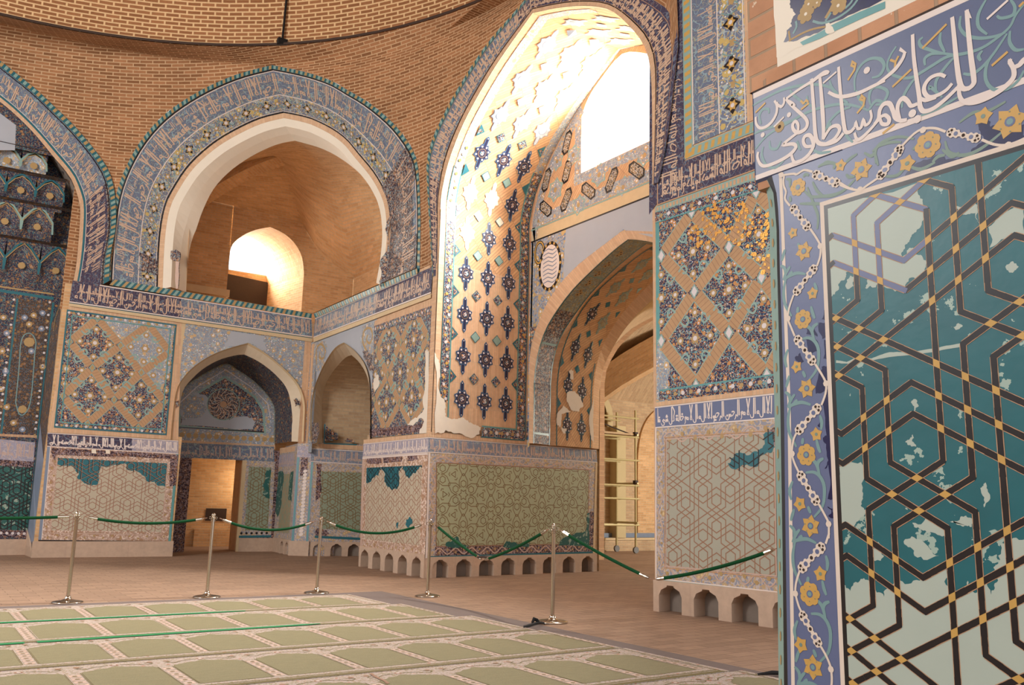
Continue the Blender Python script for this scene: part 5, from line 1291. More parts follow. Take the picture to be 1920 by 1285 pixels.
# the room itself
X0, X1, Y0, Y1 = 10.95, 22.5, 4.0, 18.6
BW = Face((X0, Y1), (X1, Y1)); mb.quad3(BW.pt(0,0), BW.pt(BW.L,0), BW.pt(BW.L,4.2), BW.pt(0,4.2), 'brick_passage')
m2 = MB(); m2.quad3(np.array((X1,Y1,0)), np.array((X1,Y0,0)), np.array((X1,Y0,4.2)), np.array((X1,Y1,4.2)), 'brick_passage'); m2.build('wall_far_end', **S); m2 = MB(); m2.quad3(np.array((X0,Y0,0)), np.array((X1,Y0,0)), np.array((X1,Y0,4.2)), np.array((X0,Y0,4.2)), 'brick_passage'); m2.build('wall_far_side', **S)
m2 = MB(); m2.quad3(np.array((X0,Y1,0)), np.array((X0,12.85,0)), np.array((X0,12.85,9)), np.array((X0,Y1,9)), 'brick_passage'); m2.quad3(np.array((X0,7.7,0)), np.array((X0,Y0,0)), np.array((X0,Y0,9)), np.array((X0,7.7,9)), 'brick_passage'); m2.build('wall_far_front', **S)
wall_far = mb.build('wall_far_room', **S)
mb = MB(); N_ = 12; A_ = [np.array((X0-.6, Y0+(Y1-Y0)*i/24, 4.2+3.4*math.sin(PI*i/24)**.8)) for i in range(25)]; B_ = [p+np.array([X1-X0+.6,0,0]) for p in A_]; Strip(A_, B_).fill(mb, 'brick_passage', n=4, swap=False)
mb.face([p for p in B_], 'brick_passage', [(p[1], p[2]) for p in B_]); mb.face([p for p in A_[0:1]]+[np.array((X0-.6,Y0,9.0)), np.array((X0-.6,7.0,9.0))], 'brick_passage', [(0,0)]*3)
mb.build('ceiling_far_room', **S)
mb = MB()   # plinth, pilaster, rib and lit recess on the back wall
pl_t = BW.px((1170,1008))[1]
mb.box((X0,Y1-.25,0), (X1,Y1,pl_t), 'brick_passage'); mb.box((X0,Y1-.27,pl_t-.06), (X1,Y1,pl_t), 'cream_strip'); mb.box((X0,Y1-.1,pl_t), (X1,Y1,pl_t+.12), 'blue_grey')
a, b = BW.px((1143,900))[0]+X0, BW.px((1160,900))[0]+X0; mb.box((a,Y1-.3,pl_t), (b,Y1,BW.px((1150,800))[1]), 'passage_plaster')
mb.build('trim_11', **S)
mb = MB(); f = BW.moved(.32); r0 = smooth(f.pxs([(1149,800),(1149,775),(1143,755),(1134,742),(1122,730)]), 3); w_ = .22
Strip([f.pt(u,z) for u, z in r0], [f.pt(u-w_,z-.02) for u, z in r0]).fill(mb, 'passage_plaster'); Strip([f.pt(u,z) for u, z in r0], [f.pt(u,z,-.35) for u, z in r0]).fill(mb, 'passage_plaster'); mb.build('trim_12', **S)
mb = MB(); f = BW.moved(.06); r1 = smooth(f.pxs([(1196,1005),(1196,900),(1197,850),(1203,812),(1215,785),(1232,768),(1250,760)]), 3)
u_end = r1[-1][0]+1.6; top = [f.pt(u, z) for u, z in r1]+[f.pt(u_end, r1[-1][1]-.5)]; P = [(q[0], q[1]) for q in r1]+[(u_end, r1[-1][1]-.5), (u_end, pl_t)]
mb.face([f.pt(*p) for p in P], 'brick_gallery', P); Strip([f.pt(u,z,.0) for u, z in r1], [f.pt(u,z,-.1) for u, z in r1]).fill(mb, 'brick_gallery'); mb.build('trim_13', **S)
mb = MB(); r = np.array((14.6,18.3,3.6)); pts = [np.array((14.4,18.5,3.2)), np.array((15.6,17.4,4.6)), np.array((17.4,15.6,5.9)), np.array((19,13.5,6.6))]; pts = smooth(pts, 5); d = np.array((.5,.5,0))
Strip([p+d*.5-np.array((0,0,.25)) for p in pts], [p-d*.5-np.array((0,0,.25)) for p in pts]).fill(mb, 'brick_gallery'); Strip([p+d*.5-np.array((0,0,.25)) for p in pts], [p+d*.5+np.array((0,0,.6)) for p in pts]).fill(mb, 'brick_gallery'); Strip([p-d*.5-np.array((0,0,.25)) for p in pts], [p-d*.5+np.array((0,0,.6)) for p in pts]).fill(mb, 'brick_gallery'); mb.build('trim_14', **S)

# ================================================================== second pier (right of the bay)
pP = lambda pts: Q(pts, 1200, 700, 6.4); pP1 = lambda pts: Q(pts, 1200, 260, 6.4); pP3 = lambda pts: Q(pts, 1200, 1000, 6.4); p6 = lambda pts: Q(pts, 1280, 430, 2.989); p3 = lambda pts: Q(pts, 1280, 0, 2.989)
UE = 3.4
mb = MB(); mb.prism([P2.pt(0,0)[:2], P2.pt(0,0)[:2]+np.array([2.0,0]), P2.pt(UE,0,-2)[:2], P2.pt(UE,0)[:2]], .34, 9.8, 'brick_edging'); mb.prism([P2.pt(.2,0,-.25)[:2], P2.pt(.2,0,-.25)[:2]+np.array([1.5,0]), P2.pt(UE-.2,0,-1.8)[:2], P2.pt(UE-.2,0,-.25)[:2]], 0, .35, 'niche_grey'); wall_pier = mb.build('wall_far_right', **S)
pan = Panel(P2, [(1229.5,1094), (1458,1121), (1452.5,786), (1229,803.5)], .006); W, H = pan.W, pan.H
mb, dr = mesh_panel('d', None, pan, 'vine_border'); inn = Panel(P2, [(1248,1063), (1457,1082), (1453,810), (1249,823)], .008); d2 = Dr(mb, inn, (0,0,inn.W,inn.H)); d2.rect(0,0,inn.W,inn.H,'dado_grey',0); strapwork(d2, inn.W, inn.H, .0625, .0125, 'line_brown', 1, .11, .2)
d2.clip = None; d2.frame(0,0,inn.W,inn.H,.014,'line_pink',3); d2.frame(-.02,-.02,inn.W+.02,inn.H+.02,.012,'line_tan',3)
R = ragged(inn.invs(pP([(1055,1080),(1110,1020),(1150,960),(1230,960),(1330,975),(1420,950),(1470,900),(1500,850),(1480,740),(1620,720),(1620,890),(1560,960),(1440,1000),(1430,1080),(1330,1120),(1230,1100),(1120,1150)])), .03, 2, 91); d2.poly(R, 'teal_far', 4)
md = MaskDr(mb, inn, None, [tuple(p) for p in R]); strapwork(md, inn.W, inn.H, .0625, .014, 'black_tile', 5, .11, .2)
dr.poly(ragged(pan.invs(pP([(1540,700),(1620,650),(1620,860),(1560,880)])), .03, 2, 92), 'vine_border_ink', 7)
sb = pan.sub(.13, H-.21, .02, .03); wave_vine(Dr(mb, sb), sb.W, sb.H, .34, .018, 'line_pink', 'ochre_dull', 5)
sb = pan.sub(.02,.2,W-.13,.2); wave_vine(Dr(mb, sb), sb.W, sb.H, .34, .016, 'line_pink', 'ochre_dull', 5, 'y')
sb = pan.sub(.1,.07,.02,H-.24); wave_vine(Dr(mb, sb), sb.W, sb.H, .3, .016, 'line_pink', 'ochre_dull', 5)
dr.rect(0,0,W,.05,'turq_pale',6); dr.rect(0,.05,W,.062,'line_white',6); dr.rect(0,0,.02,H,'line_white',6)
mb.build('dado_panel', wall_pier)
pan, o = inscription('inscription_band', wall_pier, P2, [(1229,803.3),(1452.4,785.9),(1452.4,737.6),(1228,763.5)], 'blue_field', 'line_white', 1, d=.008, h=.66, w=.018)
pan = Panel(P2, [(1228,763.2),(1452.4,737.3),(1452,727),(1227.5,755)], .008); mb, dr = mesh_panel('b', None, pan, 'brick_edging'); mb.build('brick_course', wall_pier)
# lozenge field; glare on its upper right is painted as gold metallic flecks
pan = Panel(P2, [(1231,755), (1452,727), (1444,328), (1229,399)], .006); W, H = pan.W, pan.H; mb, dr = mesh_panel('l', None, pan, 'floral_dark')
dr.rect(0, 0, .06, H, 'turq_tile', 1); 
R = ragged(pan.invs(pP([(200,340),(210,-400),(330,-300),(360,0),(340,200),(560,200),(590,280)])), .05, 2, 6); dr.poly(R, 'floral_faded', 1)
nodes = [pan.invs(r) for r in ([(1297,398),(1418,360)], [(1240,480),(1367,463),(1480,420)], [(1302,547),(1428,520)], [(1240,640),(1367,624),(1490,600)], [(1305,724),(1438,704)])]
lozenge_field(dr, pan, nodes, 5, .155, 'floral_dark', 'brick_lozenge', 'turq_pale', 'ochre_dull', 'dot_white', 2)
dr.rect(.05, .02, W, .13, 'floral_dark', 8); dr.rect(.05, .13, W, .15, 'turq_tile', 9); dr.rect(0, H-.13, W, H, 'floral_dark', 8); dr.rect(0, H-.145, W, H-.13, 'turq_tile', 9)
for i in range(12): dr.disc((.3+i*.12, .075), .028, ('ochre_dull','dot_white')[i % 2], 10, 7); dr.disc((.1+i*.12, H-.065), .028, ('ochre_dull','dot_white')[i % 2], 10, 7)
glare_area = [tuple(p) for p in pan.invs([(1325,388),(1375,365),(1400,385),(1450,400),(1452,500),(1425,520),(1400,470),(1350,440),(1310,470),(1290,440)])]
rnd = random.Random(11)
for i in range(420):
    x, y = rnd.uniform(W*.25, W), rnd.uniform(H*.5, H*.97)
    if inside((x, y), glare_area):
        r = rnd.uniform(.008, .03); dr.poly(ragged([(x-r,y-r*.5),(x+r*.6,y-r),(x+r,y+r*.4),(x-r*.4,y+r)], r*.4, 1, i), 'glint_gold', 9)
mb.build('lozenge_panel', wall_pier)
# dark inscription above, brick dashes, start of the next arch frame
ib = Panel(P2, [(1232,386), (1450,307), (1450,238), (1232,322)], .008); mb = MB(); dr = Dr(mb, ib, (0,0,ib.W,ib.H)); dr.rect(0,0,ib.W,ib.H,'script_ground_dark'); dr.rect(0,0,ib.W,.016,'line_tan',2); dr.rect(0,0,.016,ib.H,'line_tan',2); script(dr, .03, ib.W-.02, ib.H*.24, ib.H*.62, .024, 'script_tan', 4, 3); script(dr, .05, ib.W-.1, ib.H*.5, ib.H*.3, .018, 'script_tan', 1, 3, squeeze=1.3); mb.build('dark_inscription_band', wall_pier)
pan = Panel(P2, [(1229,399), (1447,328), (1447,309), (1229,388)], .008); mb, dr = mesh_panel('b', None, pan, 'turq_pale')
for i in range(32): x = pan.W*(i+.3)/32; dr.rect(x, pan.H*.25, x+pan.W/50, pan.H*.8, 'line_brown' if 0 else 'brick_arris', 1)
mb.build('brick_course', wall_pier)
mb = MB(); jz = P2.px((1290,300)); fr = [P2.px((1286,300)), P2.px((1286,0))]
u_a = P2.px((1283,200))[0]; u_b = P2.px((1299,200))[0]; u_c = P2.px((1303,200))[0]; u_d = P2.px((1349,200))[0]; u_e = P2.px((1401,200))[0]; z_b = P2.px((1283,300))[1]; zz_ = 9.5
dr = Dr(mb, P2.moved(.01)); bot = line_fn(P2.px((1284,300)), P2.px((1405,252))); dz_ = .14
def vert(u0, u1, m, k, dz=0.0): dr.poly([(u0, bot(u0)+dz), (u1, bot(u1)+dz), (u1, zz_), (u0, zz_)], m, k)
vert(u_a, u_b, 'turq_pale', 0); dr.poly([(u_a,bot(u_a)),(u_e+.3,bot(u_e+.3)),(u_e+.3,bot(u_e+.3)+.13),(u_a,bot(u_a)+.13)], 'turq_pale', 0)
vert(u_b, u_d, 'script_ground_frame', 0, .15); vert(u_d, u_e, 'floral_frame', 0, .15); vert(u_e, u_e+1.2, 'brick_edging', 0, .15)
for u in (u_b+.01, u_d, u_e-.02): vert(u-.008, u+.008, 'line_white', 2, .15)
z = bot(u_a)
while z < zz_:
    dr.poly([(u_a+.02,z),(u_b-.02,z+.02),(u_b-.02,z+.075),(u_a+.02,z+.055)], 'ochre_tile', 1); z += .11
x = u_a
while x < u_e+.3: dr.poly([(x,bot(x)+.02),(x+.05,bot(x+.05)+.02),(x+.07,bot(x+.07)+.11),(x+.02,bot(x+.02)+.11)], 'ochre_tile', 1); x += .1
class Rot:
    """lettering field turned a quarter: text climbs the jamb"""
    def __init__(s, f, u0, z0): s.f = f; s.u0 = u0; s.z0 = z0
    def pt(s, x, y, d=0.0): return s.f.pt(s.u0+y, s.z0+x, d)
class RotL(Rot):
    def pt(s, x, y, d=0.0): return s.f.pt(s.u0-y, s.z0+x, d)
script(Dr(mb, RotL(P2.moved(.01), u_d, bot(u_c)+.2)), 0, zz_-bot(u_c)-.3, (u_d-u_c)*.2, (u_d-u_c)*.62, .02, 'script_tan', 1, 3)
z = bot(u_d)+.45; um = (u_d+u_e)/2; n = 0
while z < zz_:
    dr.star((um, z), .12, .07, 4, 'black_tile', 2); dr.star((um, z), .075, .045, 6, 'ochre_tile', 3); dr.disc((um, z), .03, 'dot_white', 4, 7)
    dr.star((um+.02, z+.27), .06, .035, 5, 'ochre_dull', 2)
    for sg in (1, -1): dr.stroke(smooth([(um, z+.1), (um+sg*.13, z+.18), (um+sg*.04, z+.27)], 3), .016, 'vine_turq', 2); dr.disc((um+sg*.14, z+.2), .022, 'dot_white', 3, 6)
    z += .54
dr.poly([(-.05,4.9),(u_a,bot(u_a)-.05),(u_a,9.2),(.35,8.2),(-.02,7.2)], 'script_ground_dark', -3)
script(Dr(mb, RotL(P2.moved(.012), u_a-.02, 5.05)), 0, 3.0, (u_a)*.2, (u_a)*.6, .022, 'script_tan', 4, 1)
mb.build('next_arch_frame', wall_pier)
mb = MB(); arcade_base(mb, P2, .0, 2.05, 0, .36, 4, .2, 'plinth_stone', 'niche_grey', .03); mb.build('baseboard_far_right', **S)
# ================================================================== foreground pier on the right
Dr.step = .00025
z1 = lambda pts: Q(pts, 1400, 0, 3.7808); z2 = lambda pts: Q(pts, 1640, 0, 3.7786); z3 = lambda pts: Q(pts, 1440, 300, 5.84); z4 = lambda pts: Q(pts, 1440, 500, 4.944)
z5 = lambda pts: Q(pts, 1440, 750, 4.944); z6 = lambda pts: Q(pts, 1440, 1000, 4.51); z7 = lambda pts: Q(pts, 1540, 280, 4.589); z9 = lambda pts: Q(pts, 1280, 855, 2.989)
NU = NP.pxs; UEND = 2.6
edge = lambda z: .072 if z < 1.95 else .078       # left limit of the dado front
mb = MB()
mb.prism([(1.955,1.515), (1.955,-1.2), (3.4,-1.2), (3.4,1.54), (1.985,1.54)], 0, 2.12, 'brick_near_side'); mb.prism([(1.955,1.588), (1.955,-1.2), (3.4,-1.2), (3.4,1.588)], 2.12, 4.2, 'brick_near_side')
wall_near = mb.build('wall_near_right', **S)
# rounded turquoise corner of the dado
NS_ = NP.moved(-.02)
sil = NS_.pxs([(1419,336),(1428,346),(1437,358),(1441,380),(1443,430),(1444,500),(1448,620),(1452,760),(1457,1010),(1460,1285)]); sil.append(np.array((sil[-1][0]-.004, 0.0)))
mid = [np.array((max(.022, min(.064, p[0]+.010+.002*i)), p[1])) for i, p in enumerate(sil)]
mid = NP.moved(-.004).pxs([(1432,328),(1440,340),(1450,362),(1453,392),(1456,430),(1457,500),(1460,620),(1463,760),(1467,1010),(1470,1285)]); mid.append(np.array((mid[-1][0], 0.0)))
front = NP.pxs([(1446,324),(1450,340),(1456,362),(1459,392),(1461,430),(1462,500),(1466,620),(1470,760),(1473,1010),(1477,1285)]); front.append(np.array((front[-1][0], 0.0)))
f3, m3, s3 = [NP.pt(*p) for p in front], [NP.pt(p[0], p[1], -.004) for p in mid], [NP.pt(p[0], p[1], -.02) for p in sil]
mb = MB(); st = Strip(m3, s3); st.fill(mb, 'turq_pale'); dr = Dr(mb, st)
for i in range(34): x = .1+i*.06; dr.disc((x, st.H*.5), .006, 'ochre_dull', 2, 6, .014, PI/2)
st = Strip(m3, f3); st.fill(mb, 'black_tile'); st = Strip(s3, [p+np.array([.06,.004,0]) for p in s3]); st.fill(mb, 'turq_pale'); mb.build('corner_fillet', wall_near)
# dado front: border field, inner panel
mb = MB(); dr = Dr(mb, NP)
P = [tuple(p) for p in front]+[(UEND,0), (UEND,2.165), (front[0][0],2.165)]; dr.poly(P, 'blue_field', 0)
ip = NU([(1545,386)])[0]; ibl = NU([(1583,1285)])[0]; iu, iz = ip
dr.rect(iu-.012, 0, UEND, iz+.012, 'line_cream', 2); dr.rect(iu, 0, UEND, iz, 'black_tile', 3); dr.rect(iu+.012, 0, UEND, iz-.012, 'teal_near', 4)
whl = [np.array(p)+np.array((.012,0)) for p in NU([(1457,326),(1461,420),(1464,520),(1468,640),(1473,760),(1476,1010),(1480,1285)])]; whl.append(np.array((whl[-1][0],0))); dr.stroke(whl, .011, 'line_cream', 2)
mb.build('dado_border', wall_near)
# pale restored areas of the hexagon field, then its strapwork
mb = MB(); clip = (iu+.012, .0, UEND, iz-.012); dr = Dr(mb, NP, clip)
pal1 = z7([(40,480),(830,290),(850,400),(880,480),(885,600),(830,690),(780,750),(720,830),(690,930),(760,850),(800,850),(870,920),(890,1050),(760,1110),(720,1210),(690,1220),(520,1140),(470,1190),(380,1195),(400,1120),(300,1060),(215,1060),(190,1130),(150,1160),(120,1250),(60,1285)])
pales = [(pal1, .012), (z7([(1744,470),(1650,510),(1440,670),(1450,850),(1670,735),(1744,765)]), .006), (z7([(1160,490),(1250,475),(1345,480),(1365,640),(1335,600),(1330,550),(1250,565),(1190,550),(1170,575)]), .008), (z7([(225,1120),(285,1090),(280,1180),(220,1200)]), .006),
 (z9([(880,60),(1000,35),(1008,200),(1000,280),(1045,310),(960,400),(880,400)]), .012), (z9([(880,660),(905,720),(940,760),(1000,690),(1060,730),(1130,790),(1180,720),(1200,690),(1330,700),(1400,660),(1480,640),(1500,770),(1560,790),(1600,700),(1640,770),(1700,680),(1730,780),(1770,700),(1770,560),(1840,470),(1960,440),(2800,400),(2800,1800),(880,1800)]), .014),
 (Q([(862,735),(920,745),(1000,710),(1060,725),(1160,690),(1250,690),(1400,670),(1560,640),(1560,660),(1400,690),(1180,715),(1070,735),(1010,728),(930,755),(862,750)], 1280, 430, 2.989), .0012),
 (z9([(1290,375),(1400,340),(1470,400),(1480,440),(1380,430),(1300,400)]), .012), (z9([(1500,370),(1560,340),(1620,350),(1620,400),(1560,390)]), .008), (z9([(1670,180),(1700,150),(1725,230),(1690,290)]), .006), (z9([(1240,480),(1340,470),(1440,560),(1300,560)]), .016), (z9([(1050,550),(1100,510),(1130,560),(1080,590)]), .01),
 (Q([(1810,210),(1850,180),(1885,210),(1850,245)], 1280, 430, 2.989), .006), (Q([(1505,550),(1540,530),(1570,545),(1530,565)], 1280, 430, 2.989), .006), (Q([(1250,1190),(1290,1150),(1310,1220),(1265,1210)], 1280, 430, 2.989), .008), (Q([(1280,970),(1310,955),(1325,990),(1300,1025)], 1280, 430, 2.989), .006)]
for j, (pp, am) in enumerate(pales): dr.poly(ragged(NU(pp), am, 3, 100+j), 'dado_pale', 5)
pal1uv = [tuple(p) for p in NU(pal1)]
a_, b_ = .0652, .0652/math.sqrt(3); ox, oz = .2575, 1.5455
lines = {}
done = set(); rnd = random.Random(4)
for I in range(0, 4):
    for K in range(-3, 3):
        for p, q in STRAP_U:
            for mir in (1, -1):
                f = lambda t: (I*10+mir*t[0], K*20+10*(I % 2)+t[1]); key = tuple(sorted((f(p), f(q))))
                if key in done: continue
                done.add(key); (i0, k0), (i1, k1) = key
                P, R = np.array((ox+i0*a_, oz+k0*b_)), np.array((ox+i1*a_, oz+k1*b_))
                if max(P[0], R[0]) < iu-.02 or max(P[1], R[1]) < -.05 or min(P[1], R[1]) > iz+.05: continue
                m = (P+R)/2; mat = 'lilac_tile' if inside(m, pal1uv) else 'black_tile'
                d = (R-P)/np.linalg.norm(R-P)*.0035; n = np.array([-d[1], d[0]])/.0035
                # dark bar with ragged pale grout on both edges, done in short pieces
                wv = .0135
                for s_ in range(4):
                    t0, t1 = s_/4, (s_+1)/4; A_, B_ = P+(R-P)*t0-d*(s_ == 0), P+(R-P)*t1+d*(s_ == 3); w0_ = wv+rnd.uniform(-.0012,.0012); w1_ = wv+rnd.uniform(-.0012,.0012)
                    dr.poly([A_+n*w0_*.5, A_-n*w0_*.5, B_-n*w1_*.5, B_+n*w1_*.5], mat, 8)
                dr.stroke([P+n*.0072, R+n*.0072], .0022, 'line_tan', 7); dr.stroke([P-n*.0072, R-n*.0072], .0022, 'line_tan', 7)
deg = {}
for (p, q) in done:
    for x in (p, q): deg.setdefault(x, set()).add((p, q))
for x, es in deg.items():
    if len(es) >= 4:
        c = (ox+x[0]*a_, oz+x[1]*b_)
        if c[0] > iu and -.02 < c[1] < iz+.01:
            dirs = []
            for (p, q) in es:
                o = q if p == x else p; v = np.array(((o[0]-x[0])*a_, (o[1]-x[1])*b_)); v /= np.linalg.norm(v); dirs.append(math.atan2(v[1], v[0]) % PI)
            dirs = sorted(set(round(t, 2) for t in dirs))
            if len(dirs) >= 2:
                t0, t1 = dirs[0], dirs[-1]; u_, v_ = np.array((math.cos(t0), math.sin(t0))), np.array((math.cos(t1), math.sin(t1))); s_ = .0078/abs(math.sin(t1-t0)); c = np.array(c)
                dr.poly([c+u_*s_+v_*s_, c+u_*s_-v_*s_, c-u_*s_-v_*s_, c-u_*s_+v_*s_], 'ochre_tile', 10)
mb.build('hexagon_panel', wall_near)

# border scroll: turquoise stems, white chain garland, ochre blossoms, surviving dark blue ground
mb = MB(); dr = Dr(mb, NP, (.03, 0, UEND, 2.3))
for j, pp in enumerate((z4([(520,400),(548,440),(548,492),(500,490)]), z4([(475,520),(555,508),(560,668),(505,672),(470,600)]), z4([(360,560),(430,580),(460,650),(355,625)]), z4([(350,655),(450,680),(470,760),(490,805),(430,790),(380,800)]), z4([(520,680),(568,678),(565,860),(515,855)]), z4([(500,930),(575,922),(575,1080),(500,1170),(445,1180),(470,1000)]), z4([(250,840),(300,800),(335,880),(285,892)]), z4([(520,1180),(585,1100),(590,1290),(500,1290)]), z5([(510,0),(590,0),(600,500),(610,920),(555,920),(580,740),(560,600),(525,640),(560,560),(540,410),(510,350),(545,330)]), z5([(460,235),(500,195),(505,250)]), z5([(550,990),(600,1010),(610,1100),(560,1080),(590,1040)]),
    z7([(720,225),(780,150),(880,90),(1000,45),(1070,90),(1170,85),(1290,60),(1305,-10),(1400,-40),(1744,-120),(1744,-20),(1310,110),(1160,150),(850,240),(760,245)]), z2([(735,880),(800,840),(820,900),(890,880),(940,940),(1058,880),(1058,1060),(700,1120),(690,1060),(790,1000),(750,930)]))):
    dr.poly(ragged(NU(pp), .004, 2, 200+j), 'navy_tile', 2)
vert6 = [[(210,80),(250,60),(330,50),(410,85)], [(235,55),(212,180),(225,310),(285,440)], [(365,682),(440,690),(500,750),(530,850),(515,1000),(440,1090)], [(405,560),(460,620),(490,740)], [(522,580),(480,600),(470,650)], [(240,905),(225,820),(252,740)], [(265,990),(250,1040),(235,1090)], [(225,1130),(265,1180),(270,1270)], [(315,1180),(280,1220),(250,1285)], [(460,400),(475,470),(495,525)], [(342,370),(335,425)], [(385,985),(410,1050)], [(490,190),(505,250),(500,320)], [(290,20),(255,60)]]
c5, c6_ = NU(z5([(490,50)]))[0], NU(z6([(480,100)]))[0]; per = c5-c6_; per[0] = 0
for rep in (-1, 0, 1, 2, 3):
    for l in vert6:
        q = [p+per*rep for p in NU(z6(l))]
        if q[0][1] > 1.98 or q[-1][1] > 1.98: continue
        n = len(q); sm = smooth(q, 4); w = [.0055+.0045*math.sin(PI*i/(len(sm)-1)) for i in range(len(sm))]; dr.stroke(sm, w, 'vine_turq', 3)
topv = [z3([(640,480),(500,480),(350,480)]), z3([(400,340),(470,400),(580,400),(720,380),(850,330)]), z3([(490,240),(540,340),(600,390)]), z3([(430,300),(500,480),(550,620),(540,760)]), z3([(390,190),(410,160),(450,170)]), z3([(200,210),(240,220),(240,300)]), z3([(240,400),(250,460)]), z3([(550,80),(600,50),(700,30),(760,60)]), z3([(720,100),(740,40)]),
 z7([(0,410),(100,400),(200,350),(290,260)]), z7([(215,215),(240,240),(290,235)]), z7([(20,120),(60,110),(120,130)]), z7([(310,40),(250,80),(210,120)]), z7([(370,30),(430,60),(460,40),(490,140)]), z7([(500,230),(640,230),(700,180),(740,130)]), z7([(440,20),(500,-30),(600,-60),(690,-60)]), z2([(10,1160),(10,1060),(70,1000),(170,970),(280,985)]), z2([(600,870),(700,800),(800,790),(930,720)]), z2([(500,1000),(530,1080),(640,1100),(760,1050),(900,940)]), z2([(410,1150),(450,1110),(500,1100)]), z2([(250,1180),(330,1200),(430,1150)]), z2([(270,1060),(310,1030)]), z2([(480,1060),(550,1110),(600,1080)])]
for l in topv:
    sm = smooth(NU(l), 4); w = [.005+.004*math.sin(PI*i/(len(sm)-1)) for i in range(len(sm))]; dr.stroke(sm, w, 'vine_green', 3)
gar = [z3([(120,155),(175,178),(172,230),(178,290),(200,350),(190,430),(245,505)]), z3([(465,755),(530,850),(575,940),(575,1050),(540,1165)]), z4([(240,265),(200,380),(187,480),(215,560),(250,645)]), z4([(440,905),(500,1000),(540,1085),(535,1180),(498,1285)]), z5([(265,310),(237,380),(225,500),(250,590),(285,665)]), z5([(475,970),(530,1070),(565,1150),(565,1285)]), z6([(520,0),(490,90)]), z6([(270,320),(240,420),(235,510),(260,610),(285,665)]), z6([(450,960),(500,1050),(535,1150),(540,1285),(500,1400)]),
 z3([(150,170),(280,152),(320,158),(400,112),(490,132)]), z3([(790,272),(880,310),(935,318)]), z7([(155,285),(250,340),(335,350),(400,310),(495,245)]), z2([(200,1030),(280,950),(345,915),(430,910),(505,935)]), z2([(760,990),(850,1025),(945,1027),(1058,985),(1200,900)])]
for g in gar: dr.stroke(smooth(NU(g), 4), .0062, 'line_cream', 5)
for q in (z3([(575,945)]), z4([(190,482)]), z4([(540,1085)]), z5([(228,500)]), z5([(565,1152)]), z6([(235,512)]), z6([(535,1152)]), z7([(335,348)]), z2([(345,922)]), z2([(948,1030)]), z3([(150,165)])): dr.disc(NU(q)[0], .0085, 'line_cream', 6, 8)
chains = [(z3([(265,510)]), z3([(450,755)])), (z3([(525,1165)]), z4([(250,255)])), (z4([(262,655)]), z4([(430,900)])), (z5([(480,55)]), z5([(270,305)])), (z5([(290,675)]), z5([(465,965)])), (z6([(472,100)]), z6([(272,315)])), (z6([(282,670)]), z6([(442,955)])),
 (z3([(500,150)]), z3([(780,265)])), (z7([(510,235)]), z7([(690,0)])), (z2([(30,1265)]), z2([(195,1035)])), (z2([(520,935)]), z2([(745,985)]))]
for a, b in chains:
    P, R = NU(a)[0], NU(b)[0]; d = R-P; L = np.linalg.norm(d); d = d/L; n = np.array([-d[1], d[0]]); s_ = L/.155
    W_ = lambda t, o: P+d*L*t+n*o*.028*s_
    for t, o, r in ((.06,.3,.0115), (.06,-.3,.0115), (.02,0,.009), (.24,.0,.0165), (.15,.42,.011), (.15,-.42,.011), (.3,.35,.009), (.3,-.35,.009), (.5,0,.0145), (.76,0,.0165), (.85,.42,.011), (.85,-.42,.011), (.94,.3,.0115), (.94,-.3,.0115), (.98,0,.009), (.38,0,.010), (.62,0,.010), (.7,.35,.009), (.7,-.35,.009)): dr.disc(W_(t, o), r*s_, 'line_cream', 6, 10)
    for t, o, r, m in ((.1,.36,.0062,'iron_dark'), (.1,-.36,.0062,'iron_dark'), (.26,0,.0098,'blue_field'), (.5,0,.0078,'iron_dark'), (.74,0,.0098,'blue_field'), (.9,.36,.0062,'iron_dark'), (.9,-.36,.0062,'iron_dark'), (.03,.05,.0045,'iron_dark'), (.97,-.05,.0045,'iron_dark')): dr.disc(W_(t, o), r*s_, m, 8, 8)
def blossom(q, r, pet, rot=0.0):
    c = NU(q)[0]
    if pet:
        for i in range(7): t = rot+2*PI*i/7; dr.disc((c[0]+r*.62*math.cos(t), c[1]+r*.62*math.sin(t)), r*.42, 'ochre_tile', 4, 9)
        dr.disc(c, r*.7, 'ochre_tile', 4, 12)
    else:
        for i in range(6): t = rot+2*PI*i/6; p = np.array((math.cos(t), math.sin(t))); nn = np.array((-p[1], p[0])); dr.poly([c+p*r*1.05, c+p*r*.4+nn*r*.5, c, c+p*r*.4-nn*r*.5], 'ochre_tile', 4)
        dr.disc(c, r*.62, 'ochre_tile', 4, 12)
    dr.disc(c, r*.32, 'blue_field', 6, 10); dr.disc(c, r*.2, 'vine_turq', 7, 9)
    for i in range(6): t = rot+.4+PI*i/3; dr.disc((c[0]+r*.62*math.cos(t), c[1]+r*.62*math.sin(t)), r*.055, 'vine_green', 8, 5)
for q, r, pt_ in ((z3([(330,300)]),.025,1), (z3([(395,1000)]),.0265,0), (z4([(325,490)]),.0265,1), (z4([(362,1130)]),.0265,0), (z5([(357,510)]),.0285,1), (z5([(397,1170)]),.028,0), (z6([(355,515)]),.030,1), (z6([(382,1135)]),.030,0), (z7([(345,175)]),.030,0), (z2([(378,1028)]),.033,1), (z2([(960,862)]),.038,0)): blossom(q, r, pt_, random.uniform(0, 1))
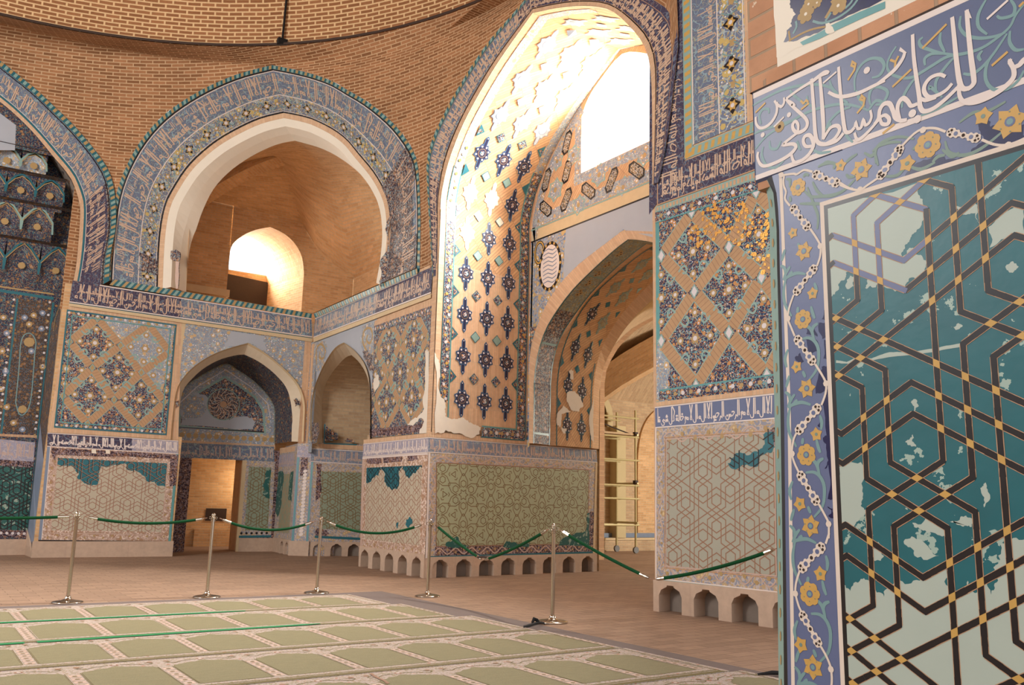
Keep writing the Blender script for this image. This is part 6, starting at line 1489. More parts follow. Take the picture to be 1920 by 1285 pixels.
for q, r, t in ((z3([(275,800)]),.015,-2.0), (z4([(415,250)]),.016,2.8), (z4([(268,930)]),.016,-.6), (z5([(450,320)]),.017,2.9), (z5([(297,965)]),.018,-.5), (z6([(445,345)]),.018,2.9), (z6([(280,945)]),.019,-.5), (z7([(168,140)]),.016,-1.2), (z7([(745,120)]),.018,1.2), (z2([(770,825)]),.02,0), (z2([(230,1160)]),.02,1.2)):
    c = NU(q)[0]; dr.star(c, r*1.15, r*.75, 5, 'ochre_tile', 4, t); dr.disc(c, r*.28, 'vine_green', 6, 7)
for x0_, y0_, x1_, y1_, m_ in ((iu-.012,iz,UEND,iz+.012,'line_cream'), (iu-.012,0,iu,iz+.012,'line_cream'), (iu,iz-.012,UEND,iz,'black_tile'), (iu,0,iu+.012,iz-.012,'black_tile')): dr.rect(x0_, y0_, x1_, y1_, m_, 4)
mb.build('border_scroll', wall_near)

# great inscription
mb = MB(); dr = Dr(mb, NP)
t0, t1 = NU([(1412,180)])[0][1], NU([(1417,331)])[0][1]
P = [(.009,2.155),(UEND,2.155),(UEND,2.425),(.009,2.425)]; dr.poly(P, 'blue_field_deep', 2); dr.rect(.009,2.408,UEND,2.425,'line_white',4); dr.rect(.009,2.150,UEND,2.166,'line_white',4); dr.rect(.009,2.425,UEND,2.432,'iron_dark',3)
mb.face([NP.pt(.009,2.15,.003), NP.pt(.009,2.43,.003), NP.pt(.009,2.43,-.06), NP.pt(.009,2.15,-.06)], 'blue_field_deep', [(0,0)]*4); mb.face([NP.pt(.009,2.15,.003), NP.pt(.3,2.15,.003), NP.pt(.3,2.12,-.03), NP.pt(.009,2.12,-.03)], 'blue_field_deep', [(0,0)]*4)
vt = [z1([(42,752),(120,705),(250,640),(400,605),(520,602),(600,625),(650,665)]), z1([(62,1060),(150,960),(300,870),(450,790),(600,748),(700,740),(800,760),(865,785)]), z1([(865,785),(920,715),(985,735)]), z1([(890,552),(940,540),(970,500),(972,450),(930,415),(860,425),(800,480),(768,560),(770,645)]), z1([(160,805),(155,775),(115,778),(92,825),(105,880)]), z1([(165,1000),(170,1050),(215,1055),(245,1000)]), z1([(120,1040),(110,1100),(140,1170),(205,1190),(265,1140)]), z1([(55,950),(120,920),(220,890),(330,850)]), z1([(600,870),(575,920),(600,880)]), z1([(470,1060),(520,1085),(600,1075)]), z1([(780,640),(800,700),(840,760)]), z1([(590,570),(605,620),(660,690),(720,730)]), z1([(310,640),(340,680),(420,740)]), z1([(430,680),(435,730),(470,760)]), z1([(700,930),(715,970),(755,1010)]), z1([(880,745),(870,690),(890,630),(940,615),(985,640)]), z1([(560,930),(590,860),(660,790),(740,760)]), z1([(360,1000),(370,1040),(385,1065)]),
 z2([(155,330),(110,400),(90,470),(120,525),(200,553),(270,548),(340,510),(420,460),(520,402),(640,380),(760,342),(880,262),(960,190),(1000,110),(1060,30)]), z2([(345,265),(318,290),(330,330),(380,350),(460,375),(560,388)]), z2([(360,465),(358,415),(410,382),(490,382)]), z2([(612,115),(605,190),(650,250),(740,272),(840,262),(930,232)]), z2([(965,0),(995,50),(980,108),(900,130),(868,112)]), z2([(790,0),(738,100),(738,190),(800,245)]), z2([(940,240),(860,360),(800,450),(788,560),(840,632),(940,632),(1020,570),(1060,500)]), z2([(962,220),(958,300),(1000,355),(1060,350)]), z2([(300,540),(240,620),(200,700),(195,765)]), z2([(440,665),(436,580),(500,480),(570,402)]), z2([(630,522),(690,527),(760,480),(810,422)]), z2([(755,432),(738,400),(765,360)]), z2([(0,410),(50,420),(70,470),(40,530),(0,550)]), z2([(0,620),(60,625),(95,660),(60,730),(10,745)]), z2([(470,230),(465,300),(500,370)]), z2([(330,820),(450,770),(590,690)]), z2([(480,690),(400,620),(390,640)])]
for l in vt:
    sm = smooth(NU(l), 4); n = len(sm); dr.stroke(sm, [.005+.0035*math.sin(PI*i/max(1,n-1)) for i in range(n)], 'vine_turq', 5)
ot = [z1([(65,800),(135,730)]), z1([(388,778),(445,732)]), z1([(385,715),(405,735),(425,712),(440,725)]), z2([(340,345),(512,172)]), z2([(128,618),(262,492)]), z2([(832,468),(945,368)]), z2([(58,948),(142,880)]), z2([(112,425),(150,440),(172,398)]), z2([(150,440),(146,480)]), z2([(1025,50),(1060,15)]), z1([(720,570),(765,500),(775,455),(752,440),(745,465),(772,478)]), z1([(785,805),(830,750),(840,700),(818,680),(808,705),(835,715)])]
for l in ot: dr.stroke(NU(l), .0062, 'ochre_tile', 7)
c = NU(z1([(235,900)]))[0]; dr.disc(c, .017, 'ochre_dull', 6, 9); dr.disc(c, .006, 'iron_dark', 7, 7)
wt_ = [ (z1([(268,692),(268,730),(250,757),(225,745),(218,725)]), .007), (z1([(200,715),(218,750),(214,805),(185,860),(140,900),(95,908),(70,875),(67,830)]), .008), (z1([(268,830),(195,902)]), .006),
 (z1([(585,520),(575,510),(545,518),(470,575),(375,635),(283,702)]), .008), (z1([(283,702),(300,725),(345,770),(420,840),(433,885),(412,922),(365,942),(335,920),(330,885),(348,862),(368,885),(368,928)]), .009), (z1([(290,712),(318,725),(340,745),(315,742)]), .006),
 (z1([(368,940),(315,980),(262,1028),(330,1022),(352,1045),(312,1095),(230,1145),(140,1178),(100,1165),(80,1115),(86,1078)]), .009), (z1([(640,510),(545,592)]), .006), (z1([(585,520),(520,545),(452,602)]), .006),
 (z1([(462,560),(466,600),(480,800),(490,950),(508,1010),(560,1024),(640,1000),(690,945)]), .010), (z1([(522,545),(535,700),(548,900),(545,990)]), .010), (z1([(545,990),(595,910),(645,893),(662,925),(625,985),(565,1020)]), .009),
 (z1([(655,475),(663,600),(680,780),(695,900),(708,938),(740,935),(768,905)]), .0095), (z1([(768,905),(778,870),(790,912),(815,905),(830,855),(845,888),(872,872),(888,830),(880,782)]), .0075), (z1([(940,850),(870,930),(810,985),(782,985),(768,942)]), .008),
 (z1([(582,655),(640,682),(700,685),(800,660),(900,612),(985,572)]), .009), (z2([(0,612),(80,552),(150,490),(200,420),(217,370)]), .009), (z1([(478,1035),(425,1040),(405,1005),(415,970),(448,960),(470,990),(475,1040),(440,1100),(385,1143),(340,1150),(320,1098)]), .0095),
 (z2([(0,885),(30,840),(40,780),(70,738),(110,738),(135,790),(150,838),(190,856),(232,850)]), .010), (z2([(40,835),(55,878),(95,880),(106,845),(78,818),(45,830)]), .009), (z2([(180,845),(165,780),(175,728),(205,698),(238,720),(262,752),(305,738)]), .010),
 (z2([(272,245),(280,400),(300,560),(320,690),(325,755),(352,790),(420,770),(510,700),(592,620)]), .010), (z2([(505,545),(460,530),(400,552),(360,602),(355,652),(388,690),(450,676),(510,640),(552,593)]), .009), (z2([(325,695),(365,712),(440,692)]), .008),
 (z2([(552,122),(565,250),(585,450),(605,580),(632,630),(682,620),(708,580)]), .0105), (z2([(655,72),(665,200),(685,400),(706,560),(700,602),(662,636)]), .0105), (z2([(600,600),(605,680),(640,726),(720,726),(820,686),(920,622),(985,552),(987,490),(962,442),(965,420)]), .010), (z2([(985,480),(1028,462),(1060,425),(1120,380)]), .010), (z2([(798,138),(948,2)]), .0065)]
for l, w in wt_:
    q = NU(l); sm = smooth(q, 4) if len(q) > 2 else q; n = len(sm); dr.stroke(sm, [w*1.18*(1.08-.3*abs(2*i/max(1,n-1)-1)) for i in range(n)], 'line_white', 8)
dr.poly(NU(z2([(650,70),(668,70),(692,132),(668,128)])), 'line_white', 8); dr.poly(NU(z2([(175,362),(185,335),(232,375),(212,380)])), 'line_white', 8); dr.poly(NU(z2([(945,455),(965,412),(990,450),(985,490)])), 'line_white', 8)
for q, r in ((z1([(303,815)]),.0075), (z1([(117,958)]),.0075), (z1([(855,500)]),.0095), (z2([(270,805)]),.0105), (z2([(305,846)]),.0105)): dr.disc(NU(q)[0], r, 'line_white', 8, 10)
mb.build('great_inscription', wall_near)
# brickwork above it, with the corner of a tile panel set in white plaster
mb = MB(); zt_b = 2.432
tb_ = NU([(1457,106)])[0]; tr_ = NU([(1660,15)])[0]; ub = tb_[0]; zb_ = tr_[1]
def brick_face(P, swap, mat='brick_near'):
    uv = [((q[1]*1.0, q[0]) if swap else (q[0], q[1]-.0)) for q in P]; mb.face([NP.pt(q[0], q[1], .0) for q in P], mat, uv)
brick_face([(-.003,zt_b),(UEND,zt_b),(UEND,zb_-.02),(ub-.0,zb_-.02)], False); brick_face([(-.003,zt_b),(ub,zb_-.02),(ub,4.2),(-.006,4.2)], False, 'brick_near_side')
mb.face([NP.pt(-.003,2.43,0), NP.pt(-.005,4.2,0), NP.pt(-.005,4.2,-.5), NP.pt(-.003,2.43,-.5)], 'brick_near_side', [(0,0),(0,1.8),(.5,1.8),(.5,0)])
dr = Dr(mb, NP); P = [(ub,zb_-.02),(UEND,zb_-.02),(UEND,4.2),(ub,4.2)]; dr.poly(P, 'plaster_white', 0)
wpz = NU(z1([(190,-20),(205,250),(212,405),(250,412),(300,375),(370,335),(560,250),(640,215),(640,150),(500,150),(420,-20)])); dr.poly(ragged(wpz, .004, 2, 3), 'plaster_white', 1)
nv = NU(z1([(320,-30),(305,30),(330,70),(350,100),(320,140),(320,190),(285,215),(262,300),(330,295),(450,255),(560,200),(600,165),(760,95),(983,-10),(983,-60)])); dr.poly(ragged(nv, .005, 2, 4), 'navy_tile', 2)
dr.poly(NU(z1([(380,300),(400,322),(520,275),(640,215),(800,140),(983,60),(983,10),(800,85),(620,170),(500,240)])), 'turq_tile', 3); dr.poly(ragged(NU(z1([(560,170),(590,165),(625,225),(570,240)])), .004, 2, 5), 'plaster_white', 4)
for q, r in ((z1([(420,100)]),.03), (z1([(440,30)]),.022), (z1([(650,40)]),.028), (z1([(500,20)]),.018)):
    c = NU(q)[0]
    for i in range(6): t = PI*i/3; dr.disc((c[0]+r*.6*math.cos(t), c[1]+r*.6*math.sin(t)), r*.36, 'ochre_dull', 4, 8)
    dr.disc(c, r*.4, 'ochre_dull', 4, 8); dr.disc(c, r*.18, 'plaster_white', 5, 7)
dr.stroke(smooth(NU(z1([(300,290),(400,235),(480,205),(560,190)])), 3), .006, 'ochre_dull', 4); dr.stroke(smooth(NU(z1([(300,220),(310,290)])), 2), .006, 'ochre_dull', 4)
for l in ([(330,240),(355,190),(350,150)], [(470,150),(540,165),(640,130),(740,60),(800,-20)], [(700,60),(740,20),(760,-20)], [(600,90),(560,150)]): dr.stroke(smooth(NU(z1(l)), 3), .007, 'vine_turq', 4)
for l in ([(600,20),(640,-10),(690,20),(690,60),(640,70)], [(560,130),(590,80),(620,20)]): dr.stroke(smooth(NU(z1(l)), 3), .009, 'ochre_dull', 5)
mb.build('brick_surround', wall_near)
Dr.step = LAYER
# ================================================================== great arch on the left: its frame and the dark tiled alcove inside
q = lambda pts: A.pxs(p1(pts))
oA = q([(-600,-60),(-300,120),(0,342),(100,420),(200,500),(300,595),(400,690),(480,780),(560,880),(610,960),(640,1060),(650,1180),(648,1285)])+[A.px((207,480)), A.px((205,527))]
iA = q([(-600,130),(-300,330),(0,560),(100,645),(200,745),(300,865),(400,985),(440,1080),(458,1150),(455,1285)])+[A.px((146,500)), A.px((133,566))]
NL = 40
oA3 = [A.pt(u, z, .012) for u, z in resample(smooth(oA, 3), NL)]; iA3 = [A.pt(u, z, .012) for u, z in resample(smooth(iA, 3), NL)]
rA = Strip(iA3[::-1], oA3[::-1]); rA = Strip(iA3, oA3); W, H = rA.W, rA.H; mb = MB(); rA.fill(mb, 'script_ground_frame'); dr = Dr(mb, rA)
rA.fill(mb, 'script_ground_dark', H*.1, H*.75, .003, W*.70, W); rA.fill(mb, 'floral_ink', H*.75, H, .003, W*.70, W)
rA.fill(mb, 'brick_edging', -.04, H*.06, .004); rA.fill(mb, 'turq_dark', H*.06, H*.12, .004); rA.fill(mb, 'line_white', H*.13, H*.145, .004); rA.fill(mb, 'turq_dark', H*.84, H, .004, 0, W); rA.fill(mb, 'black_tile', H*.79, H*.82, .004)
for i in range(int(W/.1)): x = i*.1; dr.poly([(x,H*.86),(x+.055,H*.86),(x+.08,H*.99),(x+.025,H*.99)], ('ochre_dull','turq_pale')[i % 2], 4)
script(dr, .1, W-.5, H*.26, H*.42, .028, 'script_tan', 3, 4); script(dr, .2, W-.4, H*.48, H*.22, .018, 'script_tan', 1, 4, squeeze=1.3)
trim_left = mb.build('trim_8', **S)
# soffit: splayed reveal with a gilt cord, then the alcove back wall
AB = Face((-1.5, 19.75), (2.6, 19.75))
cA = smooth(AB.pxs(p1([(-600,220),(-300,400),(0,612),(100,695),(200,795),(280,890),(340,985),(380,1070),(405,1160),(405,1285)])+[(130,480),(118,545),(95,610)]), 3)
cb = AB.px((50,1009)); cA = resample(cA, NL-6)+[np.array((cA[-1][0]+(cb[0]-cA[-1][0])*i/6, cA[-1][1]*(1-i/6))) for i in range(1, 7)]
iA_ext = resample(smooth(iA, 3), NL-6)+[A.px((92,800)), A.px((88,840)), A.px((80,930)), A.px((72,1014)), A.px((66,1030)), np.array((A.px((60,1045))[0], 0.0))]
ia3 = [A.pt(u, z, .0) for u, z in iA_ext]; ca3 = [AB.pt(u, z) for u, z in cA]
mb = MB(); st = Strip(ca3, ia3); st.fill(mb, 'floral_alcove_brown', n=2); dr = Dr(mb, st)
st.fill(mb, 'brick_arris', st.H*.86, st.H, .003); st.fill(mb, 'niche_grey', st.H*.3, st.H*.8, .003, 0, st.W*.55)
x = .05
while x < st.W*.62: dr.disc((x, st.H*.24), .028, 'ochre_dull', 4, 6, .018, .6); x += .05
st.fill(mb, 'turq_dark', 0, .04, .004); st.fill(mb, 'blue_grey', st.H*.1, st.H*.9, .005, st.W-2.15, st.W-.3); st.fill(mb, 'plinth_stone', 0, st.H, .006, st.W-.3, st.W); mb.build('trim_9', **S)
mb = MB(); zc = AB.px((80,547))[1]
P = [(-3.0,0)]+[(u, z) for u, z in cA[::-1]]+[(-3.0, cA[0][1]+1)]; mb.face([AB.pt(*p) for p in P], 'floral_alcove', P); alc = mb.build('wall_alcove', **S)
mb = MB(); dr = Dr(mb, AB); pp5 = lambda pts: Q(pts, 0, 520, 2.38)
dr.poly(AB.pxs(pp5([(80,95),(232,112),(165,700),(0,690),(0,560)])), 'floral_alcove_brown', 2)
for l, w, m in (([(78,95),(5,700)], .035, 'turq_dark'), ([(238,112),(168,720)], .04, 'turq_dark'), ([(-200,50),(0,60),(240,95)], .06, 'turq_dark'), ([(-200,30),(0,42),(240,76)], .03, 'ochre_dull'), ([(-100,700),(165,712)], .05, 'brick_arris')): dr.stroke(AB.pxs(pp5(l)), w, m, 4)
lob = smooth(AB.pxs(pp5([(70,560),(85,400),(92,300),(105,262),(125,250),(145,258),(160,290),(155,340),(148,440),(135,560),(110,610),(85,610),(70,560)])), 3); dr.stroke(lob, .018, 'vine_turq', 4); dr.disc(AB.px(pp5([(130,290)])[0]), .1, 'ochre_dull', 4, 8); dr.disc(AB.px(pp5([(100,590)])[0]), .08, 'ochre_dull', 4, 8)
for f in np.linspace(0, 1, 22):
    for (a, b), m in ((((62,100),(-8,690)), 'ochre_dull'), (((222,112),(155,705)), 'ochre_dull')):
        p = AB.px(pp5([(a[0]+(b[0]-a[0])*f, a[1]+(b[1]-a[1])*f)])[0]); dr.disc(p, .026, ('dot_white', m)[int(f*21) % 2], 5, 6)
for i, (x, y) in enumerate(((15,180),(30,250),(10,330),(25,420),(5,500),(110,180),(150,170),(190,160),(130,210),(185,230),(30,580),(140,330),(190,400),(100,680),(60,650))): dr.disc(AB.px(pp5([(x,y)])[0]), .06, ('ochre_dull','blue_grey')[i % 2], 4, 7); dr.disc(AB.px(pp5([(x,y)])[0]), .025, 'dot_white', 5, 6)
pan = Panel(AB, [(-60,858), (63,866), (66,830), (-60,818)], .004); d2 = Dr(mb, pan); d2.rect(0,0,pan.W,pan.H,'script_ground_lilac',4); script(d2, .02, pan.W-.02, pan.H*.25, pan.H*.6, .022, 'line_pink', 0, 6)
pan = Panel(AB, [(-60,1006), (50,1009), (62,866), (-60,858)], .004); d2 = Dr(mb, pan, (0,0,pan.W,pan.H)); d2.rect(0,0,pan.W,pan.H,'teal_green',2); strapwork(d2, pan.W, pan.H, .0625, .02, 'black_tile', 4); d2.rect(0,0,pan.W,.14,'vine_border_ink',5); d2.rect(0,pan.H-.12,pan.W,pan.H,'vine_border_ink',5)
for i in range(10): d2.disc((pan.W*(i+.5)/10,.08), .03, 'dot_white', 6, 6)
mb.build('alcove_tiles', alc)
mb = MB(); P = [(-3,0),(cb[0]+.02,0),(cb[0]+.02,.3),(-3,.3)]; mb.face([AB.pt(p[0],p[1],.04) for p in P], 'plinth_stone', P); mb.face([AB.pt(-3,.3,.04), AB.pt(cb[0],.3,.04), AB.pt(cb[0],.3,-.02), AB.pt(-3,.3,-.02)], 'plinth_stone', [(0,0)]*4); mb.build('baseboard_alcove', **S)
# stalactite cells under the alcove vault: three corbelled rows of pointed niches, then lozenge facets
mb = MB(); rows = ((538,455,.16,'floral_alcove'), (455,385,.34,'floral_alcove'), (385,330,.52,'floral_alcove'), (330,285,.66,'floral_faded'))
for r, (yb, yt, out, mt) in enumerate(rows):
    f = AB.moved(out); zb_, zt_ = f.px((60,yb))[1], f.px((60,yt))[1]; xr = f.px((138-8*r,(yb+yt)/2))[0]; w = .62-.05*r
    u = xr-w*(.5 if r % 2 else 0); n = 0
    while u > -2.2:
        u0, u1 = u-w, u; c = (u0+u1)/2; h = zt_-zb_; prev = AB.moved(max(0, out-.18))
        # hollow of the cell: two leaning facets meeting on an arris, framed by a pointed rim
        apex = (c, zt_-.04)
        for a, b in (((u0,zb_),(c,zb_)), ((c,zb_),(u1,zb_))):
            P3 = [prev.pt(a[0],a[1]), prev.pt(b[0],b[1]), f.pt(apex[0],apex[1]), f.pt((u0 if a[0] == u0 else u1), zb_+h*.62)] if a[0] == u0 else [prev.pt(a[0],a[1]), prev.pt(b[0],b[1]), f.pt(u1, zb_+h*.62), f.pt(apex[0],apex[1])]
            mb.face(P3, mt, [(a[0],0),(b[0],0),(b[0],h),(a[0],h)])
        rim = [(u0,zb_+h*.3),(u0+.02,zb_+h*.62),(c-.12,zb_+h*.88),(c,zt_),(c+.12,zb_+h*.88),(u1-.02,zb_+h*.62),(u1,zb_+h*.3)]
        d2 = Dr(mb, f); d2.stroke(rim, .035, 'turq_pale' if r % 2 else 'turq_dark', 2); d2.stroke([(a_, b_-.05) for a_, b_ in rim[1:-1]], .015, 'ochre_dull', 2)
        d2 = Dr(mb, Face(prev.pt(u0,0)[:2], prev.pt(u1,0)[:2])); 
        for P3, m in (([(u0,zt_),(c,zt_),(c-.12,zb_+h*.88),(u0+.02,zb_+h*.62)], 'floral_alcove'), ([(c,zt_),(u1,zt_),(u1-.02,zb_+h*.62),(c+.12,zb_+h*.88)], 'floral_alcove')): mb.face([f.pt(*p) for p in P3], m, P3)
        dd = Dr(mb, f); dd.disc((c, zb_+h*.45), .07, 'ochre_dull', -30, 8)
        u -= w; n += 1
    P = [(-2.4,zt_-.001),(xr,zt_-.001)]; mb.face([f.pt(-2.4,zt_), f.pt(xr,zt_), AB.moved(out+.18).pt(xr,zt_+.02), AB.moved(out+.18).pt(-2.4,zt_+.02)], 'floral_alcove_brown', [(0,0),(3,0),(3,.2),(0,.2)])
f = AB.moved(.8); d2 = Dr(mb, f); zt0 = f.px((60,285))[1]
P = [(-2.4,zt0),(f.px((112,285))[0],zt0),(f.px((60,215))[0],zt0+.9),(-2.4,zt0+2.2)]; d2.poly(P, 'floral_alcove', 0)
P = AB.moved(.8).pxs([(-30,190),(30,235),(28,282),(-30,282)]); Dr(mb, AB.moved(.8)).poly(P, 'plaster_grey', 6)
mb.build('stalactite_cells', alc)
# alcove side closure and roof
mb = MB(); mb.quad3(np.array((-3.0,18.8,0)), np.array((-3.0,19.8,0)), np.array((-3.0,19.8,11)), np.array((-3.0,18.8,11)), 'brick_vault'); mb.build('wall_alcove_side', **S)

# ================================================================== drum, pendentives and dome
DC = np.array((-.63, 9.26)); DR, DH = 8.3, 9.82
def cyl(p): return math.atan2(p[1]-DC[1], p[0]-DC[0]), math.hypot(p[0]-DC[0], p[1]-DC[1]), p[2]
def uncyl(a, r, z): return np.array((DC[0]+r*math.cos(a), DC[1]+r*math.sin(a), z))
def pendentive(Lc, Rc, ring_only=None, n=14):
    """Lc, Rc: flanks of two neighbouring arches from the common foot upwards, equal length"""
    mb = MB(); rows = []
    for a, b in zip(Lc, Rc):
        (aa, ra, za), (ab, rb, zb2) = cyl(a), cyl(b); row = []
        chord = abs(aa-ab)
        for k in range(n+1):
            t = k/n; bul = math.sin(PI*t)
            rmid = max(ra, rb); r = ra+(rb-ra)*t+bul*.02; row.append(uncyl(aa+(ab-aa)*t, r, za+(zb2-za)*t-bul*.0))
        rows.append(row)
    # rise from the two arch points to the ring of the drum
    last = rows[-1]; K = 7
    tgt = [uncyl(cyl(p)[0], DR, DH) for p in last]
    for j in range(1, K+1):
        t = j/K; rows.append([p+(q_-p)*t+np.array((0,0,0)) for p, q_ in zip(last, tgt)])
    vz = [max(p[2] for p in r) for r in rows]; h0 = len(rows)-K
    vt = [[p[2]*1.12 for p in r] for r in rows]
    for j in range(h0, len(rows)):
        for k in range(n+1): vt[j][k] = vt[j-1][k]+float(np.linalg.norm(rows[j][k]-rows[j-1][k]))
    for j, (r0, r1) in enumerate(zip(rows, rows[1:])):
        for k in range(n):
            P = [r0[k], r0[k+1], r1[k+1], r1[k]]; mb.face(P, 'brick_vault', [(cyl(p)[0]*8.3, vt[jj][kk]) for p, jj, kk in zip(P, (j, j, j+1, j+1), (k, k+1, k+1, k))])
    return mb
nO = len(oc); 
o_left = [OF.pt(u, z) for u, z in halves(oc, 30, 24)]; mid_i = 23
dl_ = o_left[:mid_i+1]; dr_ = o_left[mid_i:][::-1]          # flanks of the corner arch, both from foot to point
bl_ = [FP.pt(u, z) for u, z in resample(smooth(oL, 3), 24)]
pendentive(dr_, bl_).build('ceiling', smooth=True, weld=True, **S)
apexA = A.px((-200,-40)); cu_ = -3.2
la = resample(smooth([A.px((205,520))]+[np.array(p) for p in oA[::-1][2:]], 3), 24); la3 = [A.pt(u, z) for u, z in la]
pendentive(la3, dl_).build('ceiling_left', smooth=True, weld=True, **S)
# next pendentive to the right of the bay (mostly hidden) and the drum continued all round
rr3 = [FP.pt(u, z) for u, z in resample(smooth(oR[::-1]+[oL[-1]], 3), 24)]; far3 = [np.array((7.6, 5.9, 5.0+4.2*i/23)) for i in range(24)]
mb = MB()
a0, a1 = cyl(np.array((7.6,6.2,9)))[0], cyl(la3[-1])[0]
ring = lambda a: uncyl(a, DR, DH)
mb2 = MB(); Strip(rr3, [ring(cyl(p)[0]) for p in rr3]).fill(mb2, 'brick_vault', n=3); mb2.build('ceiling_right', **S)
# closing wall of the drum where the hall is not seen
aa = np.linspace(a1, a0+2*PI, 40); Strip([uncyl(a, DR+.6, 8.4) for a in aa], [ring(a) for a in aa]).fill(mb, 'brick_vault', n=1); mb.build('ceiling_drum', **S)
mb = MB(); M_ = 72; K = 20
def dome(a, t): ph = t*PI/2; r = (DR+.06)*math.cos(ph)**.92 if t < 1 else 0.0; return np.array((DC[0]+r*math.cos(a), DC[1]+r*math.sin(a), DH+.02+6.6*math.sin(ph)**1.05))
for i in range(M_):
    x0, x1 = 2*PI*i/M_, 2*PI*(i+1)/M_
    for j in range(K):
        t0, t1 = (j/K)**1.2, ((j+1)/K)**1.2; P = [dome(x0,t0), dome(x1,t0), dome(x1,t1), dome(x0,t1)]; mb.face(P, 'brick_dome', [(x0*8.3,t0*11.5),(x1*8.3,t0*11.5),(x1*8.3,t1*11.5),(x0*8.3,t1*11.5)])
mb.build('ceiling_dome', smooth=True, weld=True, **S)
mb = MB(); mb.lathe([(DR-.03,0),(DR-.03,.05),(DR+.08,.05)], (DC[0],DC[1],DH), 'iron_dark', 96); mb.build('trim_10', **S)
# lower walls of the hall on the sides behind the camera and to its left
mb = MB(); mb.quad3(np.array((-8.6,-6,0)), np.array((-8.6,20,0)), np.array((-8.6,20,3.2)), np.array((-8.6,-6,3.2)), 'brick_passage'); mb.build('wall_behind_left', **S)
mb = MB(); mb.quad3(np.array((-8.6,-6,0)), np.array((6,-6,0)), np.array((6,-6,3.2)), np.array((-8.6,-6,3.2)), 'brick_passage'); mb.build('wall_behind', **S)
# ================================================================== floor
mb = MB()
for P in ([(-9,-6),(24,-6),(24,24),(-9,24)],): mb.face([(x, y, 0) for x, y in P], 'paving', P)
mb.build('floor', **S)

# ================================================================== prayer carpets: woven strips laid side by side
def tag(o, label, cat, group=None, kind=None):
    o['label'] = label; o['category'] = cat
    if group: o['group'] = group
    if kind: o['kind'] = kind
    return o
class Ground:
    def __init__(s, x0, y0): s.x0 = x0; s.y0 = y0
    def pt(s, x, y, d=0.0): return np.array((s.x0+x, s.y0+y, s.z+d))
def carpet(name, y0, y1, x0, x1, phase, label, pitch=.595):
    mb = MB(); t = .010; mb.box((x0,y0+.004,.001), (x1,y1-.004,t), 'carpet_ground'); g = Ground(x0, y0); g.z = t; W, H = x1-x0, y1-y0
    dr = Dr(mb, g, (0, .004, W, H-.004)); dr.rect(0,0,W,H,'carpet_ground',.5)
    dr.rect(0,.004,W,.06,'carpet_line',1); dr.rect(0,.075,W,.10,'carpet_line',1); dr.rect(W-.05,0,W,H,'carpet_ground',2); dr.rect(W-.065,0,W-.05,H,'carpet_line',2)
    ph = (phase-x0) % pitch; n = int(W/pitch)+2
    for i in range(-1, n):
        c = ph+i*pitch+.06; a, b = c, c+pitch-.115; yb, yt = .16, H-.30
        if a < .02 or b > W-.06: 
            a, b = max(a, .02), min(b, W-.08)
            if b-a < .15: continue
        m = (a+b)/2; w = b-a
        P = [(a,yb),(b,yb),(b,yt-.02),(b-w*.04,yt+.03),(b-w*.16,yt+.05),(b-w*.25,yt+.09),(m+w*.12,yt+.10),(m+w*.05,yt+.135),(m,yt+.15),(m-w*.05,yt+.135),(m-w*.12,yt+.10),(a+w*.25,yt+.09),(a+w*.16,yt+.05),(a+w*.04,yt+.03),(a,yt-.02)]
        dr.poly(P, 'carpet_field', 2); dr.stroke(P+[P[0]], .008, 'carpet_line', 1)
        # the dividing column of small blocks and blossoms over every arch
        x = b+.0575
        k = 0; y = yb
        while y < yt-.05:
            dr.rect(x-.035, y+.012, x+.035, y+.09, 'line_pink', 2); dr.disc((x, y+.05), .018, 'carpet_line', 3, 6); y += .11; k += 1
        dr.stroke([(x-.048,yb),(x-.048,yt)], .006, 'iron_dark' if False else 'carpet_line', 2); dr.stroke([(x+.048,yb),(x+.048,yt)], .006, 'carpet_line', 2)
        for sg in (1,-1): dr.stroke(smooth([(m+sg*.04,yt+.2),(m+sg*.14,yt+.17),(m+sg*.2,yt+.12),(m+sg*.25,yt+.16),(m+sg*.2,yt+.2)], 3), .010, 'carpet_line', 2)
        dr.disc((m,yt+.2), .03, 'line_brown', 2, 8); dr.disc((m,yt+.2), .015, 'line_white', 3, 6)
        for sg in (1,-1): dr.disc((m+sg*w*.5, H-.09), .022, 'line_brown', 2, 7)
    return tag(mb.build(name), label, 'carpet', 'prayer carpets laid in strips')
CX0 = -3.4
carpet('prayer_carpet', 9.49, 10.66, CX0, 4.90, 1.09, 'olive prayer carpet strip farthest back, at the feet of the three left chrome posts')
carpet('prayer_carpet', 8.22, 9.47, CX0, 5.02, 1.03, 'olive prayer carpet strip lying between the two green tapes')
carpet('prayer_carpet', 7.02, 8.20, CX0, 5.20, .90, 'olive prayer carpet strip before the nearer green tape, its right end at the black strap')
carpet('prayer_carpet', 5.84, 7.00, CX0, 5.24, .50, 'olive prayer carpet strip second from the bottom edge of the photo, bare of tape')
carpet('prayer_carpet', 4.66, 5.82, CX0, 5.26, .35, 'olive prayer carpet strip running into the bottom edge of the photo, nearest to the camera')
carpet('prayer_carpet', 3.48, 4.64, CX0, 5.36, .10, 'olive prayer carpet strip whose end just shows beside the foot of the near tiled pier')
mb = MB(); mb.box((CX0,3.3,.0003), (5.50,10.95,.0009), 'underlay_grey'); tag(mb.build('carpet_underlay'), 'grey underlay sheet showing as a margin around the olive prayer carpets', 'underlay')

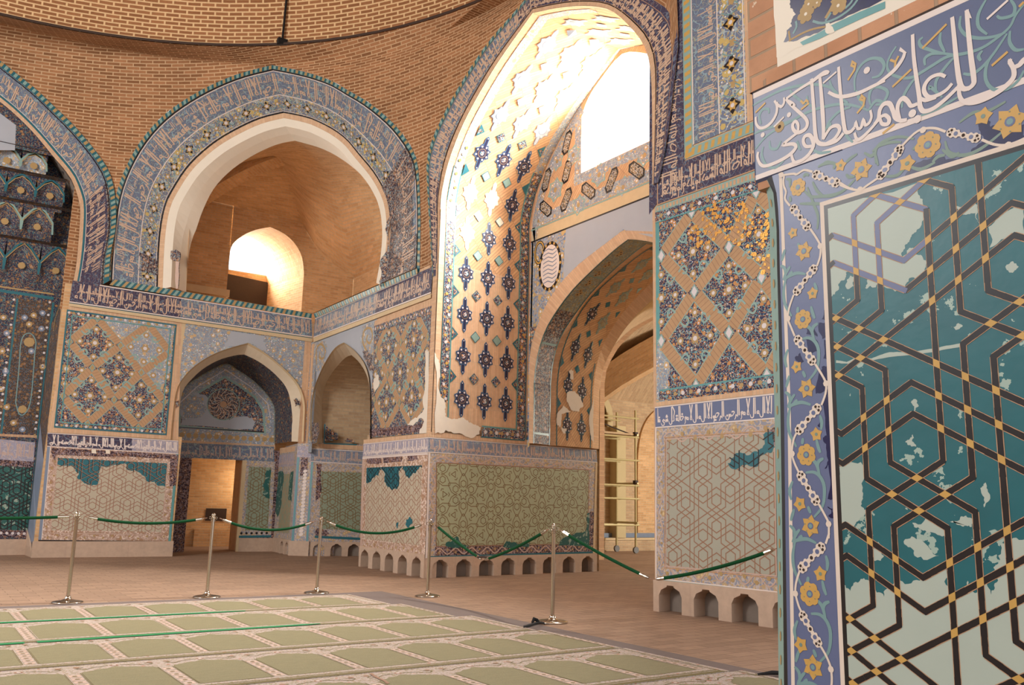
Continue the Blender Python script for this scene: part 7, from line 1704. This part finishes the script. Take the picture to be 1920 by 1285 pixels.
def tape(x0, x1, y, rag, label, y2=None):
    y2 = y if y2 is None else y2
    mb = MB(); g = Ground(x0, y); g.z = .0152; n = 14; L = x1-x0; rnd = random.Random(int(x0*100)); top, bot = [], []
    for i in range(n+1):
        f = i/n; w = .042+rnd.uniform(-.003,.003); yy = (y2-y)*f
        if i == n: w *= rag
        top.append((L*f, yy+w)); bot.append((L*f, yy-w))
    T = [g.pt(*p, .0022) for p in top]; B_ = [g.pt(*p, .0022) for p in bot]; Strip(B_, T).fill(mb, 'tape_green')
    for E in (T, B_): Strip(E, [p-np.array((0,0,.0022)) for p in E]).fill(mb, 'tape_green')
    dr = Dr(mb, g); k = .2
    while k < L-.2:
        yy = (y2-y)*k/L
        dr.stroke([(k-.09,yy+.03),(k-.09,yy-.03),(k-.05,yy-.03)], .006, 'tape_yellow', 2.2); dr.stroke([(k-.03,yy-.015),(k+.0,yy+.01),(k+.03,yy-.012),(k+.07,yy+.012),(k+.1,yy-.01)], .009, 'tape_yellow', 2.2); dr.stroke([(k+.12,yy+.03),(k+.15,yy+.03),(k+.15,yy-.03)], .006, 'tape_yellow', 2.2); k += .62
    return tag(mb.build('marking_tape'), label, 'tape', 'green tapes on the carpet')
tape(CX0+.4, 3.17, 9.52, .5, 'long green marking tape farther from the camera, just in front of the back carpet strip', 9.49)
tape(1.055, 3.50, 8.19, .3, 'green marking tape nearer to the camera, its frayed right end below the middle chrome post', 8.25)
tape(CX0+.4, .965, 8.19, .9, 'short stub of green marking tape at the left edge, before the gap')

# black strap at the foot of the nearest post; a dark cord end by the near pier; a thin red ribbon on the carpet
mb = MB(); px_ = lambda l: [ground(640+x/2.989, 855+y/2.989) for x, y in l]
sp = smooth([np.array((*p, .02)) for p in px_([(1020,970),(1060,958),(1090,948),(1120,945),(1140,952)])], 4); Lq, Rq = [p+np.array((.015,.022,.006)) for p in sp], [p-np.array((.015,.022,0)) for p in sp]
Strip(Lq, Rq).fill(mb, 'cloth_black'); Strip(Lq, [p-np.array((0,0,.02)) for p in Lq]).fill(mb, 'cloth_black'); Strip(Rq, [p-np.array((0,0,.012)) for p in Rq]).fill(mb, 'cloth_black')
c = np.array((*px_([(1083,945)])[0], .03)); mb.tube([c+np.array((-.03,.0,-.012)), c+np.array((0,.01,.022)), c+np.array((.03,0,.008)), c+np.array((.05,-.02,-.015))], [.012,.02,.018,.008], 'cloth_black', 8)
tag(mb.build('strap'), 'crumpled black strap on the floor touching the base of the nearest chrome post', 'strap')
mb = MB(); g0 = ground(1448,1270); mb.tube([np.array((g0[0]-.10,g0[1]+.05,.02)), np.array((g0[0],g0[1],.03)), np.array((g0[0]+.12,g0[1]-.06,.025)), np.array((g0[0]+.2,g0[1]-.05,.018))], [.006,.016,.014,.008], 'cloth_black', 8)
tag(mb.build('cord'), 'short dark cord lying on the carpet end right beside the near tiled pier', 'cord')
mb = MB(); rb_ = [np.array((*p, .0145)) for p in px_([(165,1232),(200,1255),(240,1272),(262,1290)])]; rb_ = smooth(rb_, 4); Strip([p+np.array((.012,0,0)) for p in rb_], [p-np.array((.012,0,0)) for p in rb_]).fill(mb, 'line_brown'); Strip([p+np.array((.012,0,0)) for p in rb_], [p+np.array((.012,0,-.003)) for p in rb_]).fill(mb, 'line_brown')
tag(mb.build('ribbon'), 'thin reddish ribbon lying across the carpet at the bottom edge of the photo', 'ribbon')

# ================================================================== barrier: chrome posts and green ropes
def make_post(H=1.0):
    root = empty('barrier_post', (0,0,0))
    b = MB(); b.lathe([(0,0),(.158,0),(.162,.006),(.160,.014),(.135,.022),(.07,.032),(.036,.042),(.03,.06),(.026,.075),(0,.075)], (0,0,0), 'chrome', 32); b.build('base', root, smooth=True, weld=True)
    b = MB(); b.lathe([(.0205,.07),(.0205,H-.07)], (0,0,0), 'chrome', 18); b.build('pole', root, smooth=True)
    b = MB(); b.lathe([(.0205,H-.10),(.029,H-.097),(.029,H-.082),(.0215,H-.078),(.0215,H-.064),(.030,H-.060),(.030,H-.05),(.014,H-.046),(.012,H-.038)], (0,0,0), 'chrome', 18)
    col_ = b.build('collar', root, smooth=True)
    for k in range(4):
        a = PI/4+k*PI/2; r = MB(); c = np.array((.036*math.cos(a), .036*math.sin(a), H-.055)); d = np.array((math.cos(a), math.sin(a), 0)); r.tube([c+.016*(math.cos(t)*d+math.sin(t)*np.array((0,0,1.0))) for t in np.linspace(0, 2*PI, 11)], .0032, 'chrome', 6, False); r.build('rope_ring', col_, smooth=True)
    b = MB(); b.lathe([(0.0,H-.048),(.012,H-.04)]+[(.026*math.sin(t), H-.022-.026*math.cos(t)) for t in np.linspace(.5, PI, 9)], (0,0,0), 'chrome', 18); b.build('ball_finial', root, smooth=True)
    return root
def copy_tree(o, parent=None):
    c = o.copy(); COL.objects.link(c)
    if parent: c.parent = parent
    for ch in o.children: copy_tree(ch, c)
    return c
POSTS = [((1.68,11.05), 1.0, 'leftmost chrome barrier post, standing in front of the cream dado of the left pier'), ((3.20,11.03), 1.0, 'second chrome barrier post from the left, in front of the brick doorway'),
         ((4.60,11.02), .975, 'middle chrome barrier post, in front of the tiled hall corner'), ((5.75,10.14), .975, 'chrome barrier post in front of the corner edge of the right pier'), ((5.72,7.45), 1.005, 'nearest and tallest-looking chrome barrier post, black strap at its base')]
proto = make_post(); tops = []
for i, ((x, y), h, lab) in enumerate(POSTS):
    o = proto if i == 0 else copy_tree(proto); o.location = (x, y, .0012); o.scale = (1, 1, h); tag(o, lab, 'barrier post', 'chrome barrier posts'); tops.append(np.array((x, y, h*.945)))
def make_rope(a, b, sag, label, r=.0165, chain=.07, tight=False):
    """velvet rope hung between two points, chrome ends and short links"""
    a, b = np.array(a, float), np.array(b, float); n = 22; pts = [a+(b-a)*t-np.array((0,0,4*sag*t*(1-t))) for t in np.linspace(0, 1, n+1)]
    P = resample(pts, 60); L = sum(np.linalg.norm(q_-p) for p, q_ in zip(P, P[1:])); k0 = max(1, int(.05/L*60)); k1 = max(k0+2, int(.15/L*60))
    m = MB(); m.tube(P[k1:60-k1+1], r, 'velvet_green', 12); ro = m.build('barrier_rope', smooth=False)
    for seq in (P[k0:k1+1], P[60-k1-1:60-k0]):
        e = MB(); k = len(seq); e.tube(resample(seq, 5), [r*.7, r*1.05, r*1.05, r*1.12, r*1.12] if seq is not P[60-k1-1:60-k0] and np.linalg.norm(seq[0]-a) < np.linalg.norm(seq[-1]-a) and np.linalg.norm(seq[0]-a) < L/2 else [r*1.12, r*1.12, r*1.05, r*1.05, r*.7], 'chrome', 12); e.build('end_cap', ro, smooth=False)
    for seq in (P[:k0+1], P[60-k0-1:]): e = MB(); e.tube(seq, .0045, 'line_brown', 6); e.build('hook', ro)
    return tag(ro, label, 'rope', 'green barrier ropes')
R1 = lambda i, j: (lambda d: (tops[i]+d*.075, tops[j]-d*.075))((tops[j]-tops[i])/np.linalg.norm(tops[j]-tops[i]))
off = tops[0]+np.array((-1.75,.2,.0)); make_rope(off, tops[0]-np.array((.05,0,0)), .03, 'green barrier rope entering from the left edge to the leftmost chrome post')
make_rope(*R1(0,1), .07, 'green barrier rope between the leftmost and the second chrome post'); make_rope(*R1(1,2), .13, 'green barrier rope between the second and the middle chrome post'); make_rope(*R1(2,3), .14, 'green barrier rope between the middle post and the post by the right pier')
# two ropes hooked together, hanging low between the fourth and the fifth post
d = tops[4]-tops[3]; r_ = _ray((906,1051)); M2 = np.array([[r_[0], -d[0]], [r_[1], -d[1]]]); t_, s_ = np.linalg.solve(M2, tops[3][:2]-CAM[:2]); midp = CAM+r_*t_
make_rope(tops[3]+np.array((.04,-.04,0)), midp, .02, 'green barrier rope dropping from the post by the right pier to the low red-tagged join'); make_rope(midp, tops[4]+np.array((-.03,.04,0)), .03, 'green barrier rope rising from the low join up to the nearest chrome post')
P6_ = np.array((6.75,4.35,.95)); r_ = _ray((1223,1087)); d = P6_-tops[4]; M2 = np.array([[r_[0], -d[0]], [r_[1], -d[1]]]); t_, s_ = np.linalg.solve(M2, tops[4][:2]-CAM[:2]); midq = CAM+r_*t_
r2 = _ray((1458,1028)); M2 = np.array([[r2[0], -d[0]], [r2[1], -d[1]]]); t2, s2_ = np.linalg.solve(M2, tops[4][:2]-CAM[:2]); q_end = CAM+r2*t2
make_rope(tops[4]+np.array((.03,-.05,0)), midq, .02, 'green barrier rope falling from the nearest chrome post toward the far right pier'); make_rope(midq, q_end, .04, 'green barrier rope rising across the far right pier dado, ending behind the near pier')
m = MB(); m.tube([midp+np.array((-.05,.05,.035)), midp+np.array((0,0,.04)), midp+np.array((.05,-.05,.035))], .012, 'iron_dark', 8); tag(m.build('rope_tag'), 'small dark red tie holding the two low-hanging ropes together', 'tie')

# ================================================================== scaffold tower in the far room
SX, SY = 15.0, 17.6
sa, sb_ = ground(1127,1035), ground(1192,1031)
k_ = 17.3/sa[1]; sa = np.array((sa[0]*k_, sa[1]*k_)); k_ = 17.3/sb_[1]; sb_ = np.array((sb_[0]*k_, sb_[1]*k_))
FS = Face(sa, sb_); root = empty('scaffold_tower', (sa[0], sa[1], 0)); tag(root, 'yellow tubular scaffold tower on castors in the brick room beyond the lower arch', 'scaffold')
zt1, zt2 = FS.px((1129,765))[1], FS.px((1193,770))[1]; wS = FS.L; back = np.array((.0,.75,0))
def sc(name, pts, r, mat): m = MB(); m.tube(pts, r, mat, 8); return m.build(name, root)
for off_ in (np.zeros(3), back):
    sc('upright', [FS.pt(0,.16)+off_, FS.pt(0,zt1)+off_], .03, 'scaffold_red' if off_[1] == 0 else 'scaffold_yellow'); sc('upright', [FS.pt(wS,.16)+off_, FS.pt(wS,zt2)+off_], .03, 'scaffold_yellow')
    for y in (985,935,910,862,818,782): z = FS.px((1160,y))[1]; sc('ledger', [FS.pt(-.12,z)+off_, FS.pt(wS+.12,z)+off_], .026, 'scaffold_yellow')
for u in (0, wS):
    for y in (985,910,818): z = FS.px((1160,y))[1]+.06; sc('ledger', [FS.pt(u,z)-back*.12, FS.pt(u,z)+back*1.12], .026, 'scaffold_yellow')
    for off_ in (np.zeros(3), back):
        c = FS.pt(u,.09)+off_; m = MB(); m.tube([c-np.array((0,.03,0)), c+np.array((0,.03,0))], .085, 'rubber_grey', 14); m.tube([c, c+np.array((0,0,.09))], .02, 'chrome', 8); m.build('castor', root)
for y in (818,910): 
    z = FS.px((1160,y))[1]+.09
    for u in (0, wS):
        c = FS.pt(u, z); m = MB(); m.box(tuple(c-.05), tuple(c+.05), 'iron_dark'); m.build('coupler', root)
z = FS.px((1160,818))[1]+.05; m = MB(); c0_, c1_ = FS.pt(-.05,z), FS.pt(wS+.05,z)+back; m.box(tuple(np.minimum(c0_,c1_)), tuple(np.maximum(c0_,c1_)+np.array((0,0,.05))), 'brick_passage'); m.build('deck_board', root)
sc('diagonal_brace', [FS.pt(0,FS.px((1129,790))[1])+back*.2, FS.pt(wS,FS.px((1193,815))[1])+back*.2], .018, 'iron_dark')

# hanging cable on the dome
mb = MB(); d0 = []
for y in (-120,-60,0,30,60,78):
    r = _ray((537-.1*y, y))
    # walk along the sight line to just inside the dome shell
    lo, hi = 5.0, 25.0
    for _ in range(40):
        m_ = (lo+hi)/2; P = CAM+r*m_; rr = math.hypot(P[0]-DC[0], P[1]-DC[1]); 
        f_ = (max(rr, 0)/(DR+.06))**2+((P[2]-DH)/6.6)**2 if P[2] > DH else (rr/(DR))**2
        if f_ < .985: lo = m_
        else: hi = m_
    d0.append(CAM+r*lo)
mb.tube(d0, .022, 'cloth_black', 6); co = mb.build('hanging_cable'); tag(co, 'dark cable hanging down the brick dome with a small box at its lower end', 'cable')
m = MB(); e = d0[-1]; m.box(tuple(e-np.array((.09,.05,.07))), tuple(e+np.array((.09,.05,.05))), 'cloth_black'); m.build('junction_box', co)

# ================================================================== light
w = bpy.data.worlds.new('World'); scene.world = w; w.use_nodes = True; nt = w.node_tree; bg = nt.nodes['Background']
bg.inputs[0].default_value = (.96, .97, 1.0, 1); bg.inputs[1].default_value = 1.0
def area(name, loc, target, size, energy, col, sizey=None):
    l = bpy.data.lights.new(name, 'AREA'); l.energy = energy; l.color = col; l.size = size
    if sizey: l.shape = 'RECTANGLE'; l.size_y = sizey
    o = bpy.data.objects.new(name, l); COL.objects.link(o); o.location = loc
    o.rotation_euler = (Vector(target)-Vector(loc)).to_track_quat('-Z', 'Y').to_euler(); return o
# daylight falling in through the bay window, the gallery window and the door of the far room
area('daylight_bay_window', (10.6, 10.1, 9.0), (7.8, 11.6, 7.2), 2.2, 3000, (1, .97, .92))
area('daylight_gallery_window', (6.4, 23.4, 7.9), (6.4, 19.5, 7.0), 1.4, 560, (1, .94, .84))
area('daylight_far_door', (20.5, 11.0, 3.6), (14.8, 14.5, 0), 1.6, 420, (1, .95, .85))
area('fill_left_wall', (-8.2, 9.0, 7.6), (4.5, 18.0, 3.2), 3.0, 700, (1, .97, .93))  # added fill lamp out of view, brightens the left wall
def bulb(name, loc, e, col, r=.15):
    l = bpy.data.lights.new(name, 'POINT'); l.energy = e; l.color = col; l.shadow_soft_size = r; o = bpy.data.objects.new(name, l); COL.objects.link(o); o.location = loc
bulb('lamp_far_room', (17.5, 12.0, 3.4), 60, (1, .84, .5), .3)
bulb('lamp_passage', (12.3, 11.6, 3.2), 14, (1, .78, .42), .2)
bulb('lamp_doorway', (7.1, 21.6, 1.6), 15, (1, .8, .55), .15)
vs = scene.view_settings; vs.view_transform = 'Standard'; vs.look = 'None'; vs.gamma = 1.0; vs.exposure = 0.8; vs.use_curve_mapping = False
scene.cycles.max_bounces = 6; scene.cycles.diffuse_bounces = 4; scene.cycles.use_denoising = True
